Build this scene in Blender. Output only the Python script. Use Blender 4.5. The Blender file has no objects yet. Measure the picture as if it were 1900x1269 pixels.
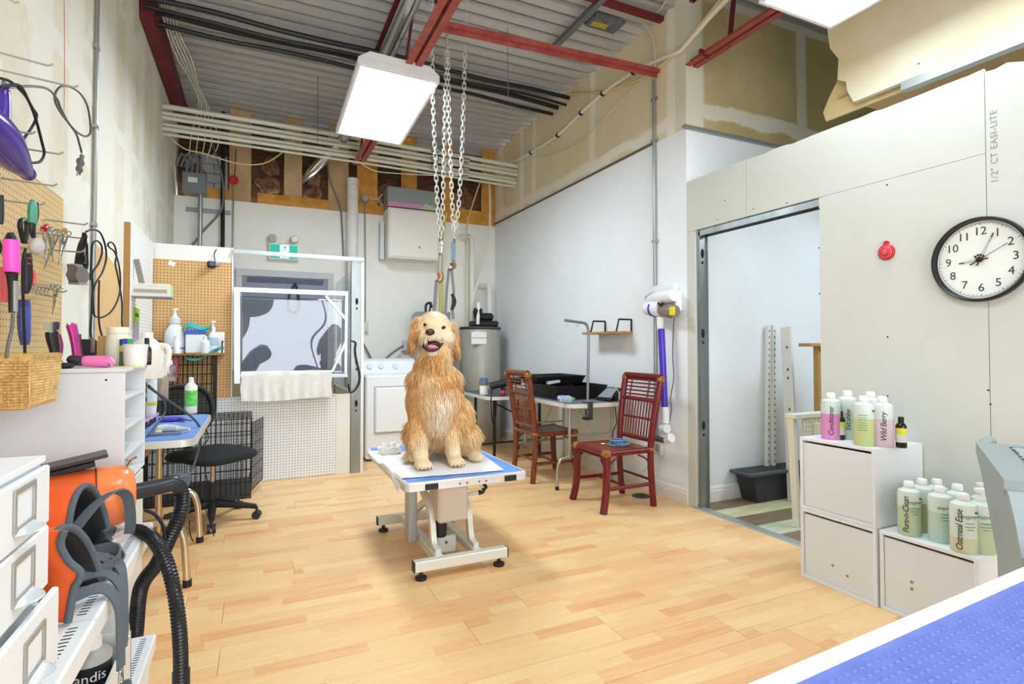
import bpy, math, random
from mathutils import Vector, Matrix, Euler, noise as mnoise
random.seed(7)
R=math.radians
V=Vector
sc=bpy.context.scene
col=sc.collection
# ---------------------------------------------------------------- camera
FPX=1023.0; CAMH=1.22; YAW=R(24.9); PIT=R(1.2); HORIZON=643.0
CX=950.0; CY=HORIZON-FPX*math.tan(PIT)
FW=V((math.sin(YAW)*math.cos(PIT),math.cos(YAW)*math.cos(PIT),math.sin(PIT)))
RT=V((math.cos(YAW),-math.sin(YAW),0)); UP=RT.cross(FW); CAM=V((0,0,CAMH))
cd=bpy.data.cameras.new('camera'); cam=bpy.data.objects.new('camera',cd); col.objects.link(cam)
cam.matrix_world=Matrix(((RT.x,UP.x,-FW.x,0),(RT.y,UP.y,-FW.y,0),(RT.z,UP.z,-FW.z,CAMH),(0,0,0,1)))
cd.sensor_width=36; cd.lens=36*FPX/1900; cd.shift_y=-(634.5-CY)/1900; cd.clip_start=.02
sc.camera=cam
# ---------------------------------------------------------------- world and exposure
w=bpy.data.worlds.new('world'); sc.world=w; w.use_nodes=True
w.node_tree.nodes['Background'].inputs[0].default_value=(.93,.96,1,1)
w.node_tree.nodes['Background'].inputs[1].default_value=5.6
sc.view_settings.view_transform='Standard'; sc.view_settings.look='None'
sc.view_settings.exposure=0.45; sc.view_settings.gamma=1; sc.view_settings.use_curve_mapping=False
LAMP_POWER=17.0
try:
    sc.cycles.max_bounces=8; sc.cycles.diffuse_bounces=5; sc.cycles.glossy_bounces=3; sc.cycles.transparent_max_bounces=12
    sc.cycles.sample_clamp_indirect=8
    sc.cycles.use_denoising=True
except Exception: pass
# ---------------------------------------------------------------- pixel helpers: a point of the photograph on a real plane
def ray(u,v): return FW+RT*((u-CX)/FPX)+UP*((CY-v)/FPX)
def on(u,v,ax,val):
    d=ray(u,v); return CAM+d*((val-CAM[ax])/d[ax])
def fl(u,v,z=0): return on(u,v,2,z)
def oX(u,v,x): return on(u,v,0,x)
def oY(u,v,y): return on(u,v,1,y)
# ---------------------------------------------------------------- materials
def lin(c):
    if isinstance(c,str):
        c=c.lstrip('#'); c=[int(c[i:i+2],16)/255 for i in (0,2,4)]
    return tuple(x/12.92 if x<=.04045 else ((x+.055)/1.055)**2.4 for x in c[:3])
MATS={}
class NT:
    def __init__(s,m):
        s.t=m.node_tree; s.n=s.t.nodes; s.l=s.t.links; s.b=s.n['Principled BSDF']
    def new(s,ty,**k):
        n=s.n.new(ty)
        for a,b in k.items(): setattr(n,a,b)
        return n
    def link(s,a,b): s.l.new(a,b)
    def inp(s,sock,v):
        if hasattr(v,'is_output') or isinstance(v,bpy.types.NodeSocket): s.l.new(v,sock)
        else: sock.default_value=v
    def math(s,op,a,b=None,c=None,clamp=False):
        n=s.new('ShaderNodeMath',operation=op,use_clamp=clamp)
        s.inp(n.inputs[0],a)
        if b is not None: s.inp(n.inputs[1],b)
        if c is not None: s.inp(n.inputs[2],c)
        return n.outputs[0]
    def mix(s,f,a,b):
        n=s.new('ShaderNodeMix',data_type='RGBA')
        s.inp(n.inputs[0],f)
        for i,x in ((6,a),(7,b)):
            if isinstance(x,bpy.types.NodeSocket): s.l.new(x,n.inputs[i])
            else: n.inputs[i].default_value=(*lin(x),1)
        return n.outputs[2]
    def coord(s,kind='Object'):
        return s.new('ShaderNodeTexCoord').outputs[kind]
    def sep(s,vec):
        n=s.new('ShaderNodeSeparateXYZ'); s.l.new(vec,n.inputs[0]); return n.outputs
    def noise(s,vec,scale,detail=3,rough=.55):
        n=s.new('ShaderNodeTexNoise'); n.inputs['Scale'].default_value=scale; n.inputs['Detail'].default_value=detail; n.inputs['Roughness'].default_value=rough
        s.l.new(vec,n.inputs['Vector']); return n.outputs[0]
    def mapping(s,vec,scale=(1,1,1),loc=(0,0,0),rot=(0,0,0)):
        n=s.new('ShaderNodeMapping'); n.inputs['Scale'].default_value=scale; n.inputs['Location'].default_value=loc; n.inputs['Rotation'].default_value=rot
        s.l.new(vec,n.inputs['Vector']); return n.outputs[0]
    def smooth(s,x,a,b):
        n=s.new('ShaderNodeMapRange',interpolation_type='SMOOTHSTEP'); s.inp(n.inputs[0],x); n.inputs[1].default_value=a; n.inputs[2].default_value=b; return n.outputs[0]
    def bump(s,h,strength=.3,dist=.01):
        n=s.new('ShaderNodeBump'); n.inputs['Strength'].default_value=strength; n.inputs['Distance'].default_value=dist; s.l.new(h,n.inputs['Height']); s.l.new(n.outputs[0],s.b.inputs['Normal'])
    def base(s,c): s.l.new(c,s.b.inputs['Base Color'])
def M(name,c='#ffffff',rough=.5,metal=0,var=0,vs=8,bump=0,bs=60,spec=.5,trans=0,alpha=1,sss=0,emit=0,ior=1.45,stretch=(1,1,1),c2=None):
    if name in MATS: return MATS[name]
    m=bpy.data.materials.new(name); m.use_nodes=True; MATS[name]=m
    t=NT(m); b=t.b
    b.inputs['Base Color'].default_value=(*lin(c),1); b.inputs['Roughness'].default_value=rough; b.inputs['Metallic'].default_value=metal
    b.inputs['Specular IOR Level'].default_value=spec; b.inputs['IOR'].default_value=ior
    b.inputs['Transmission Weight'].default_value=trans; b.inputs['Alpha'].default_value=alpha
    if sss: b.inputs['Subsurface Weight'].default_value=sss; b.inputs['Subsurface Radius'].default_value=(.02,.02,.02)
    if emit: b.inputs['Emission Color'].default_value=(*lin(c),1); b.inputs['Emission Strength'].default_value=emit
    if var or c2:
        co=t.mapping(t.coord(),stretch); n=t.noise(co,vs)
        lo=c2 if c2 else tuple(max(0,x-var) for x in hexrgb(c)); hi=c if c2 else tuple(min(1,x+var) for x in hexrgb(c))
        t.base(t.mix(t.smooth(n,.3,.7),lo,hi))
    if bump: t.bump(t.noise(t.mapping(t.coord(),stretch),bs),bump,.004)
    return m
def hexrgb(c):
    if isinstance(c,str):
        c=c.lstrip('#'); return [int(c[i:i+2],16)/255 for i in (0,2,4)]
    return list(c)
# ---------------------------------------------------------------- geometry
class G:
    def __init__(s): s.v=[]; s.f=[]
    def add(s,vs,fs):
        o=len(s.v); s.v+= [V(p) for p in vs]; s.f+=[tuple(i+o for i in f) for f in fs]; return s
    def box(s,x0,x1,y0,y1,z0,z1,c=0): return s.obox(((x0+x1)/2,(y0+y1)/2,(z0+z1)/2),(abs(x1-x0),abs(y1-y0),abs(z1-z0)),None,c)
    def obox(s,ce,si,rot=None,c=0):
        hx,hy,hz=[a/2 for a in si]; vs=[]; fs=[]
        if c<=0:
            vs=[(sx*hx,sy*hy,sz*hz) for sx in (-1,1) for sy in (-1,1) for sz in (-1,1)]
            fs=[(0,1,3,2),(4,6,7,5),(0,4,5,1),(2,3,7,6),(0,2,6,4),(1,5,7,3)]
        else:
            c=min(c,hx*.98,hy*.98,hz*.98); idx={}
            for sx in (-1,1):
                for sy in (-1,1):
                    for sz in (-1,1):
                        for a in range(3):
                            p=[sx*hx,sy*hy,sz*hz]
                            for k in range(3):
                                if k!=a: p[k]-=(sx,sy,sz)[k]*c
                            idx[(sx,sy,sz,a)]=len(vs); vs.append(p)
            I=idx
            for a in range(3):
                b,d=(a+1)%3,(a+2)%3
                for sg in (-1,1):
                    q=[]
                    for sb,sd in ((-1,-1),(1,-1),(1,1),(-1,1)):
                        k=[0,0,0]; k[a]=sg;k[b]=sb;k[d]=sd; q.append(I[(k[0],k[1],k[2],a)])
                    fs.append(tuple(q if sg>0 else q[::-1]))
                for sb in (-1,1):
                    for sd in (-1,1):
                        k0=[0,0,0];k1=[0,0,0]; k0[a]=-1;k1[a]=1
                        for k in (k0,k1): k[b]=sb;k[d]=sd
                        fs.append((I[(*k0,b)],I[(*k1,b)],I[(*k1,d)],I[(*k0,d)]) if sb*sd>0 else (I[(*k0,d)],I[(*k1,d)],I[(*k1,b)],I[(*k0,b)]))
            for sx in (-1,1):
                for sy in (-1,1):
                    for sz in (-1,1):
                        t=[I[(sx,sy,sz,a)] for a in range(3)]; fs.append(tuple(t if sx*sy*sz>0 else t[::-1]))
        m=rot.to_matrix() if isinstance(rot,Euler) else rot
        ce=V(ce)
        return s.add([ce+(m@V(p) if m else V(p)) for p in vs],fs)
    def bar(s,p0,p1,wd,ht,up=(0,0,1),c=0):
        p0=V(p0);p1=V(p1); z=(p1-p0); L=z.length; z=z.normalized(); x=V(up).cross(z)
        if x.length<1e-5: x=V((1,0,0))
        x.normalize(); y=z.cross(x); m=Matrix((x,y,z)).transposed()
        return s.obox((p0+p1)/2,(wd,ht,L),m,c)
    def cyl(s,p0,p1,r0,r1=None,n=14,cap=True):
        return s.tube([p0,p1],r0,n,rs=[r0,r0 if r1 is None else r1],cap=cap)
    def tube(s,pts,r,n=8,closed=False,rs=None,cap=True,flat=None):
        P=[V(p) for p in pts]; k=len(P); T=[]
        for i in range(k):
            a=P[(i-1)%k] if (closed or i>0) else P[i]; b=P[(i+1)%k] if (closed or i<k-1) else P[i]
            d=b-a; T.append(d.normalized() if d.length>1e-9 else V((0,0,1)))
        up=V((0,0,1)) if abs(T[0].z)<.9 else V((1,0,0))
        x=up.cross(T[0]).normalized(); vs=[]; fs=[]
        for i in range(k):
            x=(x-T[i]*x.dot(T[i]));
            if x.length<1e-6: x=T[i].orthogonal()
            x.normalize(); y=T[i].cross(x); rr=rs[i] if rs else r
            for j in range(n):
                a=2*math.pi*j/n
                vs.append(P[i]+x*(math.cos(a)*rr)+y*(math.sin(a)*rr*(flat or 1)))
        for i in range(k if closed else k-1):
            o=i*n; q=((i+1)%k)*n
            for j in range(n): fs.append((o+j,o+(j+1)%n,q+(j+1)%n,q+j))
        if cap and not closed:
            fs.append(tuple(range(n))[::-1]); fs.append(tuple((k-1)*n+j for j in range(n)))
        return s.add(vs,fs)
    def ribbon(s,pts,wd,th,side):   # flat strap: side = width direction (vector or list)
        P=[V(p) for p in pts]; k=len(P); vs=[];fs=[]
        for i in range(k):
            t=(P[min(i+1,k-1)]-P[max(i-1,0)]).normalized(); sd=V(side[i] if isinstance(side,list) else side); sd=(sd-t*sd.dot(t)).normalized(); nn=t.cross(sd)
            for a,b in ((-1,-1),(1,-1),(1,1),(-1,1)): vs.append(P[i]+sd*(a*wd/2)+nn*(b*th/2))
        for i in range(k-1):
            for j in range(4): fs.append((i*4+j,i*4+(j+1)%4,(i+1)*4+(j+1)%4,(i+1)*4+j))
        fs.append((3,2,1,0)); fs.append(tuple((k-1)*4+j for j in range(4)))
        return s.add(vs,fs)
    def lathe(s,prof,o=(0,0,0),n=20,rot=None,sx=1,sy=1):
        o=V(o); vs=[]; fs=[]; m=rot.to_matrix() if isinstance(rot,Euler) else rot
        for r,z in prof:
            for j in range(n):
                a=2*math.pi*j/n; p=V((math.cos(a)*r*sx,math.sin(a)*r*sy,z)); vs.append(o+(m@p if m else p))
        k=len(prof)
        for i in range(k-1):
            for j in range(n): fs.append((i*n+j,i*n+(j+1)%n,(i+1)*n+(j+1)%n,(i+1)*n+j))
        fs.append(tuple(range(n))[::-1]); fs.append(tuple((k-1)*n+j for j in range(n)))
        return s.add(vs,fs)
    def prism(s,poly,ax,lo,hi):
        def mk(a,b,h): return {'x':(h,a,b),'y':(a,h,b),'z':(a,b,h)}[ax]
        k=len(poly); vs=[mk(a,b,lo) for a,b in poly]+[mk(a,b,hi) for a,b in poly]
        fs=[tuple(range(k))[::-1],tuple(range(k,2*k))]+[(i,(i+1)%k,k+(i+1)%k,k+i) for i in range(k)]
        return s.add(vs,fs)
    def ell(s,ce,ra,rot=None,n=14,m=9):
        ce=V(ce); mt=rot.to_matrix() if isinstance(rot,Euler) else rot
        if isinstance(ra,(int,float)): ra=(ra,)*3
        vs=[];fs=[]
        for i in range(m+1):
            t=math.pi*i/m
            for j in range(n):
                a=2*math.pi*j/n; p=V((math.sin(t)*math.cos(a)*ra[0],math.sin(t)*math.sin(a)*ra[1],math.cos(t)*ra[2])); vs.append(ce+(mt@p if mt else p))
        for i in range(m):
            for j in range(n): fs.append((i*n+j,(i+1)*n+j,(i+1)*n+(j+1)%n,i*n+(j+1)%n))
        return s.add(vs,fs)
    def sheet(s,fn,nu,nv,th):   # closed sheet of thickness th, fn(u,v)->point, u,v in 0..1
        P=[[V(fn(i/nu,j/nv)) for j in range(nv+1)] for i in range(nu+1)]; vs=[]; 
        for sg in (.5,-.5):
            for i in range(nu+1):
                for j in range(nv+1):
                    a=P[min(i+1,nu)][j]-P[max(i-1,0)][j]; b=P[i][min(j+1,nv)]-P[i][max(j-1,0)]
                    nn=a.cross(b); nn=nn.normalized() if nn.length>1e-12 else V((0,0,1)); vs.append(P[i][j]+nn*th*sg)
        W=nv+1; K=(nu+1)*W; fs=[]
        for i in range(nu):
            for j in range(nv):
                a,b,c,d=i*W+j,(i+1)*W+j,(i+1)*W+j+1,i*W+j+1
                fs.append((a,b,c,d)); fs.append((K+d,K+c,K+b,K+a))
        for i in range(nu):
            for j in (0,nv):
                a,b=i*W+j,(i+1)*W+j; fs.append((a,K+a,K+b,b) if j==0 else (b,K+b,K+a,a))
        for j in range(nv):
            for i in (0,nu):
                a,b=i*W+j,i*W+j+1; fs.append((b,K+b,K+a,a) if i==0 else (a,K+a,K+b,b))
        return s.add(vs,fs)
    def xf(s,m):
        s.v=[m@p for p in s.v]; return s
    def merge(s,o): return s.add(o.v,o.f)
    def mesh(s,name,mat,smooth=.7,off=None):
        me=bpy.data.meshes.new(name)
        me.from_pydata([tuple(p-off) if off is not None else tuple(p) for p in s.v],[],s.f); me.validate()
        if mat: me.materials.append(mat)
        if smooth:
            me.polygons.foreach_set('use_smooth',[True]*len(me.polygons))
            try: me.set_sharp_from_angle(angle=smooth)
            except Exception: pass
        me.update(); return me
    def build(s,name,mat,parent=None,smooth=.7,local=False,label=None,kind=None):
        off=OFF.get(parent.name) if (parent is not None and not local) else None
        o=bpy.data.objects.new(name,s.mesh(name,mat,smooth,off)); col.objects.link(o)
        if parent is not None:
            o.parent=parent; OFF[o.name]=OFF.get(parent.name,V((0,0,0)))
        else: OFF[o.name]=V((0,0,0))
        if label: o['label']=label
        if kind: o['kind']=kind
        return o
OFF={}
def tag(o,label,cat,group=None,kind=None):
    o['label']=label
    if cat: o['category']=cat
    if group: o['group']=group
    if kind: o['kind']=kind
    return o
def thing(name,label,cat,loc=(0,0,0),rz=0,group=None):
    o=bpy.data.objects.new(name,None); col.objects.link(o); o.location=loc; o.rotation_euler=(0,0,rz); o.empty_display_size=.05
    OFF[o.name]=V(loc); tag(o,label,cat,group); return o
def one(name,g,mat,label,cat,group=None,smooth=.7):     # a thing that is one mesh
    return tag(g.build(name,mat,None,smooth),label,cat,group)
def struct(name,g,mat,parent=None,label=None,smooth=0):
    o=g.build(name,mat,parent,smooth)
    if parent is None: o['kind']='structure'
    if label: o['label']=label
    return o
def copytree(o,parent=None):
    c=o.copy(); col.objects.link(c); c.parent=parent
    OFF[c.name]=OFF.get(o.name,V((0,0,0)))
    for ch in o.children: copytree(ch,c)
    return c
def cr(pts,n=6,closed=False):   # catmull-rom through points
    P=[V(p) for p in pts]; k=len(P); out=[]
    for i in range(k if closed else k-1):
        if closed: a,b,c,d=P[i-1],P[i],P[(i+1)%k],P[(i+2)%k]
        else: a,b,c,d=P[max(i-1,0)],P[i],P[i+1],P[min(i+2,k-1)]
        for j in range(n):
            t=j/n; out.append(.5*((2*b)+(c-a)*t+(2*a-5*b+4*c-d)*t*t+(3*b-a-3*c+d)*t**3))
    if not closed: out.append(P[-1])
    return out
def arc(c,r,a0,a1,n,plane='xz'):
    o=[]
    for i in range(n+1):
        a=R(a0+(a1-a0)*i/n); p=[0,0,0]; p['xyz'.index(plane[0])]=r*math.cos(a); p['xyz'.index(plane[1])]=r*math.sin(a); o.append(V(c)+V(p))
    return o
def text_g(s,size,extr=.0006,shear=0,spacing=1.0):
    cu=bpy.data.curves.new('lettering','FONT'); cu.body=s; cu.size=size; cu.extrude=extr; cu.align_x='CENTER'; cu.align_y='CENTER'; cu.shear=shear; cu.space_character=spacing; cu.resolution_u=3
    ob=bpy.data.objects.new('lettering',cu); col.objects.link(ob)
    dg=bpy.context.evaluated_depsgraph_get(); me=bpy.data.meshes.new_from_object(ob.evaluated_get(dg))
    g=G(); g.add([v.co.copy() for v in me.vertices],[tuple(p.vertices) for p in me.polygons])
    bpy.data.objects.remove(ob); bpy.data.curves.remove(cu); bpy.data.meshes.remove(me)
    return g
def basis(o,x,y):     # matrix taking local x,y,z to world directions
    x=V(x).normalized(); y=V(y).normalized(); z=x.cross(y); m=Matrix((x,y,z)).transposed().to_4x4(); m.translation=V(o); return m
# ================================================================ surface materials
def drywall_mat(name,paper,mud,axis,bands,hbands=(),patch=.0,seed=0,paper2=None):
    m=bpy.data.materials.new(name); m.use_nodes=True; t=NT(m); co=t.coord()
    X=t.sep(co); a=X['XYZ'.index(axis)]; z=X[2]
    n1=t.noise(t.mapping(co,loc=(seed,seed,0)),3.0,4,.6); n2=t.noise(t.mapping(co,(1,1,.25),loc=(seed*2,3,1)),5.0,4,.65)
    wob=t.math('MULTIPLY',t.math('SUBTRACT',n2,.5),.12)
    wobh=t.math('MULTIPLY',t.math('SUBTRACT',n1,.5),.16)
    mask=None
    for src,wb,bl in ((a,wob,bands),(z,wobh,hbands)):
        for pos,hw in bl:
            d=t.math('ABSOLUTE',t.math('ADD',t.math('SUBTRACT',src,pos),wb))
            k=t.math('SUBTRACT',1.0,t.smooth(d,hw*.8,hw*1.25))
            mask=k if mask is None else t.math('MAXIMUM',mask,k)
    n3=t.noise(t.mapping(co,loc=(seed+5,1,2)),1.7,5,.7)
    pk=t.smooth(n3,.72-patch,.80-patch)
    mask=pk if mask is None else t.math('MAXIMUM',mask,pk)
    fine=t.noise(co,40,3)
    base=t.mix(t.smooth(n1,.25,.75),paper2 or tuple(x*.96 for x in hexrgb(paper)),paper)
    t.base(t.mix(t.math('MULTIPLY',mask,t.math('ADD',.75,t.math('MULTIPLY',fine,.3)),clamp=True),base,mud))
    t.b.inputs['Roughness'].default_value=.85; t.b.inputs['Specular IOR Level'].default_value=.2
    t.bump(fine,.08,.002); return m
def peg_mat(name,c,hole,ax,pitch=.0254,r=.0034,var=.03):
    m=bpy.data.materials.new(name); m.use_nodes=True; t=NT(m); co=t.coord(); X=t.sep(co)
    def cell(s): return t.math('SUBTRACT',t.math('FRACT',t.math('ADD',t.math('DIVIDE',s,pitch),100.0)),.5)
    p,q=cell(X['XYZ'.index(ax[0])]),cell(X['XYZ'.index(ax[1])])
    d=t.math('SQRT',t.math('ADD',t.math('MULTIPLY',p,p),t.math('MULTIPLY',q,q)))
    k=t.math('SUBTRACT',1.0,t.smooth(d,r/pitch*.8,r/pitch*1.15))
    n=t.noise(co,6,3); cc=hexrgb(c)
    t.base(t.mix(k,t.mix(n,tuple(max(0,x-var) for x in cc),tuple(min(1,x+var) for x in cc)),hole))
    t.b.inputs['Roughness'].default_value=.6
    t.bump(t.math('SUBTRACT',1.0,k),.5,.003); return m
def laminate_mat(name):
    m=bpy.data.materials.new(name); m.use_nodes=True; t=NT(m); co=t.coord()
    oi=t.new('ShaderNodeObjectInfo'); rnd=oi.outputs['Random']
    off=t.new('ShaderNodeCombineXYZ'); t.link(t.math('MULTIPLY',rnd,13.7),off.inputs[0]); t.link(t.math('MULTIPLY',rnd,5.1),off.inputs[2])
    ad=t.new('ShaderNodeVectorMath',operation='ADD'); t.link(co,ad.inputs[0]); t.link(off.outputs[0],ad.inputs[1]); v=ad.outputs[0]
    X=t.sep(v); Y=t.sep(co)[1]
    strip=t.math('FLOOR',t.math('DIVIDE',Y,.0717))
    sh=t.math('FRACT',t.math('MULTIPLY',t.math('SINE',t.math('ADD',t.math('MULTIPLY',strip,12.99),t.math('MULTIPLY',rnd,40.0))),437.58))
    xx=t.math('ADD',t.math('DIVIDE',X[0],.42),t.math('MULTIPLY',sh,3.0))
    blk=t.math('FLOOR',xx)
    h=t.math('FRACT',t.math('MULTIPLY',t.math('SINE',t.math('ADD',t.math('ADD',t.math('MULTIPLY',blk,78.23),t.math('MULTIPLY',strip,37.7)),t.math('MULTIPLY',rnd,91.0))),4375.8))
    cv=t.new('ShaderNodeCombineXYZ'); t.link(t.math('MULTIPLY',X[0],1.0),cv.inputs[0]); t.link(t.math('MULTIPLY',Y,1.0),cv.inputs[1]); t.link(t.math('MULTIPLY',h,20.0),cv.inputs[2])
    g1=t.noise(t.mapping(cv.outputs[0],(2.5,26,1)),1.6,5,.65); g2=t.noise(t.mapping(cv.outputs[0],(3,95,1)),2.0,4,.6)
    ramp=t.new('ShaderNodeValToRGB'); e=ramp.color_ramp.elements
    e[0].position=0; e[0].color=(*lin('#dfa066'),1); e[1].position=1; e[1].color=(*lin('#f3cf98'),1)
    for p,c in ((.3,'#ebb982'),(.6,'#efc58c')):
        x=e.new(p); x.color=(*lin(c),1)
    t.link(t.math('ADD',t.math('MULTIPLY',h,.75),t.math('MULTIPLY',t.math('SUBTRACT',g1,.35),.9),clamp=True),ramp.inputs[0])
    k=t.math('MULTIPLY',t.smooth(g2,.52,.72),.35)
    t.base(t.mix(k,ramp.outputs[0],'#cf9560'))
    t.b.inputs['Roughness'].default_value=.33; t.b.inputs['Specular IOR Level'].default_value=.4
    return m
MAT_WHITE=M('white_paint_wall','#f0f1ee',.75,var=.008,vs=2,spec=.25,bump=.05,bs=90)
MAT_COOL=M('cool_white_paint','#e9eef0',.7,var=.008,vs=2,spec=.25)
MAT_TRIM=M('white_trim','#ebe9e1',.45)
# ================================================================ floor
floor=struct('floor',G().box(-.96,3.08,-1.9,7.2,-.12,-.012),M('subfloor','#5a4030',.9))
LAM=laminate_mat('laminate_wood')
row=0; PW=.2145; y=1.695-PW*8
rr=random.Random(3)
while y<7.1:
    y1=min(y+PW,7.1)
    x=-.84-rr.uniform(.1,1.1)
    k=round((y-1.695)/PW)
    if k==0: x=1.88-1.29*3
    if k==2: x=2.137-1.29*3
    while x<3.03:
        a,b=max(x,-.84),min(x+1.29,3.03)
        if b-a>.03:
            g=G().box(0,b-a-.0016,0,y1-y-.0016,-.012,0)
            o=g.build('plank',LAM,floor,0,local=True); o.location=(a+.0008,y+.0008,0)
        x+=1.29
    y+=PW; row+=1
# second room floor
floor2=struct('floor_side_room',G().box(3.08,6.1,-1.9,3.34,-.12,-.014),M('subfloor2','#6b6250',.9))
for i in range(12):
    y1=3.3-.19*i; cn=i%2
    nm=('#8d7a62','#dcd7ae')[cn] if i%4!=3 else '#cfd6bd'
    for x0,x1 in ((3.09,4.3),(4.3,6.0)):
        g=G().box(x0,x1-.002,y1-.188,y1,-.014,0.0)
        g.build('vinyl_plank',M('vinyl_'+nm,nm,.5,c2=tuple(max(0,c-.10) for c in hexrgb(nm)),vs=3,stretch=(1.2,16,1)),floor2,0)
thr=struct('trim_1',G().prism([(3.01,0),(3.10,0),(3.09,.006),(3.02,.006)],'y',2.16,3.24),M('alu_strip','#b9bdb8',.4,.6)); thr['label']='grey metal floor strip across the doorway'
# ================================================================ walls
mud='#efeee6'
WL=drywall_mat('left_wall_mud','#dbd2b8','#ebe8da','Y',[(2.35,.16),(2.95,.13),(3.45,.12),(4.05,.22),(4.7,.12),(5.2,.1),(5.8,.14),(6.5,.1)],[(2.62,.05),(1.3,.2)],patch=.22,seed=2,paper2='#e6e0cf')
wl=struct('wall_left',G().box(-.98,-.84,-1.9,7.4,0,4.10),WL)
wb=struct('wall_back',G().box(-.84,3.03,7.10,7.30,0,2.905),M('back_wall_paint','#f0efe6',.75,var=.01,vs=2,spec=.25))
# open cavity above the back wall: backing, insulation and stud boards
bk=G().box(-.98,3.2,7.42,7.5,2.85,4.10).build('cavity_back',M('dark_brown_batts','#4a3222',.95,c2='#6e5138',vs=7,bump=.6,bs=20,stretch=(1,1,5)),wb,0)
blk=M('cinder_block','#b4b8bc',.9,bump=.3,bs=80)
for i in range(5):
    z=2.93+.11*i
    for x0,x1 in (((-.62,-.47),(-.465,-.33)) if i%2 else ((-.62,-.38),(-.375,-.33))):
        G().box(x0,x1,7.34,7.42,z,z+.105,.004).build('block',blk,wb,0)
tan=M('tan_board','#c6a67c',.8,var=.03,vs=5); org=M('orange_board','#cf9440',.75,var=.06,vs=7)
for x0,x1,mt in ((-.30,-.07,tan),(.29,.49,tan),(.80,1.04,tan),(1.15,1.40,org),(1.72,1.92,org),(2.3,2.42,org),(2.86,3.03,org)):
    G().box(x0,x1,7.13,7.19,2.9,3.99,.003).build('stud_board',mt,wb,0)
for x0,x1,z0,z1 in ((-.74,-.30,2.90,3.03),(.0,.80,2.90,3.03),(1.06,1.55,2.90,3.03),(2.1,3.02,2.90,3.10)):
    G().box(x0,x1,7.105,7.13,z0,z1,.002).build('plate_board',org,wb,0)
# loose insulation tufts in the cavity
def blob(c,r,seed):
    g=G(); g.ell(c,r,None,12,8)
    g.v=[p+(p-V(c))*(mnoise.noise(p*9+V((seed,0,0)))*.55) for p in g.v]; return g
ins=M('pink_brown_insulation','#8f6a52',1,c2='#5e4230',vs=22,bump=.8,bs=40)
for i,(x,z,rx,rz) in enumerate(((-.74,3.12,.1,.13),(-.70,3.36,.11,.14),(-.62,3.2,.08,.12),(.62,3.14,.12,.09),(.63,3.36,.1,.14),(.12,3.2,.14,.12),(.13,3.42,.13,.12),(1.55,3.25,.14,.16),(2.1,3.2,.12,.12),(2.62,3.3,.16,.18))):
    blob((x,7.33,z),(rx,.08,rz),i*3.1).build('insulation_tuft',ins,wb)
# far right wall (white sheet below, raw taped board above, ragged top)
wr=struct('wall_right',G().box(3.03,3.17,3.3,7.4,0,2.93),MAT_COOL)
def ragged(y0,y1,z0,z,amp,step,seed):
    q=random.Random(seed); p=[(y0,z0)]; top=[]; yy=y0
    p=[(y0,z0),(y1,z0)]; yy=y1; f=0
    while yy>y0:
        p.append((yy,z-(amp if f%2 else 0)*q.uniform(.5,1.2)-q.uniform(0,.012))); yy-=step*q.uniform(.25,.75); f+=1
    p.append((y0,z)); return p
WRU=drywall_mat('right_upper_raw','#e6dabb','#f0ecdf','Y',[(3.42,.1),(4.62,.045),(5.9,.05),(6.25,.05),(6.9,.08)],[(3.03,.05)],patch=.03,seed=4,paper2='#dfd2b0')
up=struct('wall_right_upper',G().prism(ragged(3.315,7.4,2.93,3.985,.035,.12,5),'x',3.035,3.17),WRU)
struct('trim_2',G().box(3.018,3.035,3.68,7.1,2.925,2.945),M('dark_bead','#6d6a62',.5,.3))['label']='thin dark bead along the top of the white wall sheet'
# wall of the side room that faces us
WF=drywall_mat('side_room_raw','#c3b287','#e0ddcc','X',[(3.1,.1),(4.35,.06)],[(3.10,.06)],patch=.01,seed=9,paper2='#b8a678')
struct('wall_far_upper',G().box(3.03,6.1,3.30,3.42,2.93,4.10),WF)
struct('wall_far',G().box(3.17,6.1,3.30,3.42,0,2.93),MAT_COOL)
struct('trim_3',G().box(2.99,4.2,3.27,3.30,2.915,2.94),M('zinc_angle','#9fa19c',.4,.5))['label']='grey metal angle strip on the far wall'
struct('wall_side_room',G().box(6.0,6.1,-1.9,3.42,0,4.10),MAT_WHITE)
# partition with the doorway: raw board sheets hung on a core
BOARD=drywall_mat('grey_board','#cfd0c7','#d4d4cb','Y',[],[],patch=-.1,seed=1,paper2='#cbccc2')
core=struct('wall_partition',G().box(3.045,3.125,-1.9,2.20,0,2.47).box(3.045,3.125,2.20,3.21,2.11,2.47),M('stud_core','#8f8f88',.7))
def sheet_board(y0,y1,z0,z1,jag=0,seed=0):
    if jag:
        q=random.Random(seed); p=[(y0,z0),(y1,z0)]; yy=y1
        while yy>y0+.02:
            p.append((yy,z1-q.uniform(0,jag))); yy-=q.uniform(.03,.12)
        p.append((y0,z1)); g=G().prism(p,'x',3.03,3.045)
    else: g=G().box(3.03,3.045,y0,y1,z0,z1)
    return g.build('drywall_sheet',BOARD,core,0)
sheet_board(2.7265,3.30,2.108,2.50); sheet_board(1.365,2.7235,2.108,2.50,.012,3); sheet_board(1.365,2.19,0,2.106); sheet_board(-1.9,1.362,0,2.49,.03,4); sheet_board(3.215,3.30,0,2.106)
G().box(3.125,3.14,-1.9,2.2,0,2.5).box(3.125,3.14,2.2,3.21,2.11,2.5).build('drywall_backing',BOARD,core,0)
scr=M('screw_head','#4a4844',.5,.6)
sg=[(1705,118,),(1646,343),(1647,625),(1834,724),(1838,750),(1520,388),(1520,460),(1521,545),(1522,650),(1398,388),(1460,377),(1330,408),(1345,372),(1647,735),(1845,520),(1847,408)]
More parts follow.
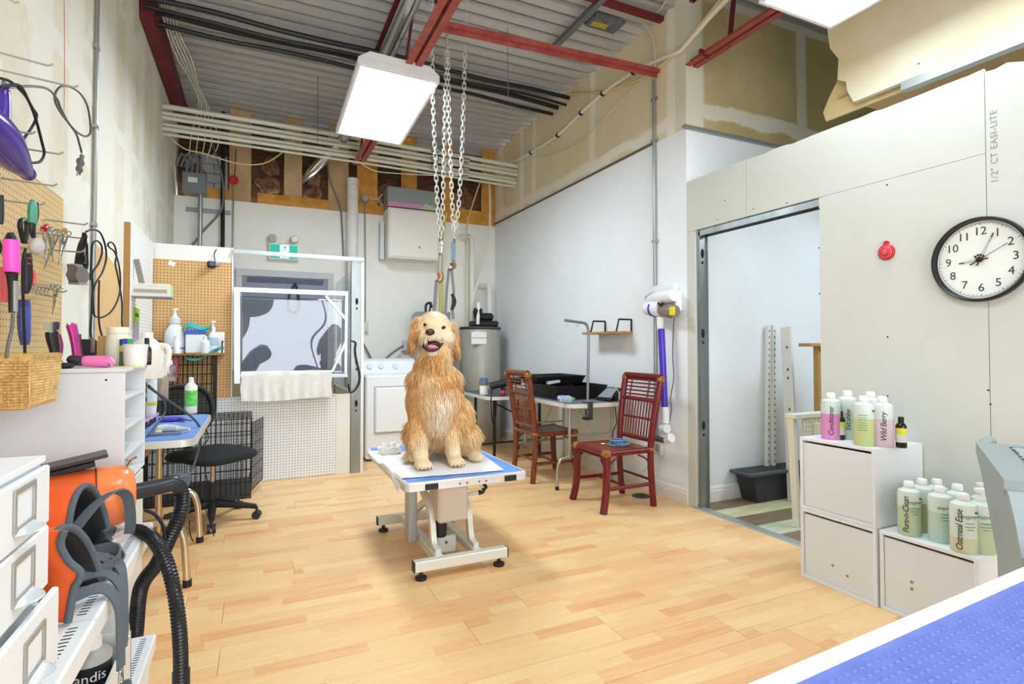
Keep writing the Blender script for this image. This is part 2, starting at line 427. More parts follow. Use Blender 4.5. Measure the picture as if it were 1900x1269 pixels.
for u,v in sg:
    p=oX(u,v,3.03); G().cyl(p,p-V((.002,0,0)),.0045,n=8).build('screw',scr,core)
ts=text_g('1/2" CT EASI-LITE',.038,.0004,0,1.15); ts.xf(basis(oX(1845,272,3.0295),(0,0,1),(0,1,0)))
ts.build('board_print',M('print_grey','#8b8b86',.8),core,0)
# steel studs of the opening
STEEL=M('galvanised_steel','#aab0b0',.32,.85,c2='#8d9392',vs=5,bump=.05,stretch=(1,1,.2)); DARK=M('dark_void','#15171a',.8)
def keyholes(t,ax,pos,spots,w=.03):
    for z in spots:
        if ax=='y':
            x,y=pos; g=G(); g.prism([(x+w/2*math.cos(a),z+w*1.2*math.sin(a)) for a in [2*math.pi*i/12 for i in range(12)]],'y',y-.0015,y+.002); g.build('slot',DARK,t,0)
            g=G(); g.prism([(x+.009*math.cos(a),z-.07+.011*math.sin(a)) for a in [2*math.pi*i/8 for i in range(8)]],'y',y-.0015,y+.002); g.build('slot',DARK,t,0)
d1=thing('door_stud','galvanised steel door stud with keyhole slots beside the open doorway','stud',(3.08,3.2,0)); 
G().box(3.045,3.13,3.195,3.21,0,2.11).box(3.045,3.05,3.18,3.195,0,2.11).box(3.125,3.13,3.18,3.195,0,2.11).build('channel',STEEL,d1,0)
keyholes(d1,'y',(3.086,3.1935),(1.93,1.32,.62))
d1['kind']='structure'
h1=struct('trim_4',G().box(3.045,3.13,2.2,3.195,2.095,2.11).box(3.045,3.05,2.2,3.195,2.06,2.095).box(3.125,3.13,2.2,3.195,2.06,2.095),STEEL); h1['label']='steel header track over the doorway'
# baseboards
BBP=lambda s:[(0,0),(s*.016,0),(s*.016,.085),(s*.012,.09),(s*.012,.105),(s*.006,.118),(0,.12)]
struct('baseboard_right',G().prism([(3.03+a,b) for a,b in BBP(-1)],'y',3.3,7.1),MAT_TRIM)
struct('baseboard_far',G().prism([(3.30+a,b) for a,b in BBP(-1)],'x',3.17,6.0),MAT_TRIM)
struct('baseboard_back',G().prism([(7.10+a,b) for a,b in BBP(-1)],'x',.95,3.03),MAT_TRIM)
# shop front behind the camera with a wide window opening
fr=M('front_wall_paint','#e6e4dc',.8)
struct('wall_front',G().box(-.98,6.1,-2.0,-1.9,0,.5).box(-.98,6.1,-2.0,-1.9,2.5,4.10).box(-.98,-.5,-2,-1.9,.5,2.5).box(2.9,6.1,-2,-1.9,.5,2.5),fr)
win=struct('window_1',G().box(-.5,2.9,-1.97,-1.93,.5,.55).box(-.5,2.9,-1.97,-1.93,2.45,2.5).box(1.17,1.23,-1.97,-1.93,.55,2.45).box(-.5,-.45,-1.97,-1.93,.55,2.45).box(2.85,2.9,-1.97,-1.93,.55,2.45),M('alu_frame','#b8bcbc',.4,.7)); win['label']='wide shop window behind the camera'
# ================================================================ ceiling deck
g=G(); prof=[]; yy=-1.95
while yy<7.5:
    prof+=[(yy,3.985),(yy+.090,3.985),(yy+.096,4.085),(yy+.146,4.085)]; yy+=.152
vs=[(x,a,b) for a,b in prof for x in (-.99,6.1)]
g.add(vs,[(2*i,2*i+1,2*i+3,2*i+2) for i in range(len(prof)-1)])
DECK=M('galvanised_deck','#bebcb8',.45,.15,c2='#cbc9c6',vs=1.2,stretch=(.3,3,1))
ceil=struct('ceiling',g,DECK)
struct('roof_slab',G().box(-.99,6.1,-2,7.5,4.095,4.2),M('roof_slab','#555555',.9))
# ================================================================ roof steel, lights and services
RED=M('red_oxide_steel','#9c4740',.55,var=.04,vs=12); DRED=M('dark_red_steel','#6b1f24',.6,var=.03,vs=10)
def joist(x,y0,y1,zb,label,name='roof_joist',rods=True):
    t=thing(name,label,'joist',(x,y0,zb),0,'red steel roof joists')
    for s in (-1,1):
        G().box(x+s*.012,x+s*.062,y0,y1,zb,zb+.006).box(x+s*.012,x+s*.018,y0,y1,zb+.006,zb+.05).build('bottom_chord',RED,t,0)
        G().box(x+s*.012,x+s*.062,y0,y1,3.975,3.983).box(x+s*.012,x+s*.018,y0,y1,3.93,3.975).build('top_chord',DRED,t,0)
    yy=y0+.1; k=0
    while yy+.5<y1:
        G().cyl((x,yy,zb+.02 if k%2==0 else 3.95),(x,yy+.5,3.95 if k%2==0 else zb+.02),.011,n=8).build('web_rod',DRED,t); yy+=.5; k+=1
    return t
joist(1.04,-1.8,6.45,3.30,'red steel joist above the centre light panel')
joist(3.09,-1.8,3.30,3.42,'red steel joist ending in the tan wall of the side room')
struct('trim_5',G().box(-.83,-.74,5.0,7.4,3.75,3.98),DRED)['label']='dark red beam along the top of the left wall'
a,b=V((1.1,3.62,3.45)),V((3.03,3.62,3.52))
one('bridging_bar',G().bar(a,b,.035,.035).bar(a+V((0,.02,-.03)),b+V((0,.02,-.03)),.008,.03),RED,'thin red bridging bar running from the joist to the right wall','bar')
one('bridging_bar',G().box(1.1,3.03,3.55,3.60,3.91,3.95),DRED,'dark red bridging bar tight under the deck above the right wall','bar')
one('bridging_bar',G().bar((3.12,2.95,3.42),(3.2,2.95,3.98),.02,.03).bar((3.0,3.12,3.44),(3.09,3.12,3.42),.02,.03),DRED,'short dark red hanger beside the side room joist','bar')
one('strut_channel',G().box(2.39,2.43,3.3,4.40,3.90,3.94).box(2.385,2.435,3.3,4.40,3.895,3.90),M('grey_strut','#77787a',.5,.5),'grey metal strut channel under the ceiling deck','channel')
t=thing('deck_patch','grey patch plate with a yellow sticker on the ceiling deck','patch',(2.67,3.86,3.95))
G().box(2.52,2.82,3.78,3.96,3.955,3.983,.004).build('plate',M('grey_fleck','#7a8284',.9,c2='#4d5558',vs=60),t,0)
G().box(2.55,2.70,3.86,3.92,3.951,3.955).build('sticker',M('yellow_sticker','#d9c02e',.6,c2='#8a7a28',vs=70),t,0)
# ---------------- light fixtures
FIX=M('white_fixture','#e4e6e4',.4)
def lite(k):
    m=M('light_diffuser_%g'%k,'#ffffff',.5,emit=LAMP_POWER*k); m.node_tree.nodes['Principled BSDF'].inputs['Emission Color'].default_value=(.85,.975,1.10,1); return m
def fixture(ce,w,l,rx,ry,label,k=1.0,grp='ceiling panel lights'):
    LITE=lite(k)
    t=thing('ceiling_light',label,'light',ce,0,grp); t.rotation_euler=(rx,ry,0)
    G().box(-w/2+.02,w/2-.02,-l/2+.02,l/2-.02,0,.004).build('diffuser',LITE,t,0,local=True)
    for x0,x1,y0,y1 in ((-w/2,w/2,-l/2,-l/2+.025),(-w/2,w/2,l/2-.025,l/2),(-w/2,-w/2+.025,-l/2+.025,l/2-.025),(w/2-.025,w/2,-l/2+.025,l/2-.025)):
        G().box(x0,x1,y0,y1,-.004,.05,.003).build('frame_rail',FIX,t,0,local=True)
    G().prism([(-w/2,.05),(w/2,.05),(w/2-.08,.11),(-w/2+.08,.11)],'y',-l/2,l/2).build('housing',FIX,t,0,local=True)
    for s in (-1,1): G().tube([(0,s*l*.3,.11),(0,s*l*.3,.24)],.003,6).build('hanger_wire',M('wire_grey','#8c8c88',.5,.5),t,local=True)
    return t
fixture((.936,4.558,3.178),.60,1.2,R(-3.7),R(1.7),'bright white panel light hanging under the red joist',1.55)
fixture((2.83,1.58,3.14),.60,1.2,0,0,'bright white panel light at the top right above the partition',.62)
fixture((.95,1.3,3.2),.60,1.2,0,0,'added fill panel light above the camera, out of view',.75)  # unseen lamp, added to light the near half of the room
fixture((4.6,1.7,2.72),.60,1.2,0,0,'added fill panel light in the side room, out of view',.88)  # added unseen lamp, hung low to brighten the side room's lower wall
# ---------------- silver duct
DUCT=M('shiny_duct','#c9cccc',.22,.95,bump=.12,bs=30)
one('silver_duct',G().tube(cr([(.52,7.3,3.30),(.60,7.05,3.34),(.70,6.75,3.42),(.86,6.2,3.53),(.93,5.6,3.56),(.93,5.0,3.56)],5)+[(.93,3.0,3.56),(.93,1.0,3.56)],.06,16),DUCT,'shiny silver duct running along the red joist','duct')
# ---------------- conduit bundle across the room
CON=M('cream_conduit','#d9d8c8',.45,.2)
for i,(dy,dz,r) in enumerate(((0,.125,.027),(.03,.066,.023),(.0,.014,.021),(.05,-.036,.021),(.02,-.085,.021),(.06,-.125,.014))):
    z=3.42+dz
    g=G().tube([(-.84,6.20+dy,z-.005),(1,6.26+dy,z),(3.03,6.38+dy,z)],r,10)
    t=one('conduit',g,CON,('topmost thick cream conduit crossing below the deck','second cream conduit from the top of the crossing bundle','third cream conduit from the top of the crossing bundle','fourth cream conduit from the top of the crossing bundle','fifth cream conduit from the top of the crossing bundle','lowest thin cream conduit of the crossing bundle')[i],'conduit','cream conduits crossing the room')
    for x in ((-.1,.25,1.9) if i%2==0 else (.1,2.3)):
        G().tube([(x-.04,6.25+dy,z),(x+.04,6.25+dy,z)],r*1.25,10).build('coupling',M('zinc','#a8aaa6',.4,.7),t)
# ---------------- black pipes under the deck
BLK=M('black_plastic','#1b1c1e',.45); BLKR=M('black_rubber','#16171a',.6)
for i,(y0,y1,z,r,lb) in enumerate(((4.90,5.02,3.86,.022,'nearest black pipe strapped under the deck'),(4.97,5.08,3.82,.015,'thin black cable beside the nearest deck pipe'),(5.10,5.26,3.87,.025,'middle black pipe strapped under the deck'),(5.22,5.38,3.84,.02,'farthest black pipe strapped under the deck'))):
    pts=[(-.8+3.8*k/8,y0+(y1-y0)*k/8,z+.012*math.sin(k*1.9+i)) for k in range(9)]
    one('deck_pipe',G().tube(cr(pts,3),r,8),BLK,lb,'pipe','black pipes under the deck')
WIRE=M('white_cable','#d8d4c6',.5); YEL=M('yellow_cable','#d8c98e',.5); GRY=M('grey_cable','#7d7f82',.5)
def cable(pts,r,mat,label,name='cable',n=6,k=6,grp=None):
    return one(name,G().tube(cr([V(p) for p in pts],k),r,n),mat,label,'cable',grp)
# cable bundle down the left of the ceiling
for i in range(5):
    o=i*.022
    cable([(-.70+o,4.95,3.95),(-.70+o,5.3,3.86),(-.66+o*1.3,5.7,3.80),(-.58+o*.6,6.1,3.76+.02*math.sin(i)),(-.56+o,6.5,3.72),(-.66+o*3,6.85,3.5),(-.70+o*2.6,7.08,3.25+.03*i)],.006,WIRE,['leftmost white cable of the bundle under the deck','second white cable of the bundle under the deck','middle white cable of the bundle under the deck','fourth white cable of the bundle under the deck','rightmost white cable of the bundle under the deck'][i],grp='white cables in the left ceiling corner')
XW=3.012
t=thing('water_pipe','white plastic pipe with black clips climbing the right wall','pipe',oX(950,302,XW))
pp=[oX(u,v,XW) for u,v in ((946,303),(985,283),(1035,251),(1078,210),(1118,174),(1175,134),(1230,108))]
pp=cr(pp,6)+[V((2.99,3.3,3.53)),V((2.98,3.0,3.62)),V((2.97,2.4,3.75))]
G().tube(pp,.018,8).build('pipe',M('white_pex','#e6e2d6',.4),t)
for u,v in ((985,283),(1035,251),(1078,210),(1118,174),(1175,134)):
    p=oX(u,v,XW); G().cyl(p+V((0,.012,-.006)),p-V((0,.012,-.006)),.024,n=10).build('clip',BLK,t)
cable([oX(u,v,XW+.005) for u,v in ((922,300),(945,270),(985,205),(1010,185),(1045,175),(1115,170),(1180,150),(1235,115))]+[V((3.0,3.2,3.6)),V((2.98,2.6,3.8))],.012,YEL,'pale yellow cable looping over the right wall')
cable([oX(u,v,XW+.01) for u,v in ((985,292),(1030,285),(1085,255),(1130,210),(1170,170),(1210,125))],.006,M('cream_wire','#e0d2ae',.5),'thin cream wire drooping across the raw board')
cable([(2.9,3.3,3.97),(2.96,3.55,3.96),oX(1190,35,2.98),oX(1210,70,XW),oX(1216,125,XW)],.007,WIRE,'white wire dropping from the deck to the wall conduit')
cable([V((.9,6.27,3.36))]+[oY(u,v,6.35) for u,v in ((690,315),(740,322),(800,325),(900,328))]+[V((3.02,6.4,3.30))],.006,WIRE,'white wire sagging under the conduit bundle')
cable([V((-.84,6.35,3.33))]+[oY(u,v,6.4) for u,v in ((318,258),(345,277),(380,285),(440,303),(490,303),(530,278),(560,250))]+[V((.62,6.27,3.42))],.007,YEL,'cream wire sagging beneath the conduits on the left')
cable([oY(u,v,7.085) for u,v in ((607,300),(614,340),(630,380),(634,410),(637,475))],.011,GRY,'grey armoured cable running down beside the flex duct')
t=thing('wall_conduit','tall grey conduit on the right wall beside the vacuum','conduit',(3.01,3.66,.3))
G().cyl((3.012,3.66,.42),(3.012,3.66,3.46),.013,n=10).build('tube',M('zinc_tube','#a4a8a6',.35,.7),t)
for z in (2.95,2.1,3.3): G().box(3.004,3.03,3.63,3.69,z-.012,z+.012).build('strap',M('zinc','#a8aaa6',.4,.7),t,0)
t=thing('wall_conduit','thin grey conduit running up the left wall','conduit',(-.825,3.76,.3))
G().cyl((-.826,3.76,.3),(-.826,3.76,3.98),.011,n=10).build('tube',MATS['zinc_tube'],t)
for z in (2.45,1.9,2.9): G().box(-.84,-.815,3.735,3.785,z-.01,z+.01).build('strap',MATS['zinc'],t,0)
cable([oX(119,0,-.838),oX(120,100,-.838),oX(119,205,-.838)],.0012,M('red_string','#d05a48',.7),'thin red string hanging down the left wall')
for u,v,x1 in ((562,60,1.0),(600,30,.0)): pass
one('hanger_rod',G().cyl((.55,5.9,3.98),(.55,5.9,3.3),.004,n=6),GRY,'thin hanger rod between the deck and the conduits','rod')
one('hanger_rod',G().cyl((1.95,4.3,3.98),(1.96,4.3,3.35),.003,n=6),GRY,'thin hanger rod right of the chains','rod')
# ---------------- bulkhead in the side room
t=thing('bulkhead','torn yellow-white drywall bulkhead lit by the right panel light','bulkhead',(3.7,1.9,2.86)); t['kind']='structure'
q=random.Random(2)
edge=[(2.36,2.86),(2.40,2.95),(2.41,3.02),(2.47,3.06),(2.46,3.2),(2.52,3.3),(2.54,3.45),(2.55,3.98)]
G().prism([(-1.9,2.86)]+edge+[(-1.9,3.98)],'x',3.62,3.66).build('face_board',M('cream_board','#ecdcb0',.85,c2='#f2ead2',vs=1.5),t,0)
G().prism([(-1.9,2.83),(2.60,2.83),(2.62,2.9),(2.58,2.98),(2.5,3.1),(-1.9,3.1)],'x',3.68,3.70).build('rear_board',M('tan_paper','#d8c08c',.85),t,0)
G().box(3.60,3.66,-1.9,2.05,2.80,2.855).build('bottom_track',M('zinc_track','#b9bdb9',.4,.6),t,0)
G().box(3.66,4.6,-1.9,2.5,2.95,2.97).build('soffit',M('tan_paper2','#c9a878',.85),t,0)
G().prism([(3.56+.1*0,3.5),(3.62,3.5),(3.62,3.75),(3.2,3.98),(3.15,3.98)],'y',-1.9,2.52).build('upper_flap',M('brown_paper','#b98e63',.85),t,0)
# ================================================================ helpers for px-shaped parts
def depth(p): return (V(p)-CAM).dot(FW)
def pp_(u,v,ax,val): return oX(u,v,val) if ax=='x' else (oY(u,v,val) if ax=='y' else fl(u,v,val))
def limb(pts,ax,val,n=12,flat=1.0,k=4):      # tapered tube through photo points on one real plane, radii in photo pixels
    P=[pp_(q[0],q[1],ax,q[3] if len(q)>3 else val) for q in pts]; r=[q[2]*depth(p)/FPX for q,p in zip(pts,P)]
    A=cr([V((p.x,p.y,p.z)) for p in P],k); B=[x.x for x in cr([V((a,0,0)) for a in r],k)]
    return G().tube(A,0,n,rs=[max(.0004,b) for b in B],flat=flat)
def slab(poly,ax,val,th):
    P=[pp_(u,v,ax,val) for u,v in poly]; g=G()
    if ax=='x': g.prism([(p.y,p.z) for p in P],'x',val-th/2,val+th/2)
    else: g.prism([(p.x,p.z) for p in P],'y',val-th/2,val+th/2)
    return g
CHROME=M('chrome','#d4d6d4',.15,1.0); WHITEP=M('white_plastic','#eeeeea',.35); BLUE=M('blue_vinyl_mat','#6f93cf',.6,c2='#7c9ddb',vs=30,bump=.25,bs=220)
GREYP=M('grey_plastic','#8b9092',.45); REDP=M('red_plastic','#c22b35',.4); ZINC=MATS['zinc']; ZT=MATS['zinc_tube']
ALU=M('aluminium','#c2c9d2',.3,.8); BLKM=M('black_metal','#1c1c1e',.4,.3)
# ================================================================ washing stall front at Y=5.5
PEG=peg_mat('brown_pegboard','#d6aa70','#5a3d1c','XZ',.0254,.0046); PEGL=peg_mat('brown_pegboard_left','#d9b982','#5a3d1c','YZ'); PEGW=peg_mat('white_pegboard','#eef0f0','#55585c','XZ',.0254,.0042,.004)
t=thing('pegboard_partition','tall stall wall with brown pegboard and a white top band','panel',(-.5,5.5,.77))
G().box(-.835,-.195,5.50,5.54,.77,2.10,.002).build('white_board',M('white_melamine','#ecebe3',.5),t,0)
G().box(-.83,-.20,5.49,5.499,.77,1.965).build('pegboard',PEG,t,0)
G().box(-.2,-.19,5.485,5.545,.77,2.10).build('edge_strip',MAT_TRIM,t,0)
G().obox((-.66,5.488,1.93),(.05,.003,.04),Euler((0,R(20),0))).build('sticker',WHITEP,t,0)
t=thing('stall_half_wall','low white pegboard wall in front of the washing stall','panel',(.3,5.5,0))
G().box(-.835,.70,5.505,5.535,0,.755).build('backing_board',MAT_TRIM,t,0)
G().box(-.83,.70,5.497,5.504,.005,.755).build('pegboard',PEGW,t,0)
G().box(.70,.83,5.497,5.535,0,.765,.002).build('end_board',MATS['white_melamine'],t,0)
G().box(-.835,.70,5.492,5.54,.755,.768,.003).build('top_cap',WHITEP,t,0)
t=thing('stall_post','galvanised steel post at the right end of the washing stall','post',(.89,5.5,0))
G().box(.835,.945,5.49,5.50,0,2.08).box(.835,.842,5.50,5.56,0,2.08).box(.938,.945,5.50,5.56,0,2.08).build('channel',STEEL,t,0)
G().box(.925,.952,5.48,5.49,0,2.06).build('edge_trim',WHITEP,t,0)
keyholes(t,'y',(.885,5.489),(1.66,.67,),.028); keyholes(t,'y',(.885,5.489),(1.07,),.016)
one('stall_top_rail',G().box(-.19,.95,5.465,5.489,2.055,2.085).box(-.19,.95,5.489,5.5,2.05,2.06),ALU,'silver rail across the top of the washing stall','rail')
# clear side panel of the stall
def glass_mat(name,tint,gloss,rough=.02,wav=0):
    m=bpy.data.materials.new(name); m.use_nodes=True; t=NT(m); t.n.remove(t.b)
    tr=t.new('ShaderNodeBsdfTransparent'); tr.inputs[0].default_value=(*lin(tint),1); gl=t.new('ShaderNodeBsdfGlossy'); gl.inputs['Roughness'].default_value=rough
    mx=t.new('ShaderNodeMixShader'); mx.inputs[0].default_value=gloss; t.link(tr.outputs[0],mx.inputs[1]); t.link(gl.outputs[0],mx.inputs[2])
    t.link(mx.outputs[0],t.n['Material Output'].inputs['Surface']); return m
CLEAR=glass_mat('clear_plexi','#f2f6f8',.12); PLEX=glass_mat('wavy_plexi','#dfe4ea',.07)
t=thing('plexiglass_screen','clear plexiglass side panel on a white board behind the steel post','panel',(.9,6.3,0))
G().box(.88,.90,5.57,7.04,.76,2.0).build('clear_sheet',CLEAR,t,0); G().box(.87,.91,5.57,7.04,0,.76).build('board',MATS['white_melamine'],t,0)
# hinged window frame
t=thing('hinged_window','silver framed plexiglass flap with diagonal corner braces','window',(.3,5.44,.95))
Y=5.43
def fb(a,b,w=.035,th=.025): 
    return G().bar(oY(*a,Y),oY(*b,Y),w,th,(0,1,0),.002)
for a,b,w in (((440,534),(440,712),.05),((433,537),(646,545),.045),((643,545),(641,697),.028),((440,697),(645,697),.03)): fb(a,b,w,.02+w*.15).build('frame_bar',ALU,t,0)
for a,b in (((604,549),(641,592)),((642,633),(616,690))): fb(a,b,.026).build('corner_brace',ALU,t,0)
A,B,C_=oY(446,549,Y),oY(638,549,Y),oY(638,690,Y); 
def wav(u,v):
    x=A.x+(B.x-A.x)*u; z=C_.z+(A.z-C_.z)*v
    return (x,Y+.004*math.sin(u*6+v*3)*math.sin(v*4+1)+.006*math.sin(u*7-v*5)*max(0,1-u*1.6),z)
G().sheet(wav,40,30,.003).build('pane',PLEX,t,3)
# towel over the lower bar
TOW=M('white_towel','#e9e8e2',.95,bump=.5,bs=260,var=.012,vs=20)
q0,q1=oY(447,690,Y-.03),oY(616,688,Y-.03)
def tw(u,v):
    x=q0.x+(q1.x-q0.x)*u; 
    if v<.25: a=v/.25*math.pi; return (x,Y+.024*math.cos(a)+.006*math.sin(u*22),.975+.022*math.sin(a))
    d=(v-.25)/.75; return (x+.004*math.sin(d*9),Y-.024-.012*math.sin(u*24+d*2)*d-.006*math.sin(u*57)*d,.975-.235*d-.01*math.sin(u*5))
one('towel',G().sheet(tw,60,16,.006),TOW,'white towel draped over the lower bar of the hinged window','towel')
# emergency door behind the stall
t=thing('door_1','grey exit door behind the washing stall','door',(.3,7.1,0)); t['kind']='structure'; del t['category']
for a in ((-.22,-.15,0,2.04),(.79,.86,0,2.04),(-.22,.86,2.04,2.12)): G().box(a[0],a[1],7.06,7.10,a[2],a[3],.004).build('door_frame',M('grey_frame','#c4c8c8',.5),t,0)
G().box(-.145,.785,7.075,7.095,.01,2.035).build('door_leaf',M('slate_door','#8f98a6',.45,c2='#7f8998',vs=1.5),t,0)
G().box(-.1,.74,7.066,7.076,1.97,2.03).build('door_closer',M('dark_slate','#50586a',.5),t,0)
G().tube(cr([(.42,7.04,1.98),(.36,7.02,1.85),(.34,7.0,1.68),(.40,7.0,1.62),(.46,7.0,1.68),(.45,7.02,1.85),(.42,7.04,1.98)],5),.012,8).build('closer_arm',BLK,t)
one('tub_board',G().box(-.83,.86,6.96,6.98,.25,.95),M('tan_tub_board','#a99c7c',.7),'tan board inside the washing stall below the window','board')
# exit sign
t=thing('exit_sign','green running-man exit sign with two round lamp heads','sign',(.29,7.05,2.25))
G().box(.125,.455,7.02,7.09,2.245,2.435,.006).build('housing',WHITEP,t,0)
SG=M('sign_green','#1fb8a0',.5,emit=.25)
G().box(.14,.44,7.012,7.02,2.26,2.42).build('face',SG,t,0)
g=G().ell((.30,7.008,2.39),(.012,.004,.014)).bar((.295,7.008,2.37),(.275,7.008,2.325),.02,.004).bar((.275,7.008,2.325),(.31,7.008,2.30),.012,.004).bar((.31,7.008,2.30),(.30,7.008,2.27),.011,.004).bar((.27,7.008,2.325),(.245,7.008,2.285),.012,.004).bar((.295,7.008,2.365),(.33,7.008,2.345),.01,.004).bar((.29,7.008,2.365),(.255,7.008,2.35),.01,.004)
G().box(.245,.345,7.0095,7.012,2.262,2.418).build('white_field',M('sign_white','#f4fbf9',.5,emit=.3),t,0); g.build('running_figure',SG,t,0)
for x in (.165,.40):
    h=G().lathe([(.045,0),(.05,.02),(.04,.05),(.02,.06)],(x,7.03,2.49),16,Euler((R(90),0,0))).build('lamp_head',M('ivory_plastic','#dcd8cc',.4),t)
    G().lathe([(.036,0),(.036,.004)],(x,6.965,2.49),14,Euler((R(90),0,0))).build('lens',M('lens_grey','#a7a59c',.2,.4),h)
    G().cyl((x,7.05,2.43),(x,7.05,2.48),.012,n=8).build('lamp_neck',MATS['ivory_plastic'],t)
# electrical box with conduit
t=thing('junction_box','grey electrical junction box with a white label and conduits','box',(-.63,7,2.9))
G().box(-.745,-.52,6.92,7.04,2.91,3.13,.005).build('box',M('grey_enamel','#77848a',.45),t)
G().box(-.69,-.60,6.915,6.92,3.02,3.075).build('label',WHITEP,t,0)
G().cyl((-.575,6.98,2.91),(-.575,6.98,1.98),.024,n=12).build('conduit',ZT,t)
for i,x in enumerate((-.71,-.66,-.61,-.57)):
    G().tube(cr([(x,6.98,3.12),(x,6.98,3.25+.03*i),(x-.05,6.99,3.34),(x-.1-.01*i,7.0,3.2)],5),.012,8).build('armoured_cable',GRY,t)
one('strut_rail',G().box(-.72,-.28,7.07,7.10,2.735,2.77).box(-.72,-.28,7.06,7.07,2.73,2.74).box(-.72,-.28,7.06,7.07,2.765,2.775),M('zinc_dark','#9a9ca0',.4,.6),'slotted metal strut rail on the wall below the junction box','rail')
cable([(-.36,7.06,3.9),(-.36,7.06,3.0),(-.355,7.05,2.6),(-.355,7.05,2.0)],.024,BLK,'thick black cable running down the back wall left of the alarm')
cable([oY(u,v,7.0) for u,v in ((392,262),(405,300),(414,340),(413,380),(404,400),(378,428),(357,455))],.012,M('mid_grey_cable','#6f7276',.5),'grey cable curving down toward the stall panel')
t=thing('fire_alarm','round red fire alarm bell on a thin conduit','alarm',(-.25,7.03,3.1))
G().lathe([(.03,0),(.05,.012),(.052,.035),(.035,.05)],(-.25,7.08,3.13),18,Euler((R(90),0,0))).build('bell',REDP,t)
G().cyl((-.25,7.07,3.09),(-.25,7.07,2.05),.009,n=8).build('conduit',ZT,t)
G().cyl((-.24,7.07,3.17),(-.23,7.09,3.5),.006,n=6).build('wire',M('maroon_wire','#6b2b2c',.6),t)
# white flexible duct
pts=[(1.06,6.9,3.30),(1.06,6.9,1.9)]; g=G(); prof=[]; z=.01
while z<3.28:
    prof+=[(.062,z),(.068,z+.012),(.062,z+.024)]; z+=.026
g.lathe(prof,(1.06,6.93,0),18); one('flex_duct',g,M('white_vinyl_duct','#e4e3de',.5),'white ribbed flexible duct going up the back wall','duct')
t=thing('round_box','round metal junction box with a long conduit to a wall switch','box',(1.235,7.05,1.2))
G().lathe([(.05,0),(.052,.02),(.045,.03)],(1.235,7.08,3.095),16,Euler((R(90),0,0))).build('cover',ZINC,t)
G().cyl((1.235,7.08,3.06),(1.245,7.08,1.52),.009,n=8).build('conduit',ZT,t)
G().box(1.21,1.28,7.04,7.095,1.40,1.53,.005).build('switch_box',M('light_grey_box','#c9cac4',.45),t)
G().tube(cr([(1.27,7.07,3.10),(1.38,7.07,3.10),(1.45,7.05,3.17)],5),.008,8).build('wire',M('cream_wire2','#cfcabb',.5),t)
# electrical panel cabinet
t=thing('panel_cabinet','white metal wall cabinet with an open grey top compartment','cabinet',(1.78,7.0,2.3))
G().box(1.47,2.12,6.80,7.10,2.32,2.95,.006).build('body',M('cream_enamel','#e6e3d6',.45),t)
G().box(1.49,2.11,6.785,6.80,2.34,2.935,.004).build('door',M('cream_enamel2','#eae7dc',.4),t)
G().lathe([(.012,0),(.012,.01)],(1.86,6.785,2.47),12,Euler((R(90),0,0))).build('lock',GREYP,t)
G().box(1.47,2.12,6.84,7.10,2.97,3.22,.003).build('top_compartment',M('grey_sheet','#98a2a2',.4,.4),t)
G().box(1.48,1.92,6.832,6.84,2.97,3.03).build('pink_strip',M('pink_paper','#d59ac0',.8),t,0); G().prism([(1.90,2.97),(2.11,2.97),(2.11,3.0),(1.95,3.05)],'y',6.828,6.838).build('green_strip',M('pale_green_paper','#c6d0a6',.8),t,0)
G().box(1.41,1.46,6.98,7.10,2.32,2.80).build('wireway',M('zinc_light','#c2c6c4',.4,.5),t,0)
# yellow gas pipe and white drain pipes
def pipe(pts,r,mat,label,name='pipe',cat='pipe'):
    return one(name,G().tube(pts,r,12),mat,label,cat)
pipe([oY(828,395,7.02),oY(822,420,7.02),oY(818,450,7.02),oY(818,620,7.02),V((oY(818,620,7.02).x,7.02,.0))],.024,M('yellow_gas','#d6c860',.4),'yellow gas pipe on the back wall behind the chains','gas_pipe')
PVC=M('white_pvc','#e6e5da',.4)
pipe([(2.5,7.09,2.70),(2.58,6.95,2.70),(2.615,6.9,2.66),(2.615,6.9,1.50)],.035,PVC,'white plastic vent pipe above the water heater','vent_pipe')
pipe([(2.80,7.09,2.05),(2.86,6.92,2.05),(2.868,6.9,2.0),(2.868,6.9,1.62)],.038,PVC,'shorter white drain pipe right of the vent pipe','drain_pipe')
pipe([(2.87,6.9,1.70),(2.87,6.9,1.58),(2.88,6.86,1.5),(2.88,6.86,.02)],.035,M('black_abs','#232428',.35),'black plastic drain pipe beside the water heater','drain_pipe')
cable([oY(u,v,6.85) for u,v in ((908,335),(909,400),(905,470),(880,545),(874,600))],.013,M('white_hose','#e8e6da',.4),'white tube dropping to the pump on the water heater',name='tube')
cable([oY(u,v,6.9) for u,v in ((893,332),(880,370),(868,410),(866,440))],.01,YEL,'cream wire dropping into the wall above the heater')
pipe([oY(868,440,7.0),oY(867,620,7.0)],.02,M('cream_pipe','#dcdcc4',.5),'slim cream pipe between the chains and the vent pipe')
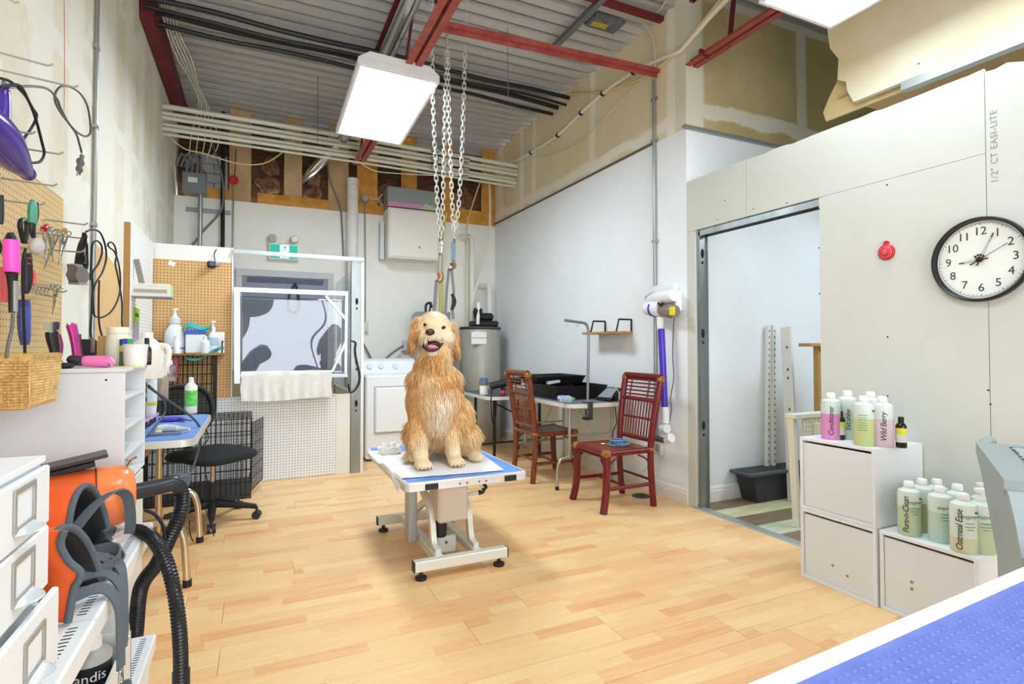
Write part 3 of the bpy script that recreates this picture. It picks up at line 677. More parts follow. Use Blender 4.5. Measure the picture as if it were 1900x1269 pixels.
# water heater
t=thing('water_heater','tall grey cylindrical water heater with a black pump on top','heater',(2.62,6.62,0))
G().lathe([(.255,.02),(.26,.03),(.26,1.43),(.255,1.44)],(2.62,6.62,0),36).build('tank',M('grey_tank','#a9a79b',.4,.2),t)
G().lathe([(.265,1.435),(.27,1.445),(.265,1.47),(.2,1.475)],(2.62,6.62,0),36).build('lid',M('dark_lid','#3c3b38',.5),t)
G().box(2.40,2.60,6.355,6.368,1.25,1.40).build('label',WHITEP,t,0); G().box(2.40,2.60,6.352,6.356,1.325,1.331).build('label_stripe',REDP,t,0)
p=G().box(2.5,2.83,6.5,6.72,1.475,1.55,.015).box(2.55,2.78,6.52,6.7,1.55,1.65,.03).build('pump',BLK,t)
G().lathe([(.05,0),(.06,.03),(.06,.08),(.045,.11)],(2.56,6.55,1.60),16).build('pump_head',BLK,p); G().cyl((2.54,6.5,1.5),(2.56,6.52,1.78),.022,n=10).build('pump_tube',WHITEP,p)
# utility sink splash behind the dog
t=thing('utility_sink','grey rounded sink splashback behind the head of the dog','sink',(1.95,6.7,0))
pl=[(1.76,.0)]+[(1.76,1.56),(1.775,1.62),(1.82,1.655),(1.9,1.66),(2.25,1.66),(2.25,0)]
G().prism(pl,'y',6.72,6.78).build('splashback',M('grey_steel_panel','#86868a',.4,.3),t,0)
G().tube(cr([(1.92,6.70,1.66),(1.92,6.68,1.74),(1.95,6.62,1.76),(1.97,6.6,1.70)],5),.016,8).cyl((1.97,6.7,1.66),(1.99,6.7,1.78),.012,n=8).build('tap',M('dark_chrome','#54524c',.25,.8),t)
G().box(1.76,2.25,6.25,6.72,.5,.85,.03).build('basin',M('basin_grey','#77787a',.5),t)
# dryer
t=thing('clothes_dryer','white front loading clothes dryer beside the steel post','dryer',(1.4,6.3,0))
W2=M('dryer_enamel','#eff1f1',.25)
G().box(1.06,1.74,5.97,6.64,.02,.91,.015).build('body',W2,t)
G().prism([(6.50,.905),(6.66,.905),(6.66,1.07),(6.60,1.08),(6.545,1.05)],'x',1.06,1.74).build('control_panel',M('dryer_panel','#eceff0',.3),t)
d=G().box(1.16,1.65,5.945,5.97,.30,.78,.03).build('door',M('dryer_door','#f3f5f5',.25),t); G().box(1.60,1.63,5.935,5.947,.5,.58,.004).build('handle',WHITEP,d)
G().box(1.145,1.665,5.966,5.972,.285,.795).build('door_seam',M('seam_grey','#b9bdbf',.5),t,0)
for x in (1.2,1.33,1.5): G().lathe([(.035,0),(.03,.03)],(x,6.53,.985),16,Euler((R(72),0,0))).build('knob',M('knob_white','#dfe3e5',.3),t)
G().box(1.075,1.725,5.99,6.62,0,.02).build('foot_rail',BLK,t)
# wall socket with thick cord
t=thing('dryer_socket','grey wall socket with a thick grey cord behind the dryer','socket',(1.7,7.05,1.2))
pc=oY(757,641,7.05)
G().box(pc.x-.07,pc.x+.07,7.03,7.09,pc.z-.07,pc.z+.07,.006).build('box',MATS['light_grey_box'],t); G().lathe([(.03,0),(.03,.012)],(pc.x+.025,7.03,pc.z),14,Euler((R(90),0,0))).build('outlet',BLK,t)
G().tube(cr([(pc.x-.07,7.04,pc.z-.01)]+[oY(u,v,6.95) for u,v in ((735,650),(722,660),(712,672),(708,690))],5),.014,8).build('cord',GRY,t)
cable([oY(u,v,7.05) for u,v in ((670,630),(680,648),(690,668),(700,690))],.012,GRY,'grey hose slanting down behind the dryer',name='hose')
cable([oY(u,v,5.46) for u,v in ((650,632),(660,636),(659,650),(662,670),(668,700),(662,720),(650,728),(646,712))],.008,BLK,'black cord hanging on the steel stall post')
# camera on the panel
t=thing('wall_camera','small black square camera on the stall panel','camera',oY(393,492,5.47))
c=oY(392,491,5.44); G().obox(c,(.065,.04,.06),Euler((R(-15),0,R(20))),.012).build('body',BLK,t)
G().cyl(c,c+V((.05,.055,.01)),.014,.02,n=10).build('mount',GREYP,t); G().tube(cr([c+V((.03,.04,.02)),oY(398,470,5.49),oY(407,455,5.52),oY(410,445,5.55)],5),.004,6).build('cable',BLK,t)
# ================================================================ chains
def link_mesh():
    g=G(); a=.0145; b=.016; pts=[]
    for i in range(16):
        t=2*math.pi*i/16; s=math.sin(t); pts.append((math.cos(t)*.0125,0,s*.0125+(.0145 if s>.01 else (-.0145 if s<-.01 else 0))))
    g.tube(pts,.0048,6,closed=True); return g.mesh('link',M('zinc_chain','#dcdcd6',.35,.55),.9)
LM=link_mesh()
def chain(strands,label,loc):
    t=thing('hoist_chain',label,'chain',loc,0,'hanging hoist chains')
    for P in strands:
        P=cr([V(p) for p in P],12); acc=0; i=0; nxt=0; L=[0]
        for a,b in zip(P,P[1:]): L.append(L[-1]+(b-a).length)
        s=0; k=0; j=0
        while s<L[-1]:
            while L[j+1]<s: j+=1
            f=(s-L[j])/max(1e-9,L[j+1]-L[j]); p=P[j].lerp(P[j+1],f); d=(P[j+1]-P[j]).normalized()
            o=bpy.data.objects.new('link',LM); col.objects.link(o); o.parent=t
            qd=d.to_track_quat('Z','Y'); o.rotation_euler=(qd@Euler((0,0,R(20+90*(k%2)))).to_quaternion()).to_euler(); o.location=p-V(loc); s+=.042; k+=1
    return t
CYY=4.0
def cp(l): return [oY(u,v,CYY) for u,v in l]
tl=oY(818,455,CYY)
t=chain([[oY(799,0,CYY)+V((-.005,0,.2))]+cp(((800,0),(804,200),(808,300),(812,380),(817,440))),[oY(832,0,CYY)+V((.01,0,.2))]+cp(((831,0),(826,200),(823,320),(821,400),(818,445)))],'left pair of pale steel chains joining above the dog',tl)
cl=oY(843,430,CYY)
t2=chain([[oY(830,0,CYY+.03)+V((.0,.0,.2))]+[oY(u,v,CYY+.03) for u,v in ((830,0),(833,200),(837,320),(840,400),(842,432))],[oY(866,0,CYY)+V((.01,0,.2))]+cp(((865,0),(860,200),(855,320),(849,400),(843,430)))],'right pair of pale steel chains holding a blue spring scale',cl)
GST=M('grey_strap','#84868a',.8); 
def sub(t,l1,ax=CYY):
    pass
limb([(818,448,5),(819,458,6),(818,470,4)],'y',CYY).build('swivel',CHROME,t)
G().bar(oY(817,474,CYY),oY(816,505,CYY),.02,.012,(0,1,0),.002).build('tensioner',M('steel_grey','#9aa09c',.4,.6),t)
limb([(815,505,5),(818,515,6),(813,522,5)],'y',CYY).build('hook',M('brass_hook','#b08a6a',.35,.7),t)
G().ribbon([oY(u,v,CYY) for u,v in ((810,520),(808,545),(806,570),(804,600),(802,640))],.03,.004,(1,.3,0)).build('strap',GST,t)
limb([(842,432,2),(843,442,2),(842,449,4)],'y',CYY).build('swivel',CHROME,t2)
G().bar(oY(841,449,CYY),oY(841,484,CYY),.033,.02,(0,1,0),.003).build('spring_scale',M('blue_grey_scale','#7f93ac',.4),t2)
limb([(838,486,9),(842,494,9),(834,500,6)],'y',CYY,flat=.5).build('hook',M('bronze_hook','#a58f78',.35,.7),t2)
for a in (((833,500),(829,535),(827,570),(825,620)),((838,500),(840,520),(842,540),(839,570),(841,592))):
    G().ribbon([oY(u,v,CYY) for u,v in a],.025,.004,(1,.4,0)).build('strap',GST,t2)
limb([(839,545,3),(843,560,4),(838,575,3)],'y',CYY).build('buckle',BLK,t2)
# ================================================================ left side
PURP=M('purple_gloss','#4b2f92',.2); PINK=M('hot_pink','#ef52c2',.4); GREEN=M('teal_green_rubber','#4f9b80',.45); NAVY=M('navy_blue_plastic','#46549c',.4)
ORANGE=M('orange_enamel','#f2703a',.25,var=.02); WICK=M('wicker','#c9a25e',.7,c2='#e0c48a',vs=40); CREAM=M('cream_plastic','#ece8d4',.45)
MELA=MATS['white_melamine']; STL=M('polished_steel','#c0c2c2',.2,.95)
# ---- boards on the left wall
t=thing('wall_pegboard','brown pegboard full of hooks on the left wall','pegboard',(-.83,2.6,.95))
G().box(-.84,-.83,1.6,3.205,.95,1.905).build('batten',M('batten_tan','#b98e55',.7),t,0); G().box(-.83,-.823,1.58,3.21,.94,1.91).build('pegboard',PEGL,t,0)
one('tan_board',G().prism([(3.79,1.05),(4.45,1.05),(4.45,1.72),(4.0,1.78),(3.79,1.80)],'x',-.839,-.825),M('tan_hardboard','#dfb981',.65,var=.02),'plain tan hardboard behind the hanging cords','board')
t=thing('white_pegboard','white pegboard panel on tan battens beside the stall','pegboard',(-.82,5.0,.9))
G().box(-.84,-.80,4.60,4.64,1.0,2.09).build('batten',MATS['batten_tan'],t,0); G().box(-.84,-.80,5.40,5.44,1.0,2.09).build('batten',MATS['batten_tan'],t,0)
G().box(-.80,-.792,4.59,5.47,1.0,2.095).build('pegboard',peg_mat('white_pegboard_left','#f0f0ea','#8f8b80','YZ',.0254,.004,.01),t,0)
t=thing('carton','long white carton resting on pegboard hooks','box',(-.69,4.66,1.57))
G().box(-.80,-.56,4.60,4.74,1.575,1.665,.003).build('carton_body',M('white_card','#eeece6',.7),t,0); G().box(-.562,-.557,4.605,4.735,1.58,1.66).build('green_end',M('pale_green_card','#b8d49a',.7),t,0)
G().box(-.78,-.58,4.598,4.60,1.60,1.625).build('print',M('grey_print','#b5b0a6',.8),t,0)
for y in (4.62,4.72): G().tube([(-.80,y,1.568),(-.55,y,1.568)],.004,6).build('hook_rod',STL,t)
one('grey_clip',G().bar((-.74,4.66,1.665),(-.775,4.66,1.84),.035,.02,(0,1,0),.004),M('grey_metal_clip','#8f8d86',.4,.5),'grey metal clip leaning on the white carton','clip')
t=thing('hanging_packet','clear packet with a bright green header below the carton','packet',(-.785,4.75,1.2))
G().box(-.792,-.784,4.66,4.86,1.40,1.50).build('header_card',M('lime_card','#9ac43a',.6),t,0); G().box(-.791,-.785,4.66,4.86,1.13,1.40).build('packet_body',M('grey_pack','#b9b3b8',.3,c2='#8a858c',vs=12),t,0)
G().box(-.785,-.783,4.70,4.82,1.435,1.46).build('logo_outline',M('dark_green','#2c4a20',.6),t,0)
# ---- hooks
HK=M('hook_wire','#b4b2aa',.35,.7)
def hook(tip,Y,label,rise=.02,dbl=False):
    p=oY(tip[0],tip[1],Y); w=V((-.83,Y,p.z+rise)); d=(p-w).normalized()
    g=G().tube([w,p,p+d*.012+V((0,0,.010))],.0035,6)
    if dbl: g.tube([w+V((0,.03,0)),p+V((0,.03,0)),p+V((.012,.03,.010))],.0035,6)
    return one('peg_hook',g,HK,label,'hook','wire hooks on the left wall')
hook((28,5),2.5,'topmost wire hook on the left wall')
hook((90,122),2.42,'empty wire hook above the coiled black cord')
hook((138,162),2.50,'wire hook carrying the coiled cord with the plug')
hook((58,248),2.30,'short wire hook behind the purple hair dryer',.008)
hook((110,286),2.44,'wire hook in front of the purple hair dryer nozzle',.01)
hook((99,345),2.52,'wire hook just above the brown pegboard holes',.01)
hook((76,380),2.46,'wire hook carrying the green brush',.005)
hook((157,417),2.95,'long wire hook above the rows of scissors',.01)
hook((150,442),2.80,'wire hook holding the black clipper',.01)
hook((150,468),2.70,'wire hook below the black clipper handle',.004)
hook((118,542),2.9,'wire rack hook with hanging scissors',.02)
XP=-.70
def ob(name,label,cat,parts,loc=None,grp=None):
    t=thing(name,label,cat,loc if loc is not None else (0,0,0),0,grp)
    for nm,g,mt in parts: g.build(nm,mt,t)
    return t
# ---- purple hair dryer with cord
ob('hair_dryer','shiny purple hair dryer hanging at the left edge','hair dryer',[
 ('barrel',limb([(-55,205,34),(-30,228,38),(0,262,36),(25,293,26),(44,315,15),(50,321,12)],'x',XP),PURP),
 ('nozzle_rim',limb([(47,318,14),(52,323,13)],'x',XP),M('purple_dark','#3a2370',.25)),
 ('handle',limb([(2,262,17),(6,215,14),(7,172,12),(8,166,9)],'x',XP,flat=.8),PURP),
 ('hanging_loop',limb([(8,170,7),(8,158,5),(5,148,2)],'x',XP),GREYP)],oX(0,240,XP))
cable([oX(u,v,XP+.01) for u,v in ((0,145),(20,152),(45,175),(60,200),(68,215),(58,238),(36,268))],.0045,BLKR,'black cord of the purple dryer crossing itself')
cable([oX(u,v,XP+.02) for u,v in ((0,162),(35,158),(52,185),(66,220),(78,265),(82,285),(74,300),(55,302))],.0045,BLKR,'black cord drooping in a loop right of the dryer')
t=ob('coiled_cord','coiled grey-black cord with a two pin plug','cord',[
 ('cord',G().tube(cr([oX(u,v,-.69) for u,v in ((15,162),(60,160),(90,166),(106,184),(112,200),(130,232),(150,250),(163,252),(168,240),(163,200),(150,175),(132,162),(115,160),(104,170),(102,185),(110,205),(130,232),(142,250),(148,270),(152,285))],5),.0042,7),M('grey_black_cord','#4a4b4c',.45)),
 ('tag',limb([(154,282,8),(153,289,8)],'x',-.69,flat=.4),WHITEP),
 ('plug',limb([(152,290,5),(151,297,5),(149,301,9),(148,304,6),(148,312,7),(147,315,8),(146,320,4),(146,322,1)],'x',-.69,flat=.7),M('plug_grey','#5b5a56',.5)),
 ('pin',limb([(144,318,1.6),(143,326,1.6)],'x',-.69),STL),('pin',limb([(149,318,1.6),(148,325,1.6)],'x',-.69),STL)],oX(150,300,-.69))
# ---- brushes
ob('slicker_brush','slicker brush with a teal green handle and wire pad','brush',[
 ('handle',limb([(62,372,6),(61,385,10),(60,405,10),(61,418,8)],'x',-.66,flat=.7),GREEN),
 ('neck',limb([(60,414,8),(60,428,7),(62,440,5)],'x',-.66,flat=.7),BLK),
 ('grip_edge',limb([(68,375,2.5),(69,395,3),(66,412,3),(62,424,2)],'x',-.655),BLK),
 ('wire_pad',G().ell(oX(68,456,-.66),(.02,.036,.03),Euler((R(25),0,0))),M('grey_bristles','#c6c2bc',.8,bump=.8,bs=300))],oX(62,440,-.66))
ob('round_brush','hairbrush with a hot pink barrel and black handle','brush',[
 ('tip',limb([(20,432,5),(21,440,9),(21,446,11)],'x',-.63),BLK),
 ('barrel',limb([(21,445,12),(21,470,12.5),(22,500,12.5),(22,506,11)],'x',-.63),PINK),
 ('handle',limb([(22,505,10),(23,520,8),(23,540,6.5),(22,580,5)],'x',-.63),BLK),
 ('comb_strip',slab([(27,521),(31,521),(31,578),(27,578)],'x',-.62,.006),M('silver_comb','#a7a9a6',.4,.5))],oX(22,500,-.63))
ob('dematting_tool','black grooming tool with red buttons and red grip','clipper',[
 ('loop',G().tube(cr([oX(u,v,-.72) for u,v in ((44,450),(38,425),(38,412),(43,408),(49,412),(50,430),(46,450)) ],5),.008,8),BLK),
 ('body',limb([(50,470,9),(51,485,10),(51,510,11),(50,530,10),(48,543,6)],'x',-.71,flat=.7),BLK),
 ('button',limb([(54,478,3.4),(54,480,3.4)],'x',-.685),REDP),('button',limb([(53,488,3.4),(53,490,3.4)],'x',-.685),REDP),
 ('grip',limb([(61,502,3),(63,515,4),(61,528,3)],'x',-.70),M('coral_red','#e85a55',.4)),
 ('blade',slab([(34,530),(41,532),(40,548),(33,546)],'x',-.71,.01),STL)],oX(50,510,-.71))
for i,(u0,u1) in enumerate(((-4,7),(8,16))):
    one('red_comb',slab([(u0,497),(u1,495),(u1,560),(u0,561)],'x',-.66,.012),M('comb_red','#d8474a',.4),('red tool handle at the very left edge','narrow red tool handle beside the pink brush')[i],'handle','red tool handles')
limb_g=limb([(-12,440,8),(-6,455,8),(-5,470,6)],'x',-.70,flat=.6); one('black_grip',limb_g,BLK,'black tool grip cut off at the left edge','grip')
one('grey_grip',limb([(2,362,4),(2,400,4.5),(2,416,3)],'x',-.63),BLK,'black comb spine hanging at the upper left edge','comb')
ob('bath_brush','navy blue rubber bath brush hanging upside down','brush',[
 ('head',limb([(45,560,14),(45,575,15.5),(45,605,15.5),(46,628,13),(46,640,10)],'x',-.70,flat=.6),NAVY),
 ('collar',limb([(44,556,13),(44,569,14)],'x',-.70,flat=.65),M('navy_dark','#343f7c',.4)),
 ('hole',limb([(35,587,4),(35,588,4)],'x',-.685),BLK)],oX(45,600,-.70))
cable([oX(u,v,-.66) for u,v in ((48,462),(43,480),(42,520),(43,560),(44,600),(46,650),(44,676))],.0042,BLKR,'black cord hanging in front of the navy brush')
cable([oX(u,v,-.64) for u,v in ((24,582),(22,610),(15,640),(12,664))],.0045,M('grey_cord','#5e6062',.5),'grey cord running down from the pink brush')
# ---- scissors
SCI=STL
def scissors(u,v,ang,L,X,label,mat=None,grp='grooming scissors on the pegboard'):
    t=thing('scissors',label,'scissors',oX(u,v,X),0,grp); mat=mat or SCI
    ca,sa=math.sin(R(ang)),math.cos(R(ang))
    def at(a,b): return (u+ca*a+sa*b, v+sa*a-ca*b)
    for s in (-1,1):
        c=at(0,s*5); pts=[oX(c[0]+4.2*math.cos(k*math.pi/5),c[1]+4.2*math.sin(k*math.pi/5),X) for k in range(10)]
        G().tube(pts,.0025,6,closed=True).build('finger_ring',mat,t)
        a,b,d=at(4,s*4),at(L*.45,s*1.0),at(L,-s*.5)
        limb([(a[0],a[1],1.8),(b[0],b[1],2.4),(d[0],d[1],.6)],'x',X+.003*s,n=6,flat=.4).build('blade',mat,t)
    p=at(L*.45,0); limb([(p[0],p[1],1.6),(p[0]+.4,p[1],1.6)],'x',X+.006,n=6).build('pivot',mat,t)
    return t
for u,v,a,L,lb in ((84,425,0,62,'leftmost steel scissors of the upper hook'),(92,427,6,58,'second steel scissors on the upper hook'),(106,432,-20,70,'slanted long steel scissors on the upper hook'),(114,430,-4,52,'short steel scissors on the upper hook'),(123,432,-14,62,'rightmost steel scissors of the upper hook')):
    scissors(u,v,a,L,-.73,lb)
scissors(103,532,-6,52,-.74,'steel scissors hanging alone on the lower wire rack')
for i,u in enumerate((66,73,80,87)):
    g=G().tube([oX(u+4*math.cos(k*math.pi/5),534+i+4*math.sin(k*math.pi/5),-.75) for k in range(10)],.002,6,closed=True)
    g.tube([oX(u,538+i,-.75),oX(u+3,548+i,-.75)],.002,6)
    one('shear_ring',g,SCI,('first','second','third','fourth')[i]+' small steel ring on the lower wire rack','ring','steel rings on the wire rack')
one('wire_rack',G().tube([oX(u,v,-.80) for u,v in ((58,524),(100,532)) ]+[oX(118,536,-.72)],.003,6).tube([oX(u,v,-.80) for u,v in ((55,541),(85,548))]+[oX(105,553,-.72)],.003,6),HK,'thin wire rack low on the brown pegboard','rack')
one('red_clip',limb([(82,424,4),(86,420,5),(84,428,3)],'x',-.72),M('ruby','#b0243c',.3),'small ruby red clip among the scissors','clip')
one('amber_clip',limb([(118,428,4),(121,426,4)],'x',-.715),M('amber','#c98e3c',.3),'small amber clip among the scissors','clip')
# ---- black clipper on hook with cord loops
ob('hanging_clipper','black hair clipper with a taupe guard hanging by its cord','clipper',[
 ('body',limb([(156,432,3),(157,440,5),(154,455,8),(152,475,10),(151,492,11),(148,500,9)],'x',-.64,flat=.7),M('gloss_black','#17181a',.18)),
 ('teal_band',limb([(160,486,4),(158,498,5),(155,506,4)],'x',-.64),M('teal','#2f9aa0',.4)),
 ('guard',slab([(133,490),(143,492),(152,500),(158,508),(157,518),(150,527),(137,525),(131,510),(134,502)],'x',-.635,.03),M('taupe_guard','#6f665e',.5)),
 ('guard_teeth',slab([(136,524),(154,525),(153,529),(137,528)],'x',-.635,.034),M('silver_comb','#a7a9a6',.4,.5)),
 ('blade',slab([(134,489),(150,491),(152,496),(140,496)],'x',-.61,.01),STL)],oX(152,480,-.64))
CO=[[(160,430),(172,426),(186,432),(195,455),(197,480),(190,505),(178,525),(172,545),(170,580),(168,620),(175,640),(178,655)],
[(168,660),(172,640),(164,620),(160,640),(158,660)],
[(168,520),(170,470),(172,452),(180,447),(188,455),(189,470),(182,490),(172,505),(172,530),(174,580),(180,588),(192,588),(206,578),(217,560),(223,535),(222,500),(214,470),(204,460),(200,455),(203,450),(209,451),(214,460),(216,475),(214,490),(220,520),(226,560),(226,600),(230,618),(240,640),(246,660),(249,678)],
[(184,520),(183,560),(184,600),(190,625),(200,650),(206,676)]]
for i,c in enumerate(CO):
    if i==1: continue
    c=[q for q in c]; cable([oX(u,v,-.66-.012*i) for u,v in c],.0042,BLKR,('cord of the hanging black clipper','','long black cord crossing the tan board in loops','straight black cord behind the looped cords')[i])
# ---- white shelf tower on the shelving
CT=1.14
t=thing('shelf_tower','white cabinet tower with open side shelves against the left wall','cabinet',(-.64,2.67,0))
WB=M('white_laminate','#dfe3e4',.4); 
G().box(-.84,-.44,2.46,2.475,.70,CT-.015,.002).build('side_panel',WB,t,0); G().box(-.84,-.44,2.875,2.89,.70,CT-.015,.002).build('side_panel',WB,t,0)
G().box(-.84,-.435,2.455,2.895,CT-.015,CT,.002).build('top_board',WB,t,0); G().box(-.84,-.825,2.475,2.875,.70,CT-.015).build('back_panel',WB,t,0)
for z in (.70,.80,.905,1.02): G().box(-.825,-.44,2.475,2.875,z,z+.014,.002).build('shelf_board',WB,t,0)
G().box(-.84,-.445,2.455,2.895,0,.685,.003).build('base_cabinet',M('white_laminate2','#e4e4de',.45),t,0)
for u,v in ((197,705),(196,848)):
    p=oY(u,v,2.46); G().cyl(p,p-V((0,.002,0)),.004,n=8).build('screw_cap',BLK,t)
one('clear_dish',G().lathe([(.05,0),(.058,.01),(.055,.028),(.05,.03)],(-.51,2.62,.82),18),M('frosted','#cfd8d8',.2,alpha=.7),'clear plastic dish on a side shelf of the white cabinet','dish')
# ---- things on top of the tower
def lat(name,label,cat,loc,parts,grp=None,n=18):
    t=thing(name,label,cat,loc,0,grp)
    for nm,prof,mt in parts: G().lathe(prof,loc,n).build(nm,mt,t)
    return t
Yc=2.56
def topx(u,Y): p=oY(u,680,Y); return (p.x,Y,CT)
t=ob('pink_clipper','metallic pink clipper standing upright on the cabinet','clipper',[
 ('body',limb([(143,665,12),(141,645,11.5),(137,622,12.5),(133,606,13.5),(132,603,13)],'y',2.60,flat=.6),M('metal_pink','#c03c8c',.25,.3)),
 ('side_grip',limb([(150,662,4),(147,640,4),(146,620,4)],'y',2.60),M('deep_berry','#5c1440',.3)),
 ('badge',limb([(140,629,4),(140,630,4)],'y',2.585),M('badge_dark','#6a2050',.4)),
 ('charger_base',limb([(140,678,16),(141,668,15)],'y',2.60,flat=.8),BLK),('head',limb([(132,604,13),(131,600,12)],'y',2.60,flat=.5),STL)],topx(140,2.6))
t=ob('dark_clipper','black and berry clipper with a wide silver blade on the cabinet','clipper',[
 ('body',limb([(103,672,12),(102,650,12),(98,630,14),(96,616,14)],'y',2.55,flat=.7),BLK),('berry_edge',limb([(111,660,4),(112,640,4.5),(108,620,4)],'y',2.55),M('berry','#74204e',.3)),
 ('blade',slab([(80,598),(110,597),(108,612),(98,618),(84,614)],'y',2.53,.02),M('mirror_blade','#b8c4c6',.12,1)),('charger_base',limb([(102,684,15),(102,668,14)],'y',2.55,flat=.8),BLK)],topx(102,2.55))
ob('black_pouch','black case with silver clasps behind the pink clipper','case',[('case',G().obox(oY(163,650,2.75),(.055,.05,.09),None,.008),BLK),('clasp',G().obox(oY(172,640,2.72),(.012,.006,.06),None,.002),STL)],topx(163,2.75))
ob('oval_brush','black oval rubber brush lying on the cabinet edge','brush',[('pad',G().ell(oY(104,679,2.50)+V((0,0,.0)),(.055,.035,.014)),BLKR),('strap',G().tube(cr([oY(u,v,2.49) for u,v in ((85,680),(100,670),(122,678))],5),.007,8),M('dark_grey_strap','#3c4044',.5))],topx(104,2.5))
ob('navy_comb','navy blue comb brush lying behind the wicker basket','brush',[('frame',limb([(28,672,3),(45,664,5),(60,663,5),(66,672,3)],'x',-.66,flat=.6),M('navy_comb','#39406e',.4)),('pad',limb([(38,674,4),(58,673,4)],'x',-.66),M('blue_grey','#6a70a0',.5))],oX(50,670,-.66))
ob('pink_bottle','pink bottle with a black cap lying on the cabinet','bottle',[('body',limb([(152,670,7),(160,670,10),(200,671,11),(203,672,10)],'y',2.54),M('candy_pink','#f07ab4',.35)),('cap',limb([(126,664,5),(132,666,8),(150,669,8)],'y',2.54),M('charcoal_cap','#3a3236',.4))],topx(170,2.54))
one('yellow_cloth',G().obox(oY(238,681,2.62),(.075,.08,.006),None,.002),M('yellow_sponge','#e4dd8c',.8),'small pale yellow cloth on the cabinet edge','cloth')
one('purple_marker',limb([(190,676,2.5),(203,681,2.5)],'y',2.6),M('indigo','#4d3f9c',.4),'small indigo marker beside the pink bottle','marker')
one('white_card_box',G().obox(oX(18,671,-.68),(.05,.1,.018),Euler((0,0,R(8))),.002),WHITEP,'flat white card behind the wicker basket','card')
x=topx(218,2.80); lat('cream_tub','cream plastic tub with a rounded shoulder on the cabinet','tub',x,[('body',[(.042,0),(.044,.01),(.044,.10),(.04,.125),(.036,.135)],CREAM),('lid',[(.040,.135),(.040,.16),(.036,.162)],M('cream_lid','#f1ecd6',.45))])
x=topx(196,2.85); lat('gold_box','tan cardboard tube behind the cream tub','tube',x,[('body',[(.028,0),(.028,.125)],M('kraft','#cfa46a',.7))])
x=topx(228,2.72); lat('yellow_tube','small tube with blue and yellow bands on the cabinet','tube',x,[('body',[(.012,0),(.012,.06)],M('tube_dark','#5a6a52',.5)),('yellow_band',[(.0125,.06),(.0125,.085)],M('yellow_band','#e0cf4a',.5)),('blue_band',[(.0127,.085),(.0127,.11)],M('blue_band','#28368c',.5))])
x=topx(236,2.76); lat('green_tube','green upright tube behind the white pot','tube',x,[('body',[(.018,0),(.018,.11),(.016,.113)],M('leaf_green','#2f9a4c',.4))])
x=topx(251,2.70); lat('white_pot','white ointment pot in front of the jug','pot',x,[('body',[(.036,0),(.040,.01),(.043,.075)],M('pot_white','#eeeeec',.35)),('lid',[(.045,.075),(.045,.088),(.04,.09)],M('pot_lid','#e2e6e6',.35))])
x=topx(272,2.86); lat('black_spray','small black spray bottle with a floral label','bottle',x,[('body',[(.017,0),(.018,.005),(.018,.07),(.008,.085)],M('black_gloss2','#1a1718',.2)),('label',[(.0185,.015),(.0185,.06)],M('floral','#6e4a5a',.5,c2='#2c2a2e',vs=60)),('cap',[(.009,.085),(.009,.115),(.006,.118)],BLK)])
# hidden bracket shelf behind the tower that carries the jug
t=thing('bracket_shelf','white bracket shelf on the left wall behind the cabinet','shelf',(-.65,3.3,1.04)); G().box(-.84,-.50,2.98,3.75,1.04,1.058,.002).build('board',WB,t,0); G().prism([(-.84,1.04),(-.55,1.04),(-.84,.85)],'y',3.3,3.32).build('bracket',ZINC,t,0)
jx=oY(272,650,3.35)
t=thing('white_jug','big white plastic jug with a handle on the left shelf','jug',(jx.x,3.35,1.058))
G().lathe([(.075,0),(.08,.01),(.08,.13),(.07,.17),(.03,.205),(.026,.21)],(jx.x,3.35,1.058),20).build('body',M('jug_white','#f0eee6',.4),t); G().lathe([(.028,.21),(.028,.235),(.025,.237)],(jx.x,3.35,1.058),16).build('cap',WHITEP,t)
G().tube(cr([(jx.x+.06,3.33,1.058+.17),(jx.x+.10,3.32,1.058+.15),(jx.x+.095,3.32,1.058+.06)],5),.014,8).build('handle',MATS['jug_white'],t)
bx=oY(293,690,3.6); lat('white_bucket','short white bucket on the left shelf','bucket',(bx.x-.02,3.62,1.058),[('body',[(.06,0),(.075,.1)],M('bucket_white','#eceae2',.4)),('rim',[(.08,.1),(.08,.115),(.072,.118)],WHITEP)])
def sprayer(name,label,u0,u1,vt,vb,Y,body,trig,base=None,fill=None):
    d=depth(oY((u0+u1)/2,vb,Y)); s=d/FPX; c=oY((u0+u1)/2,vb,Y); h=(vb-vt)*s; r=(u1-u0)/2*s
    t=thing(name,label,'bottle',c)
    G().lathe([(r*.95,0),(r,.008),(r,h*.45),(r*.7,h*.6),(r*.32,h*.68),(r*.32,h*.74)],c,18).build('body',body,t)
    G().obox(c+V((0,0,h*.80)),(r*.7,r*.7,h*.12),None,.003).build('collar',trig,t); G().obox(c+V((r*.5,-.0,h*.92)),(r*2.0,r*.55,h*.13),Euler((0,R(-8),0)),.004).build('head',trig,t)
    G().bar(c+V((r*.9,0,h*.87)),c+V((r*1.0,0,h*.66)),.006,.008).build('trigger',WHITEP,t); return t
sprayer('green_sprayer','pale bottle with a green trigger sprayer on the grooming table',274,290,650,746,4.30,M('pale_aqua','#dfeeec',.3),M('bottle_green','#1f7c5c',.4))
sprayer('clear_sprayer','clear brown-tinted spray bottle with a white trigger beside it',290,311,668,742,4.36,M('smoky_clear','#b7a48c',.15,alpha=.75),WHITEP)
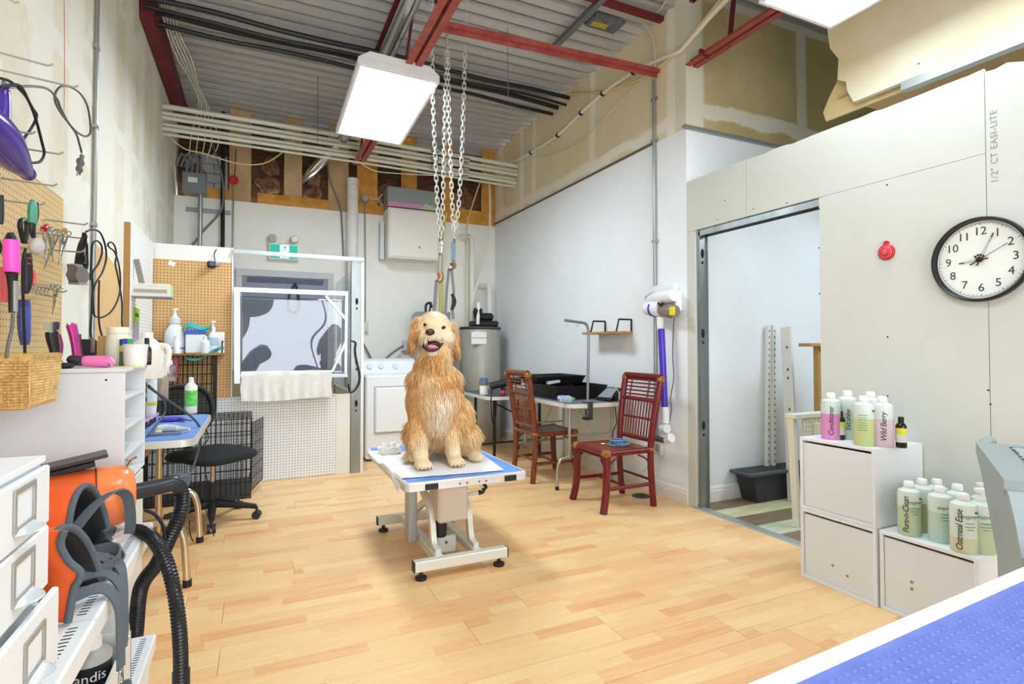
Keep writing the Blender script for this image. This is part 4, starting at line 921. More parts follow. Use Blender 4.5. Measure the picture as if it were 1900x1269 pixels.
# ---- wicker basket
t=thing('wicker_basket','tan woven wicker basket at the left edge','basket',(-.72,2.18,1.04))
def ring(z,g_,amp,ph,r=.0055):
    x0,x1,y0,y1=-.825+g_,-.60-g_,2.05+g_,2.33-g_
    pts=[]; per=[]
    def seg(a,b,n):
        for i in range(n): per.append((a[0]+(b[0]-a[0])*i/n,a[1]+(b[1]-a[1])*i/n))
    seg((x0,y0),(x1,y0),22); seg((x1,y0),(x1,y1),28); seg((x1,y1),(x0,y1),22); seg((x0,y1),(x0,y0),28)
    cx,cy=(x0+x1)/2,(y0+y1)/2
    for i,(a,b) in enumerate(per):
        k=1+amp*(1 if (i+ph)%2 else -1)/.13; pts.append((cx+(a-cx)*k,cy+(b-cy)*k,z))
    return G().tube(pts,r,5,closed=True)
for i in range(15):
    z=1.052+.0088*i; ring(z,.012-.0008*i,.0055,i%2,.0048).build('wicker_strand',WICK,t)
for z,r in ((1.192,.009),(1.182,.008),(1.043,.008)): ring(z,0 if z>1.1 else .012,.0015,0,r).build('rim_braid',M('wicker_rim','#d0ae6a',.7,c2='#b58d4c',vs=60),t)
G().box(-.81,-.615,2.065,2.315,1.04,1.046).build('bottom',WICK,t,0)
g=G()
for x0,y0 in [(-.60,2.06+.018*i) for i in range(15)]+[(-.82+.0157*i,2.055) for i in range(15)]: g.cyl((x0-.008 if x0==-.60 else x0,y0+.006,1.045),(x0-.004 if x0==-.60 else x0,y0,1.19),.003,n=5)
g.build('stakes',WICK,t,kind='stuff')
G().tube([(-.83,2.1,1.20),(-.82,2.1,1.21),(-.81,2.1,1.19)],.004,6).tube([(-.83,2.28,1.20),(-.82,2.28,1.21),(-.81,2.28,1.19)],.004,6).build('wall_hook',HK,t)
# ---- cables below the basket
for i,(c,mt,lb) in enumerate((([(75,792),(72,830),(68,850)],BLKR,'black cable dropping below the wicker basket'),([(55,795),(48,820),(30,842)],WHITEP,'white cable curving below the wicker basket'),([(42,795),(40,820),(42,845)],GRY,'grey cable dropping behind the drawer chest'),([(20,795),(18,842)],M('dkgrey_cable','#545658',.5),'dark grey cable near the left edge'))):
    cable([oX(u,v,-.80) for u,v in c],.006,mt,lb)
# ---- gondola shelving
PER=M('white_powder_steel','#e8eae8',.4)
t=thing('gondola_shelving','white steel gondola shelving with two slotted shelves','shelving',(-.58,1.4,0))
def gshelf(z,x1,y0,y1,nm):
    s=G().box(-.84,x1-.006,y0,y1,z-.022,z).prism([(x1-.006,z),(x1,z-.005),(x1,z-.05),(x1-.02,z-.05),(x1-.02,z-.04),(x1-.006,z-.04)],'y',y0,y1).build(nm,PER,t,0)
    g=G(); y=y0+.03
    while y<y1-.02:
        for dx in (.035,.13): g.box(x1-dx-.009,x1-dx+.009,y,y+.004,z-.001,z+.0006)
        y+=.0165
    g.build('slots',DARK,s,0,kind='stuff')
gshelf(.60,-.325,.2,1.55,'upper_shelf'); gshelf(.60,-.325,1.556,2.32,'upper_shelf'); gshelf(.16,-.325,.2,2.42,'base_shelf')
G().box(-.84,-.345,.2,2.41,0,.11).build('kick_plate',PER,t,0); G().box(-.84,-.82,.2,2.42,.16,.9).build('back_panel',PER,t,0)
for y in (.9,1.553,2.32): G().prism([(-.84,.50),(-.84,.575),(-.36,.575),(-.36,.555)],'y',y-.003,y+.003).build('bracket',PER,t,0)
for y in (1.0,2.38): G().box(-.85,-.80,y-.02,y+.02,0,.6).build('upright',PER,t,0)
# bins on the base shelf
def bin_(x0,x1,y0,y1,z0,z1,label):
    t=thing('white_bin',label,'bin',((x0+x1)/2,(y0+y1)/2,z0),0,'white bins on the shelving'); 
    for a in ((x0,x1,y0,y0+.006),(x0,x1,y1-.006,y1),(x0,x0+.006,y0,y1),(x1-.006,x1,y0,y1)): G().box(*a,z0,z1).build('bin_wall',PER,t,0)
    G().box(x0,x1,y0,y1,z0,z0+.006).build('bin_floor',PER,t,0); return t
bin_(-.60,-.342,1.70,2.06,.161,.345,'white bin on the base shelf holding the round bottle')
bin_(-.66,-.42,1.30,1.52,.602,.70,'white tray of brushes beside the drawer chest')
one('card_block',G().box(-.58,-.36,1.72,2.04,.168,.255,.004),M('grey_card','#b4b2aa',.8),'grey card block under the round bottle in the lower bin','box')
c=V((-.405,1.875,.256))
t=thing('shampoo_jar','grey bottle with a black lettered label in the lower bin','bottle',c)
G().lathe([(.048,0),(.05,.006),(.05,.12),(.038,.135),(.022,.14)],c,24).build('body',M('smoke_bottle','#a9a9a0',.3),t); G().lathe([(.0505,.05),(.0505,.105)],c,24).build('label',BLK,t)
G().lathe([(.0506,.02),(.0506,.05)],c,24).build('blue_band',M('label_blue','#3d8fc0',.4),t)
G().lathe([(.026,.138),(.026,.165),(.017,.168),(.017,.19),(.015,.194)],c,20).build('cap',WHITEP,t)
def wraptext(s,size,c,r,zc,dirang,mat,parent,vert=False,shear=0,sp=1,name='lettering'):
    g0=text_g(s,size,.0003,shear,sp); T=[]
    for f in g0.f:
        for k in range(1,len(f)-1): T.append((g0.v[f[0]],g0.v[f[k]],g0.v[f[k+1]]))
    g=G()
    while T:          # split long triangles so the lettering follows the curved bottle
        a,b,c_=T.pop(); l=[(b-a).length,(c_-b).length,(a-c_).length]; m=max(l)
        if m<.006: g.add([a,b,c_],[(0,1,2)]); continue
        k=l.index(m)
        if k==1: a,b,c_=b,c_,a
        elif k==2: a,b,c_=c_,a,b
        h=(a+b)/2; T+=[(a,h,c_),(h,b,c_)]
    out=[]
    for p in g.v:
        a,b=(p.x,p.y) if not vert else (-p.y,p.x)
        th=R(dirang)+a/r; rr=r+.0008+p.z; out.append(V((c[0]+math.cos(th)*rr,c[1]+math.sin(th)*rr,c[2]+zc+b)))
    g.v=out; return g.build(name,mat,parent,0)
wraptext('andis',.036,c,.0508,.078,-76,M('label_white','#f2f2f0',.6),t)
# brushes/cards in the tray
for i in range(6): one('blade_card',G().obox((-.53+.0,1.36+.02*i,.68+.002*i),(.16,.014,.12),Euler((0,R(-18),0)),.002),M('blue_black_card','#23315f' if i%2 else '#181a22',.4),('first','second','third','fourth','fifth','sixth')[i]+' dark card counted from the drawer chest in the white tray','card','dark cards in the white tray')
# ---- drawer chest
DW=M('drawer_white','#e6e8e8',.45)
t=thing('drawer_chest','small white drawer chest with metal label holders','drawers',(-.48,1.0,.602))
X0,X1,Y0,Y1,Z0=-.66,-.345,.80,1.262,.602
G().box(X0,X1-.004,Y0,Y1,Z0,Z0+.41,.003).build('carcass',DW,t,0); G().box(X0-.004,X1+.002,Y0-.004,Y1+.003,Z0+.41,Z0+.422,.002).build('top_board',DW,t,0)
for i,(z0,z1,ou) in enumerate(((.905,1.008,0),(.793,.900,0),(.655,.788,.016))):
    d=G().box(X1-.002+ou,X1+.010+ou,Y0+.004,Y1-.004,z0,z1,.003).build('drawer',DW,t,0)
    if ou: [G().box(X1-.2,X1-.002+ou,ya,ya+.01,z0,z1-.02).build('drawer_side',DW,d,0) for ya in (Y0+.02,Y1-.03)]
    xf=X1+.0105+ou; zc=(z0+z1)/2
    for yc in (1.135,.93):
        g=G()
        for a in ((yc-.045,yc+.045,zc+.034,zc+.042),(yc-.045,yc-.037,zc-.018,zc+.034),(yc+.037,yc+.045,zc-.018,zc+.034),(yc-.045,yc+.045,zc-.026,zc-.018)): g.box(xf,xf+.003,a[0],a[1],a[2],a[3])
        g.build('label_holder',M('pewter','#a9a79f',.4,.5),d,0)
        G().sheet(lambda u,v:(xf+.001+.026*max(0,math.sin(u*3.14159))**.6*math.sin(v*1.57),yc-.04+.08*u,zc-.022-.020*v+.014*v*v),12,6,.0022).build('cup_pull',M('pale_pull','#d5dad8',.35,.3),d,1)
one('green_leaf_toy',G().ell((-.50,1.02,1.034),(.035,.05,.012)),M('leaf_dark','#3c5c2c',.5),'small dark green oval thing on the drawer chest','toy')
# ---- orange blower
ax=V((.97,.24,0)).normalized(); c0=V((-.76,2.20,.715)); c1=V((-.375,2.295,.715))
t=thing('blower','orange cylinder pet blower with a black top plate','blower',(-.55,2.25,.602))
q=V((0,0,1)).rotation_difference(ax).to_matrix()
L=(c1-c0).length
G().lathe([(.06,0),(.085,.01),(.094,.04),(.098,.1),(.098,L*.72)],c0,28,q).build('body',ORANGE,t)
G().lathe([(.1,L*.72),(.1,L*.86),(.094,L*.93),(.075,L*.985),(.04,L)],c0,28,q).build('end_cap',M('orange_light','#f58b4e',.25),t)
G().lathe([(.101,L*.715),(.101,L*.725)],c0,28,q).build('seam_band',M('seam_dark','#7c3a22',.4),t)
G().obox((-.58,2.235,.838),(.27,.12,.010),Euler((R(0),R(-10),R(14))),.003).build('top_plate',M('dark_plate','#3b3432',.4),t)
G().obox((-.58,2.24,.815),(.2,.05,.02),Euler((0,R(-10),R(14))),.003).build('plate_base',BLK,t)
G().box(-.72,-.44,2.19,2.31,.602,.62,.004).build('foot',ORANGE,t)
G().tube(cr([V((-.40,2.28,.80)),V((-.385,2.28,.83)),V((-.37,2.28,.84))],4),.004,6).tube([V((-.385,2.28,.815)),V((-.40,2.28,.835))],.003,6).build('switch',CHROME,t)
tx=text_g('der',.045,.0006,.2); tx.xf(basis((-.50,2.1525,.715),(.97,.24,0),(0,0,1))); tx.build('lettering',M('pale_orange_print','#f9cfae',.5),t,0)
g=G().obox((-.52,2.148,.745),(.07,.002,.008),Euler((0,R(-20),R(14)))).obox((-.55,2.14,.735),(.05,.002,.006),Euler((0,R(-35),R(14)))); g.build('flash_print',MATS['pale_orange_print'],t,0)
# ---- ribbed hoses
def ribbed(pts,r,label,mat,k=14):
    P=cr([V(p) for p in pts],k); L=[0]
    for a,b in zip(P,P[1:]): L.append(L[-1]+(b-a).length)
    step=.0055; n=int(L[-1]/step); Q=[]; j=0
    for i in range(n+1):
        s=i*step
        while j<len(L)-2 and L[j+1]<s: j+=1
        Q.append(P[j].lerp(P[j+1],min(1,(s-L[j])/max(1e-9,L[j+1]-L[j]))))
    rs=[r if i%2==0 else r*.86 for i in range(n+1)]
    return one('blower_hose',G().tube(Q,r,18,rs=rs),mat,label,'hose',None,.5)
HOSE=M('hose_black','#1d1e22',.3)
one('outlet_pipe',G().tube(cr([c1+V((-.012,0,0)),oY(296,903,2.34),oY(322,897,2.36),oY(333,904,2.375)],6),.028,16),M('pipe_grey_black','#2a2b30',.35),'smooth dark outlet pipe of the orange blower','pipe')
ribbed([oY(331,901,2.37),oY(337,914,2.38),oY(338,938,2.38),oY(330,965,2.38),oY(312,1003,2.40),oY(292,1045,2.45),V((-.39,2.52,.30)),V((-.41,2.56,.12)),V((-.42,2.58,.03))],.027,'black ribbed hose dropping from the blower outlet pipe',HOSE)
one('hose_adapter',G().bar(oY(322,893,2.37),oY(345,889,2.40),.06,.045,(0,0,1),.006),M('slate_adapter','#4d5560',.4),'slate grey nozzle adapter at the bend of the blower hose','nozzle')
ribbed([oX(222,992,-.44),oX(250,984,-.37),oX(280,996,-.30),oX(306,1036,-.25),oX(322,1090,-.22),oX(331,1150,-.205),oX(335,1210,-.20),oX(336,1300,-.20)],.0215,'black ribbed hose arching over the shelf edge to the floor',HOSE)
c=oX(336,1262,-.2); one('hose_cuff',G().cyl(c+V((0,0,.03)),c-V((0,0,.05)),.0245,n=16),BLK,'black cuff on the lower end of the arching hose','cuff')
cable([oY(u,v,2.36) for u,v in ((268,946),(288,955),(302,975),(306,1000),(303,1015))],.006,BLKR,'black power cord curving beside the blower')
# ---- orange harness vest
FAB=M('orange_fabric','#f4692c',.8,bump=.2,bs=120,c2='#e85a22',vs=6); GFB=M('grey_webbing','#5b656c',.85,bump=.3,bs=200); BFB=M('black_lining','#1c1d20',.7)
t=thing('dog_vest','orange and grey dog life vest lying on the shelf','vest',(-.5,1.85,.602))
def tunnel(cy,rx,rz,x0,x1,tilt,inner=0,z0=.602,a0=-5,a1=185,sag=0):
    def f(u,v):
        a=R(a0+(a1-a0)*u); x=x0+(x1-x0)*v; k=1-inner
        return (x+tilt*math.sin(a)-.2*math.cos(a)*rx*-1*v,cy+math.cos(a)*rx*k,z0+max(.003,math.sin(a)*rz*k*(1-sag*(1-v)))+.004)
    return f
for (cy,rx,rz,x0,x1,tl) in ((2.0,.115,.205,-.74,-.435,-.02),(1.63,.13,.185,-.72,-.385,-.03)):
    f=tunnel(cy,rx,rz,x0,x1,tl); G().sheet(f,22,10,.008).build('orange_panel',FAB,t,2)
    f2=tunnel(cy,rx,rz,x0+.01,x1-.004,tl,.07); G().sheet(f2,22,10,.006).build('lining',BFB,t,2)
    G().tube([V(f(i/24,1.0)) for i in range(25)],.009,8).build('piping',GFB,t)
fe=[(120,984),(113,1010),(128,1040),(150,1060),(146,1078),(138,1092)]
FE=[oY(u,v,1.545) for u,v in fe]; FE.append(V((FE[-1].x-.01,1.545,.606))); FE=cr(FE,4)
G().sheet(lambda u,v:(lambda e:V((e.x+(-.70-e.x)*u,1.545+.03*math.sin(u*3.1)-.02*math.sin(v*6)*u,e.z+(.02*u))))(FE[int(round(v*(len(FE)-1)))]),8,len(FE)-1,.008).build('orange_flap',FAB,t,2)
G().tube([p+V((0,-.003,0)) for p in FE],.008,8).build('piping',GFB,t)
S=lambda l,z=None:[V(p) for p in l]
strapdefs=[
 ([(-.46,1.90,.70),(-.42,1.97,.76),(-.39,2.06,.775),(-.37,2.13,.74),(-.365,2.16,.66),(-.37,2.17,.61)],(1,0,.3),.03),
 ([(-.44,2.1,.62),(-.40,2.02,.625),(-.36,1.93,.63),(-.335,1.87,.62),(-.34,1.80,.612)],(.4,.3,1),.03),
 ([(-.52,1.75,.66),(-.46,1.82,.66),(-.42,1.86,.655),(-.36,1.84,.64),(-.325,1.80,.625),(-.31,1.77,.56),(-.308,1.76,.49)],(.2,.9,.4),.026),
 ([(-.50,1.60,.64),(-.44,1.66,.645),(-.39,1.73,.64),(-.345,1.75,.63),(-.312,1.73,.60),(-.30,1.72,.53),(-.30,1.71,.45)],(.3,.9,.2),.026),
 ([(-.50,1.52,.612),(-.44,1.56,.62),(-.38,1.62,.632),(-.335,1.66,.628),(-.306,1.67,.58),(-.30,1.67,.5),(-.298,1.67,.42)],(.3,.9,.2),.03),
 ([(-.47,1.88,.625),(-.40,1.90,.65),(-.35,1.88,.655),(-.335,1.84,.64),(-.36,1.80,.63),(-.42,1.80,.63)],(0,0,1),.028),
 ([(-.45,1.78,.62),(-.40,1.76,.63),(-.35,1.79,.635),(-.345,1.83,.63),(-.39,1.85,.63)],(.1,.1,1),.028)]
for P,sd,wd in strapdefs: G().ribbon(cr(P,6),wd,.005,sd).build('strap',GFB,t)
G().tube([V((-.302,1.765+.018*math.cos(a),.465+.022*math.sin(a))) for a in [2*math.pi*i/14 for i in range(14)]],.003,6,closed=True).build('d_ring',CHROME,t)
G().tube([V((-.298,1.665+.014*math.cos(a),.40+.02*math.sin(a))) for a in [2*math.pi*i/14 for i in range(14)]],.003,6,closed=True).build('d_ring',CHROME,t)
G().ribbon(cr([(-.298,1.68,.42),(-.296,1.685,.36),(-.295,1.69,.31)],5),.012,.004,(0,1,0)).build('strap_tail',GFB,t)
G().obox((-.29,1.70,.345),(.02,.03,.06),Euler((R(25),0,0)),.006).build('buckle',M('slate_buckle','#4f5a58',.4),t)
G().obox((-.40,2.02,.66),(.02,.06,.03),Euler((0,R(20),R(-20))),.005).build('buckle',M('dark_buckle','#2c3236',.4),t)
# ---- grooming table on the left
t=thing('grooming_table','small blue topped grooming table with bent chrome legs','table',(-.55,3.86,0))
pl=[]
for cx,cy,a0 in ((-.35,3.35,-90),(-.35,4.37,0),(-.77,4.37,90),(-.77,3.35,180)): pl+=[(cx+.07*math.cos(R(a0+k*15)),cy+.07*math.sin(R(a0+k*15))) for k in range(7)]
G().prism(pl,'z',.705,.742).build('rim',M('cream_rim','#dcdcd6',.35,.4),t); G().prism([(-.555+(a+.555)*.965,3.86+(b-3.86)*.982) for a,b in pl],'z',.742,.747).build('blue_top',BLUE,t)
for y in (3.27,3.97):
    G().tube([(-.53,y,.705),(-.53,y,.06)],.019,12).build('post',M('warm_chrome','#cdb89a',.22,.9),t)
    G().tube(cr([(-.53,y,.335),(-.42,y,.335),(-.355,y,.31),(-.325,y,.24),(-.315,y,.12),(-.308,y-.005,.03)],6),.018,12).build('leg',M('warm_chrome2','#d6c8b0',.2,.9),t)
    G().cyl((-.308,y-.005,.035),(-.307,y-.005,0),.0215,n=12).build('foot_cap',BLK,t)
    G().tube(cr([(-.53,y,.335),(-.66,y,.335),(-.72,y,.31),(-.76,y,.2),(-.77,y,.0)],6),.018,12).build('leg',MATS['warm_chrome2'],t)
G().bar((-.53,3.27,.66),(-.53,3.97,.66),.03,.03).build('stretcher',M('tan_wood_bar','#a9793f',.6),t)
TT=.747
def tb(u,v): p=fl(u,v,TT); return p
t=thing('green_label_bottle','tall white bottle with a lime green label on the grooming table','bottle',tb(354,766))
c=tb(354,767); s=depth(c)/FPX
G().lathe([(9.5*s,0),(10.5*s,.006),(10.5*s,50*s),(6*s,56*s),(4*s,58*s)],c,20).build('body',WHITEP,t); G().lathe([(10.7*s,14*s),(10.7*s,43*s)],c,20).build('label',M('lime_label','#46c23c',.5,c2='#8fdc7c',vs=30),t); G().lathe([(4.5*s,58*s),(4*s,66*s),(2.4*s,67*s)],c,14).build('cap',WHITEP,t)
c=tb(281,772); s=depth(c)/FPX
t=thing('wipes_bottle','white bottle with blue and yellow label bands on the grooming table','bottle',c); G().lathe([(9*s,0),(9*s,40*s),(6*s,44*s)],c,18).build('body',WHITEP,t); G().lathe([(9.2*s,28*s),(9.2*s,36*s)],c,18).build('blue_band',MATS['blue_band'],t); G().lathe([(9.2*s,20*s),(9.2*s,26*s)],c,18).build('yellow_band',M('lemon','#f0e040',.5),t)
def clothz(u0,v0,u1,v1,amp,seed):
    a,b=tb(u0,v0),tb(u1,v1)
    return lambda u,v:(a.x+(b.x-a.x)*u,a.y+(b.y-a.y)*v,TT+.006+amp*abs(mnoise.noise(V((u*3+seed,v*3,0)))))
one('pink_cloth',G().sheet(clothz(268,790,297,770,.05,1),12,12,.004),M('pink_cloth','#e6b3c8',.9),'crumpled pale pink cloth on the grooming table','cloth')
one('black_cloth',G().sheet(clothz(268,800,289,784,.06,4),12,12,.004),M('black_cloth','#202024',.9),'crumpled black cloth beside the pink cloth','cloth')
ob('purple_clipper','slim purple clipper lying on the grooming table','clipper',[('body',limb([(294,779,5),(315,778,6),(334,777,5),(345,779,2)],'z',TT+.016,flat=.8),M('violet','#5a45b4',.35))],tb(315,780))
ob('white_clipper','white clipper with a pale nozzle lying on the grooming table','clipper',[('body',limb([(292,795,7),(310,794,9),(332,795,6)],'z',TT+.02,flat=.8),M('clipper_white','#dfe4ec',.3)),('nozzle',limb([(332,795,4),(352,796,2)],'z',TT+.02),CREAM)],tb(310,796))
ob('yellow_pen','grey tool with a yellow end at the table edge','tool',[('shaft',limb([(275,806,3),(336,803,2.5)],'z',TT+.01),M('steel_blue','#7a8698',.4)),('grip',limb([(288,803,5),(300,802,5)],'z',TT+.012),M('lemon2','#e6d86a',.5))],tb(310,806))
cable([oY(275,715,3.4),oY(290,728,3.5),oY(305,745,3.6),oY(306,765,3.7),oY(285,795,3.55),oY(274,808,3.4)],.006,M('slate_cord','#4f5358',.5),'slate cord kinking over the grooming table')
cable([oY(276,718,3.4),oY(310,742,3.5),oY(345,765,3.6),oY(366,785,3.7),oY(373,805,3.8),oY(368,835,3.8),oY(358,868,3.6),oY(345,890,3.0)],.0065,M('slate_cord2','#474b50',.5),'slate cord running off the table to the hose adapter')
cable([oY(u,v,4.05) for u,v in ((340,778),(362,782),(378,788),(384,800),(386,815),(376,830),(380,870),(386,900),(386,930),(382,945),(396,990),(399,1010),(395,1025)) ],.0032,BLKR,'thin black cord from the table down to the floor')
cable([oY(u,v,4.0) for u,v in ((352,965),(352,985),(358,1003),(375,1017),(388,1016),(398,1008))],.0032,BLKR,'thin black cord loop on the floor by the table leg')
# ---- office chair
t=thing('office_chair','black mesh back office chair on five casters','chair',(-.27,4.42,0),R(45))
BK=M('chair_black','#1e1f22',.55); SEATF=M('seat_black','#17181a',.85)
g=G()
def seat(u,v):
    a=2*math.pi*u; r=v; ex=.25; ey=.24; c,s_=math.cos(a),math.sin(a); k=(abs(c)**4+abs(s_)**4)**(-.25)
    return (ex*c*k*r,ey*s_*k*r,0)
for z,rr in (): pass
prof=[(0.0,.435),(.8,.435),(.95,.445),(1.0,.462),(.97,.482),(.85,.495),(.4,.50),(0,.50)]
vs=[];fs=[];N=28
for r,z in prof:
    for j in range(N):
        p=seat(j/N,max(r,.001)); vs.append((p[0],p[1],z-.02*max(0,-p[1]/.24)*r))
for i in range(len(prof)-1):
    for j in range(N): fs.append((i*N+j,i*N+(j+1)%N,(i+1)*N+(j+1)%N,(i+1)*N+j))
G().add(vs,fs).build('seat',SEATF,t,local=True)
fp=[]
for i in range(24):
    a=2*math.pi*i/24; c,s_=math.cos(a),math.sin(a); k=(abs(c)**3+abs(s_)**3)**(-1/3); x=.215*c*k; z=.17*s_*k; fp.append((x,.235+.05*(1-(x/.23)**2)+.10*((z+.17)/.34)**2*.5,.76+z))
G().tube(fp,.022,10,closed=True,flat=.8).build('back_frame',BK,t,local=True)
MESHM=glass_mat('mesh_fabric','#5e6064',.03,.6)
cen=V((0,.29,.76)); g=G(); 
vs=[cen]+[cen.lerp(V(p),k) for k in (.5,1.0) for p in fp]; fs=[(0,1+i,1+(i+1)%24) for i in range(24)]+[(1+i,25+i,25+(i+1)%24,1+(i+1)%24) for i in range(24)]
G().add(vs,fs).build('mesh_back',MESHM,t,2,local=True)
G().bar((0,.20,.43),(0,.29,.60),.07,.02,(1,0,0)).build('back_bracket',BK,t,local=True)
G().cyl((0,0,.10),(0,0,.27),.035,.03,n=16).build('gas_cover',BK,t,local=True); G().cyl((0,0,.27),(0,0,.435),.016,n=12).build('gas_piston',M('piston','#b8a894',.3,.8),t,local=True); G().box(-.09,.09,-.08,.1,.405,.437,.01).build('seat_plate',BK,t,local=True)
for i in range(5):
    a=R(72*i-60); d=V((math.cos(a),math.sin(a),0)); 
    lg=G().tube([d*.03+V((0,0,.12)),d*.16+V((0,0,.105)),d*.29+V((0,0,.085))],.02,8,rs=[.032,.025,.018]).build('base_leg',BK,t,local=True)
    p=d*.295; n_=V((-d.y,d.x,0)); cs=G()
    for s_ in (-1,1): cs.cyl(p+n_*(.006*s_)+V((0,0,.028)),p+n_*(.026*s_)+V((0,0,.028)),.028,n=14)
    cs.cyl(p+V((0,0,.03)),p+V((0,0,.085)),.008,n=8); cs.build('caster',M('caster_dark','#2b2d32',.35),lg,local=True)
# ---- wire crates
WIREB=M('black_wire','#1e1f21',.45,.3)
def grid(p,a,b,na,nb,r=.0028,flip=False):
    g=G(); p=V(p);a=V(a);b=V(b)
    for i in range(na+1): g.cyl(p+a*(i/na),p+a*(i/na)+b,r,n=5)
    for j in range(nb+1): g.cyl(p+b*(j/nb),p+b*(j/nb)+a,r*1.25,n=5)
    return g
t=thing('dog_crate','black wire dog crate with its door ajar below the pegboard','crate',(-.42,5.18,0))
x0,x1,y0,y1,zt=-.81,-.03,4.93,5.45,.64
grid((x0,y0,.03),(x1-x0,0,0),(0,0,zt-.03),22,6).build('front_panel',WIREB,t); grid((x0,y1,.03),(x1-x0,0,0),(0,0,zt-.03),22,6).build('back_panel',WIREB,t)
grid((x0,y0,.03),(0,y1-y0,0),(0,0,zt-.03),14,6).build('side_panel',WIREB,t); grid((x1,y0,.03),(0,y1-y0,0),(0,0,zt-.03),14,6).build('side_panel',WIREB,t)
grid((x0,y0,zt),(x1-x0,0,0),(0,y1-y0,0),22,5).build('top_panel',WIREB,t)
grid((x1+.008,y0+.03,.06),(.085,.38,0),(0,0,.54),10,6).build('door',WIREB,t)
tr=G().box(x0+.01,x1-.01,y0+.01,y1-.01,.012,.02).box(x0+.01,x1-.01,y0+.008,y0+.016,.012,.17).box(x1-.016,x1-.008,y0+.01,y1-.01,.012,.10).build('tray',M('grey_tray','#3d4247',.45),t,0)
for a in ((x0,y0),(x1,y0),(x0,y1),(x1,y1)): G().cyl((a[0],a[1],0),(a[0],a[1],zt),.005,n=6).build('corner_post',WIREB,t)
t=thing('folded_crate','folded black wire crate standing against the brown pegboard','crate',(-.53,5.45,.65))
for yy in (5.40,5.43): grid((-.74,yy,.65),(.43,0,0),(0,.015,.50),12,6,.0026).build('wire_panel',WIREB,t)
G().box(-.335,-.305,5.39,5.45,.65,1.15,.004).build('edge_frame',WIREB,t)
one('pink_packet',G().box(-.71,-.59,5.36,5.385,.96,1.13,.003),M('pink_print','#a63c66',.6,c2='#b85a7e',vs=9),'pink and grey packet tucked on the folded crate','packet')
one('grey_packet',G().box(-.71,-.60,5.345,5.36,.93,1.06,.003),M('grey_paper','#b9b2b4',.7,c2='#8a3048',vs=16),'grey printed packet in front of the pink packet','packet')
# ---- shelf on the stall pegboard
t=thing('small_wall_shelf','small wooden shelf with black end brackets on the brown pegboard','shelf',(-.48,5.4,1.15))
G().box(-.74,-.25,5.30,5.49,1.145,1.163,.002).build('board',M('shelf_wood','#a87c46',.6,c2='#8c6434',vs=9,stretch=(2,14,2)),t,0)
for x in (-.735,-.262): G().tube([(x,5.315,1.165),(x,5.315,1.265),(x,5.485,1.265),(x,5.485,1.165)],.006,6).build('end_bracket',BLKM,t)
SZ=1.163
def sx(u,Y=5.40): return (oY(u,650,Y).x,Y,SZ)
S0=depth(sx(340))/FPX
def shb(name,label,u,prof_parts,Y=5.40,cat='bottle'):
    x=sx(u,Y); t=thing(name,label,cat,x)
    for nm,pr,mt in prof_parts: G().lathe([(a*S0,b*S0) for a,b in pr],x,18).build(nm,mt,t)
    return t
CLR=M('cloudy_plastic','#e4eaee',.25)
shb('pump_jug','large clear pump jug on the small wooden shelf',324,[('body',[(16,0),(16.5,3),(16.5,38),(12,48),(7,54),(6,56)],CLR),('label_band',[(16.7,8),(16.7,11)],M('band_blue','#5a7fc0',.5)),('label',[(16.7,13),(16.7,30)],M('pale_label','#dfe6ee',.5)),('neck',[(9,55),(9.5,64),(5,68)],M('cloudy2','#d2d6da',.25)),('pump',[(5,66),(2.2,74),(2,80),(5,80.5),(5,83)],WHITEP)],5.42)
shb('slim_white_bottle','slim white bottle in front of the pump jug',328,[('body',[(5,0),(5.2,22),(2.5,26),(2.5,32),(1.5,33)],WHITEP)],5.335)
t=thing('blue_lid_tub','clear square tub with a royal blue lid on the wooden shelf','tub',sx(363)); x=sx(363)
G().box(x[0]-16*S0,x[0]+16*S0,x[1]-.05,x[1]+.05,SZ,SZ+36*S0,.008).build('body',CLR,t); G().box(x[0]-16.5*S0,x[0]+16.5*S0,x[1]-.052,x[1]+.052,SZ+35*S0,SZ+43*S0,.006).build('lid',M('royal_blue','#2f5fd0',.35),t)
one('teal_mitt',G().sheet(lambda u,v:(x[0]-.075+.18*u,x[1]-.05+.08*v,SZ+44*S0+.045*math.sin(v*3.1)*(1-.5*u)+.012*math.sin(u*7)+.006),14,8,.008),M('teal_cloth','#2fa7a8',.5),'teal rubber mitt lying on the blue lidded tub','mitt')
shb('clear_small_bottle','small clear bottle right of the blue lidded tub',381,[('body',[(7,0),(7.5,3),(7.5,21),(3,26),(3,31),(2,32)],CLR)],5.345)
shb('sanitizer_pump','hand sanitizer pump bottle with a blue print',395,[('body',[(9,0),(9.5,3),(9,20),(8,36),(3.5,41)],M('clear_gel','#dbe8ec',.2)),('label',[(9.6,14),(9.2,30)],M('sanitizer_label','#a7bfd0',.5)),('pump',[(3.5,41),(4,48),(1.6,50),(1.5,58),(4.5,58.5),(4.5,61)],WHITEP)],5.39)
shb('dark_vial','dark small bottle behind the jug and tub',342,[('body',[(5,0),(5,26),(3,30)],M('amber_dark','#4a3a34',.3)),('cap',[(3.5,30),(3.5,36)],M('blue_cap','#3a60a8',.4))],5.44)
one('white_leaflet_box',G().obox((sx(408)[0],5.44,SZ+20*S0),(14*S0,.03,40*S0),None,.002),M('leaflet','#efece4',.7),'white printed leaflet box at the right end of the wooden shelf','box')
one('teal_sheath',G().sheet(lambda u,v:(oY(345,660,5.33).x+.28*u,5.30+.07*v,1.118+.075*u*u-.02*math.sin(u*6)+.018*math.sin(v*3.1)),18,8,.006),M('dark_teal_rubber','#1e5c60',.35,c2='#3aa0a0',vs=12),'dark teal glossy glove draped below the wooden shelf','glove')
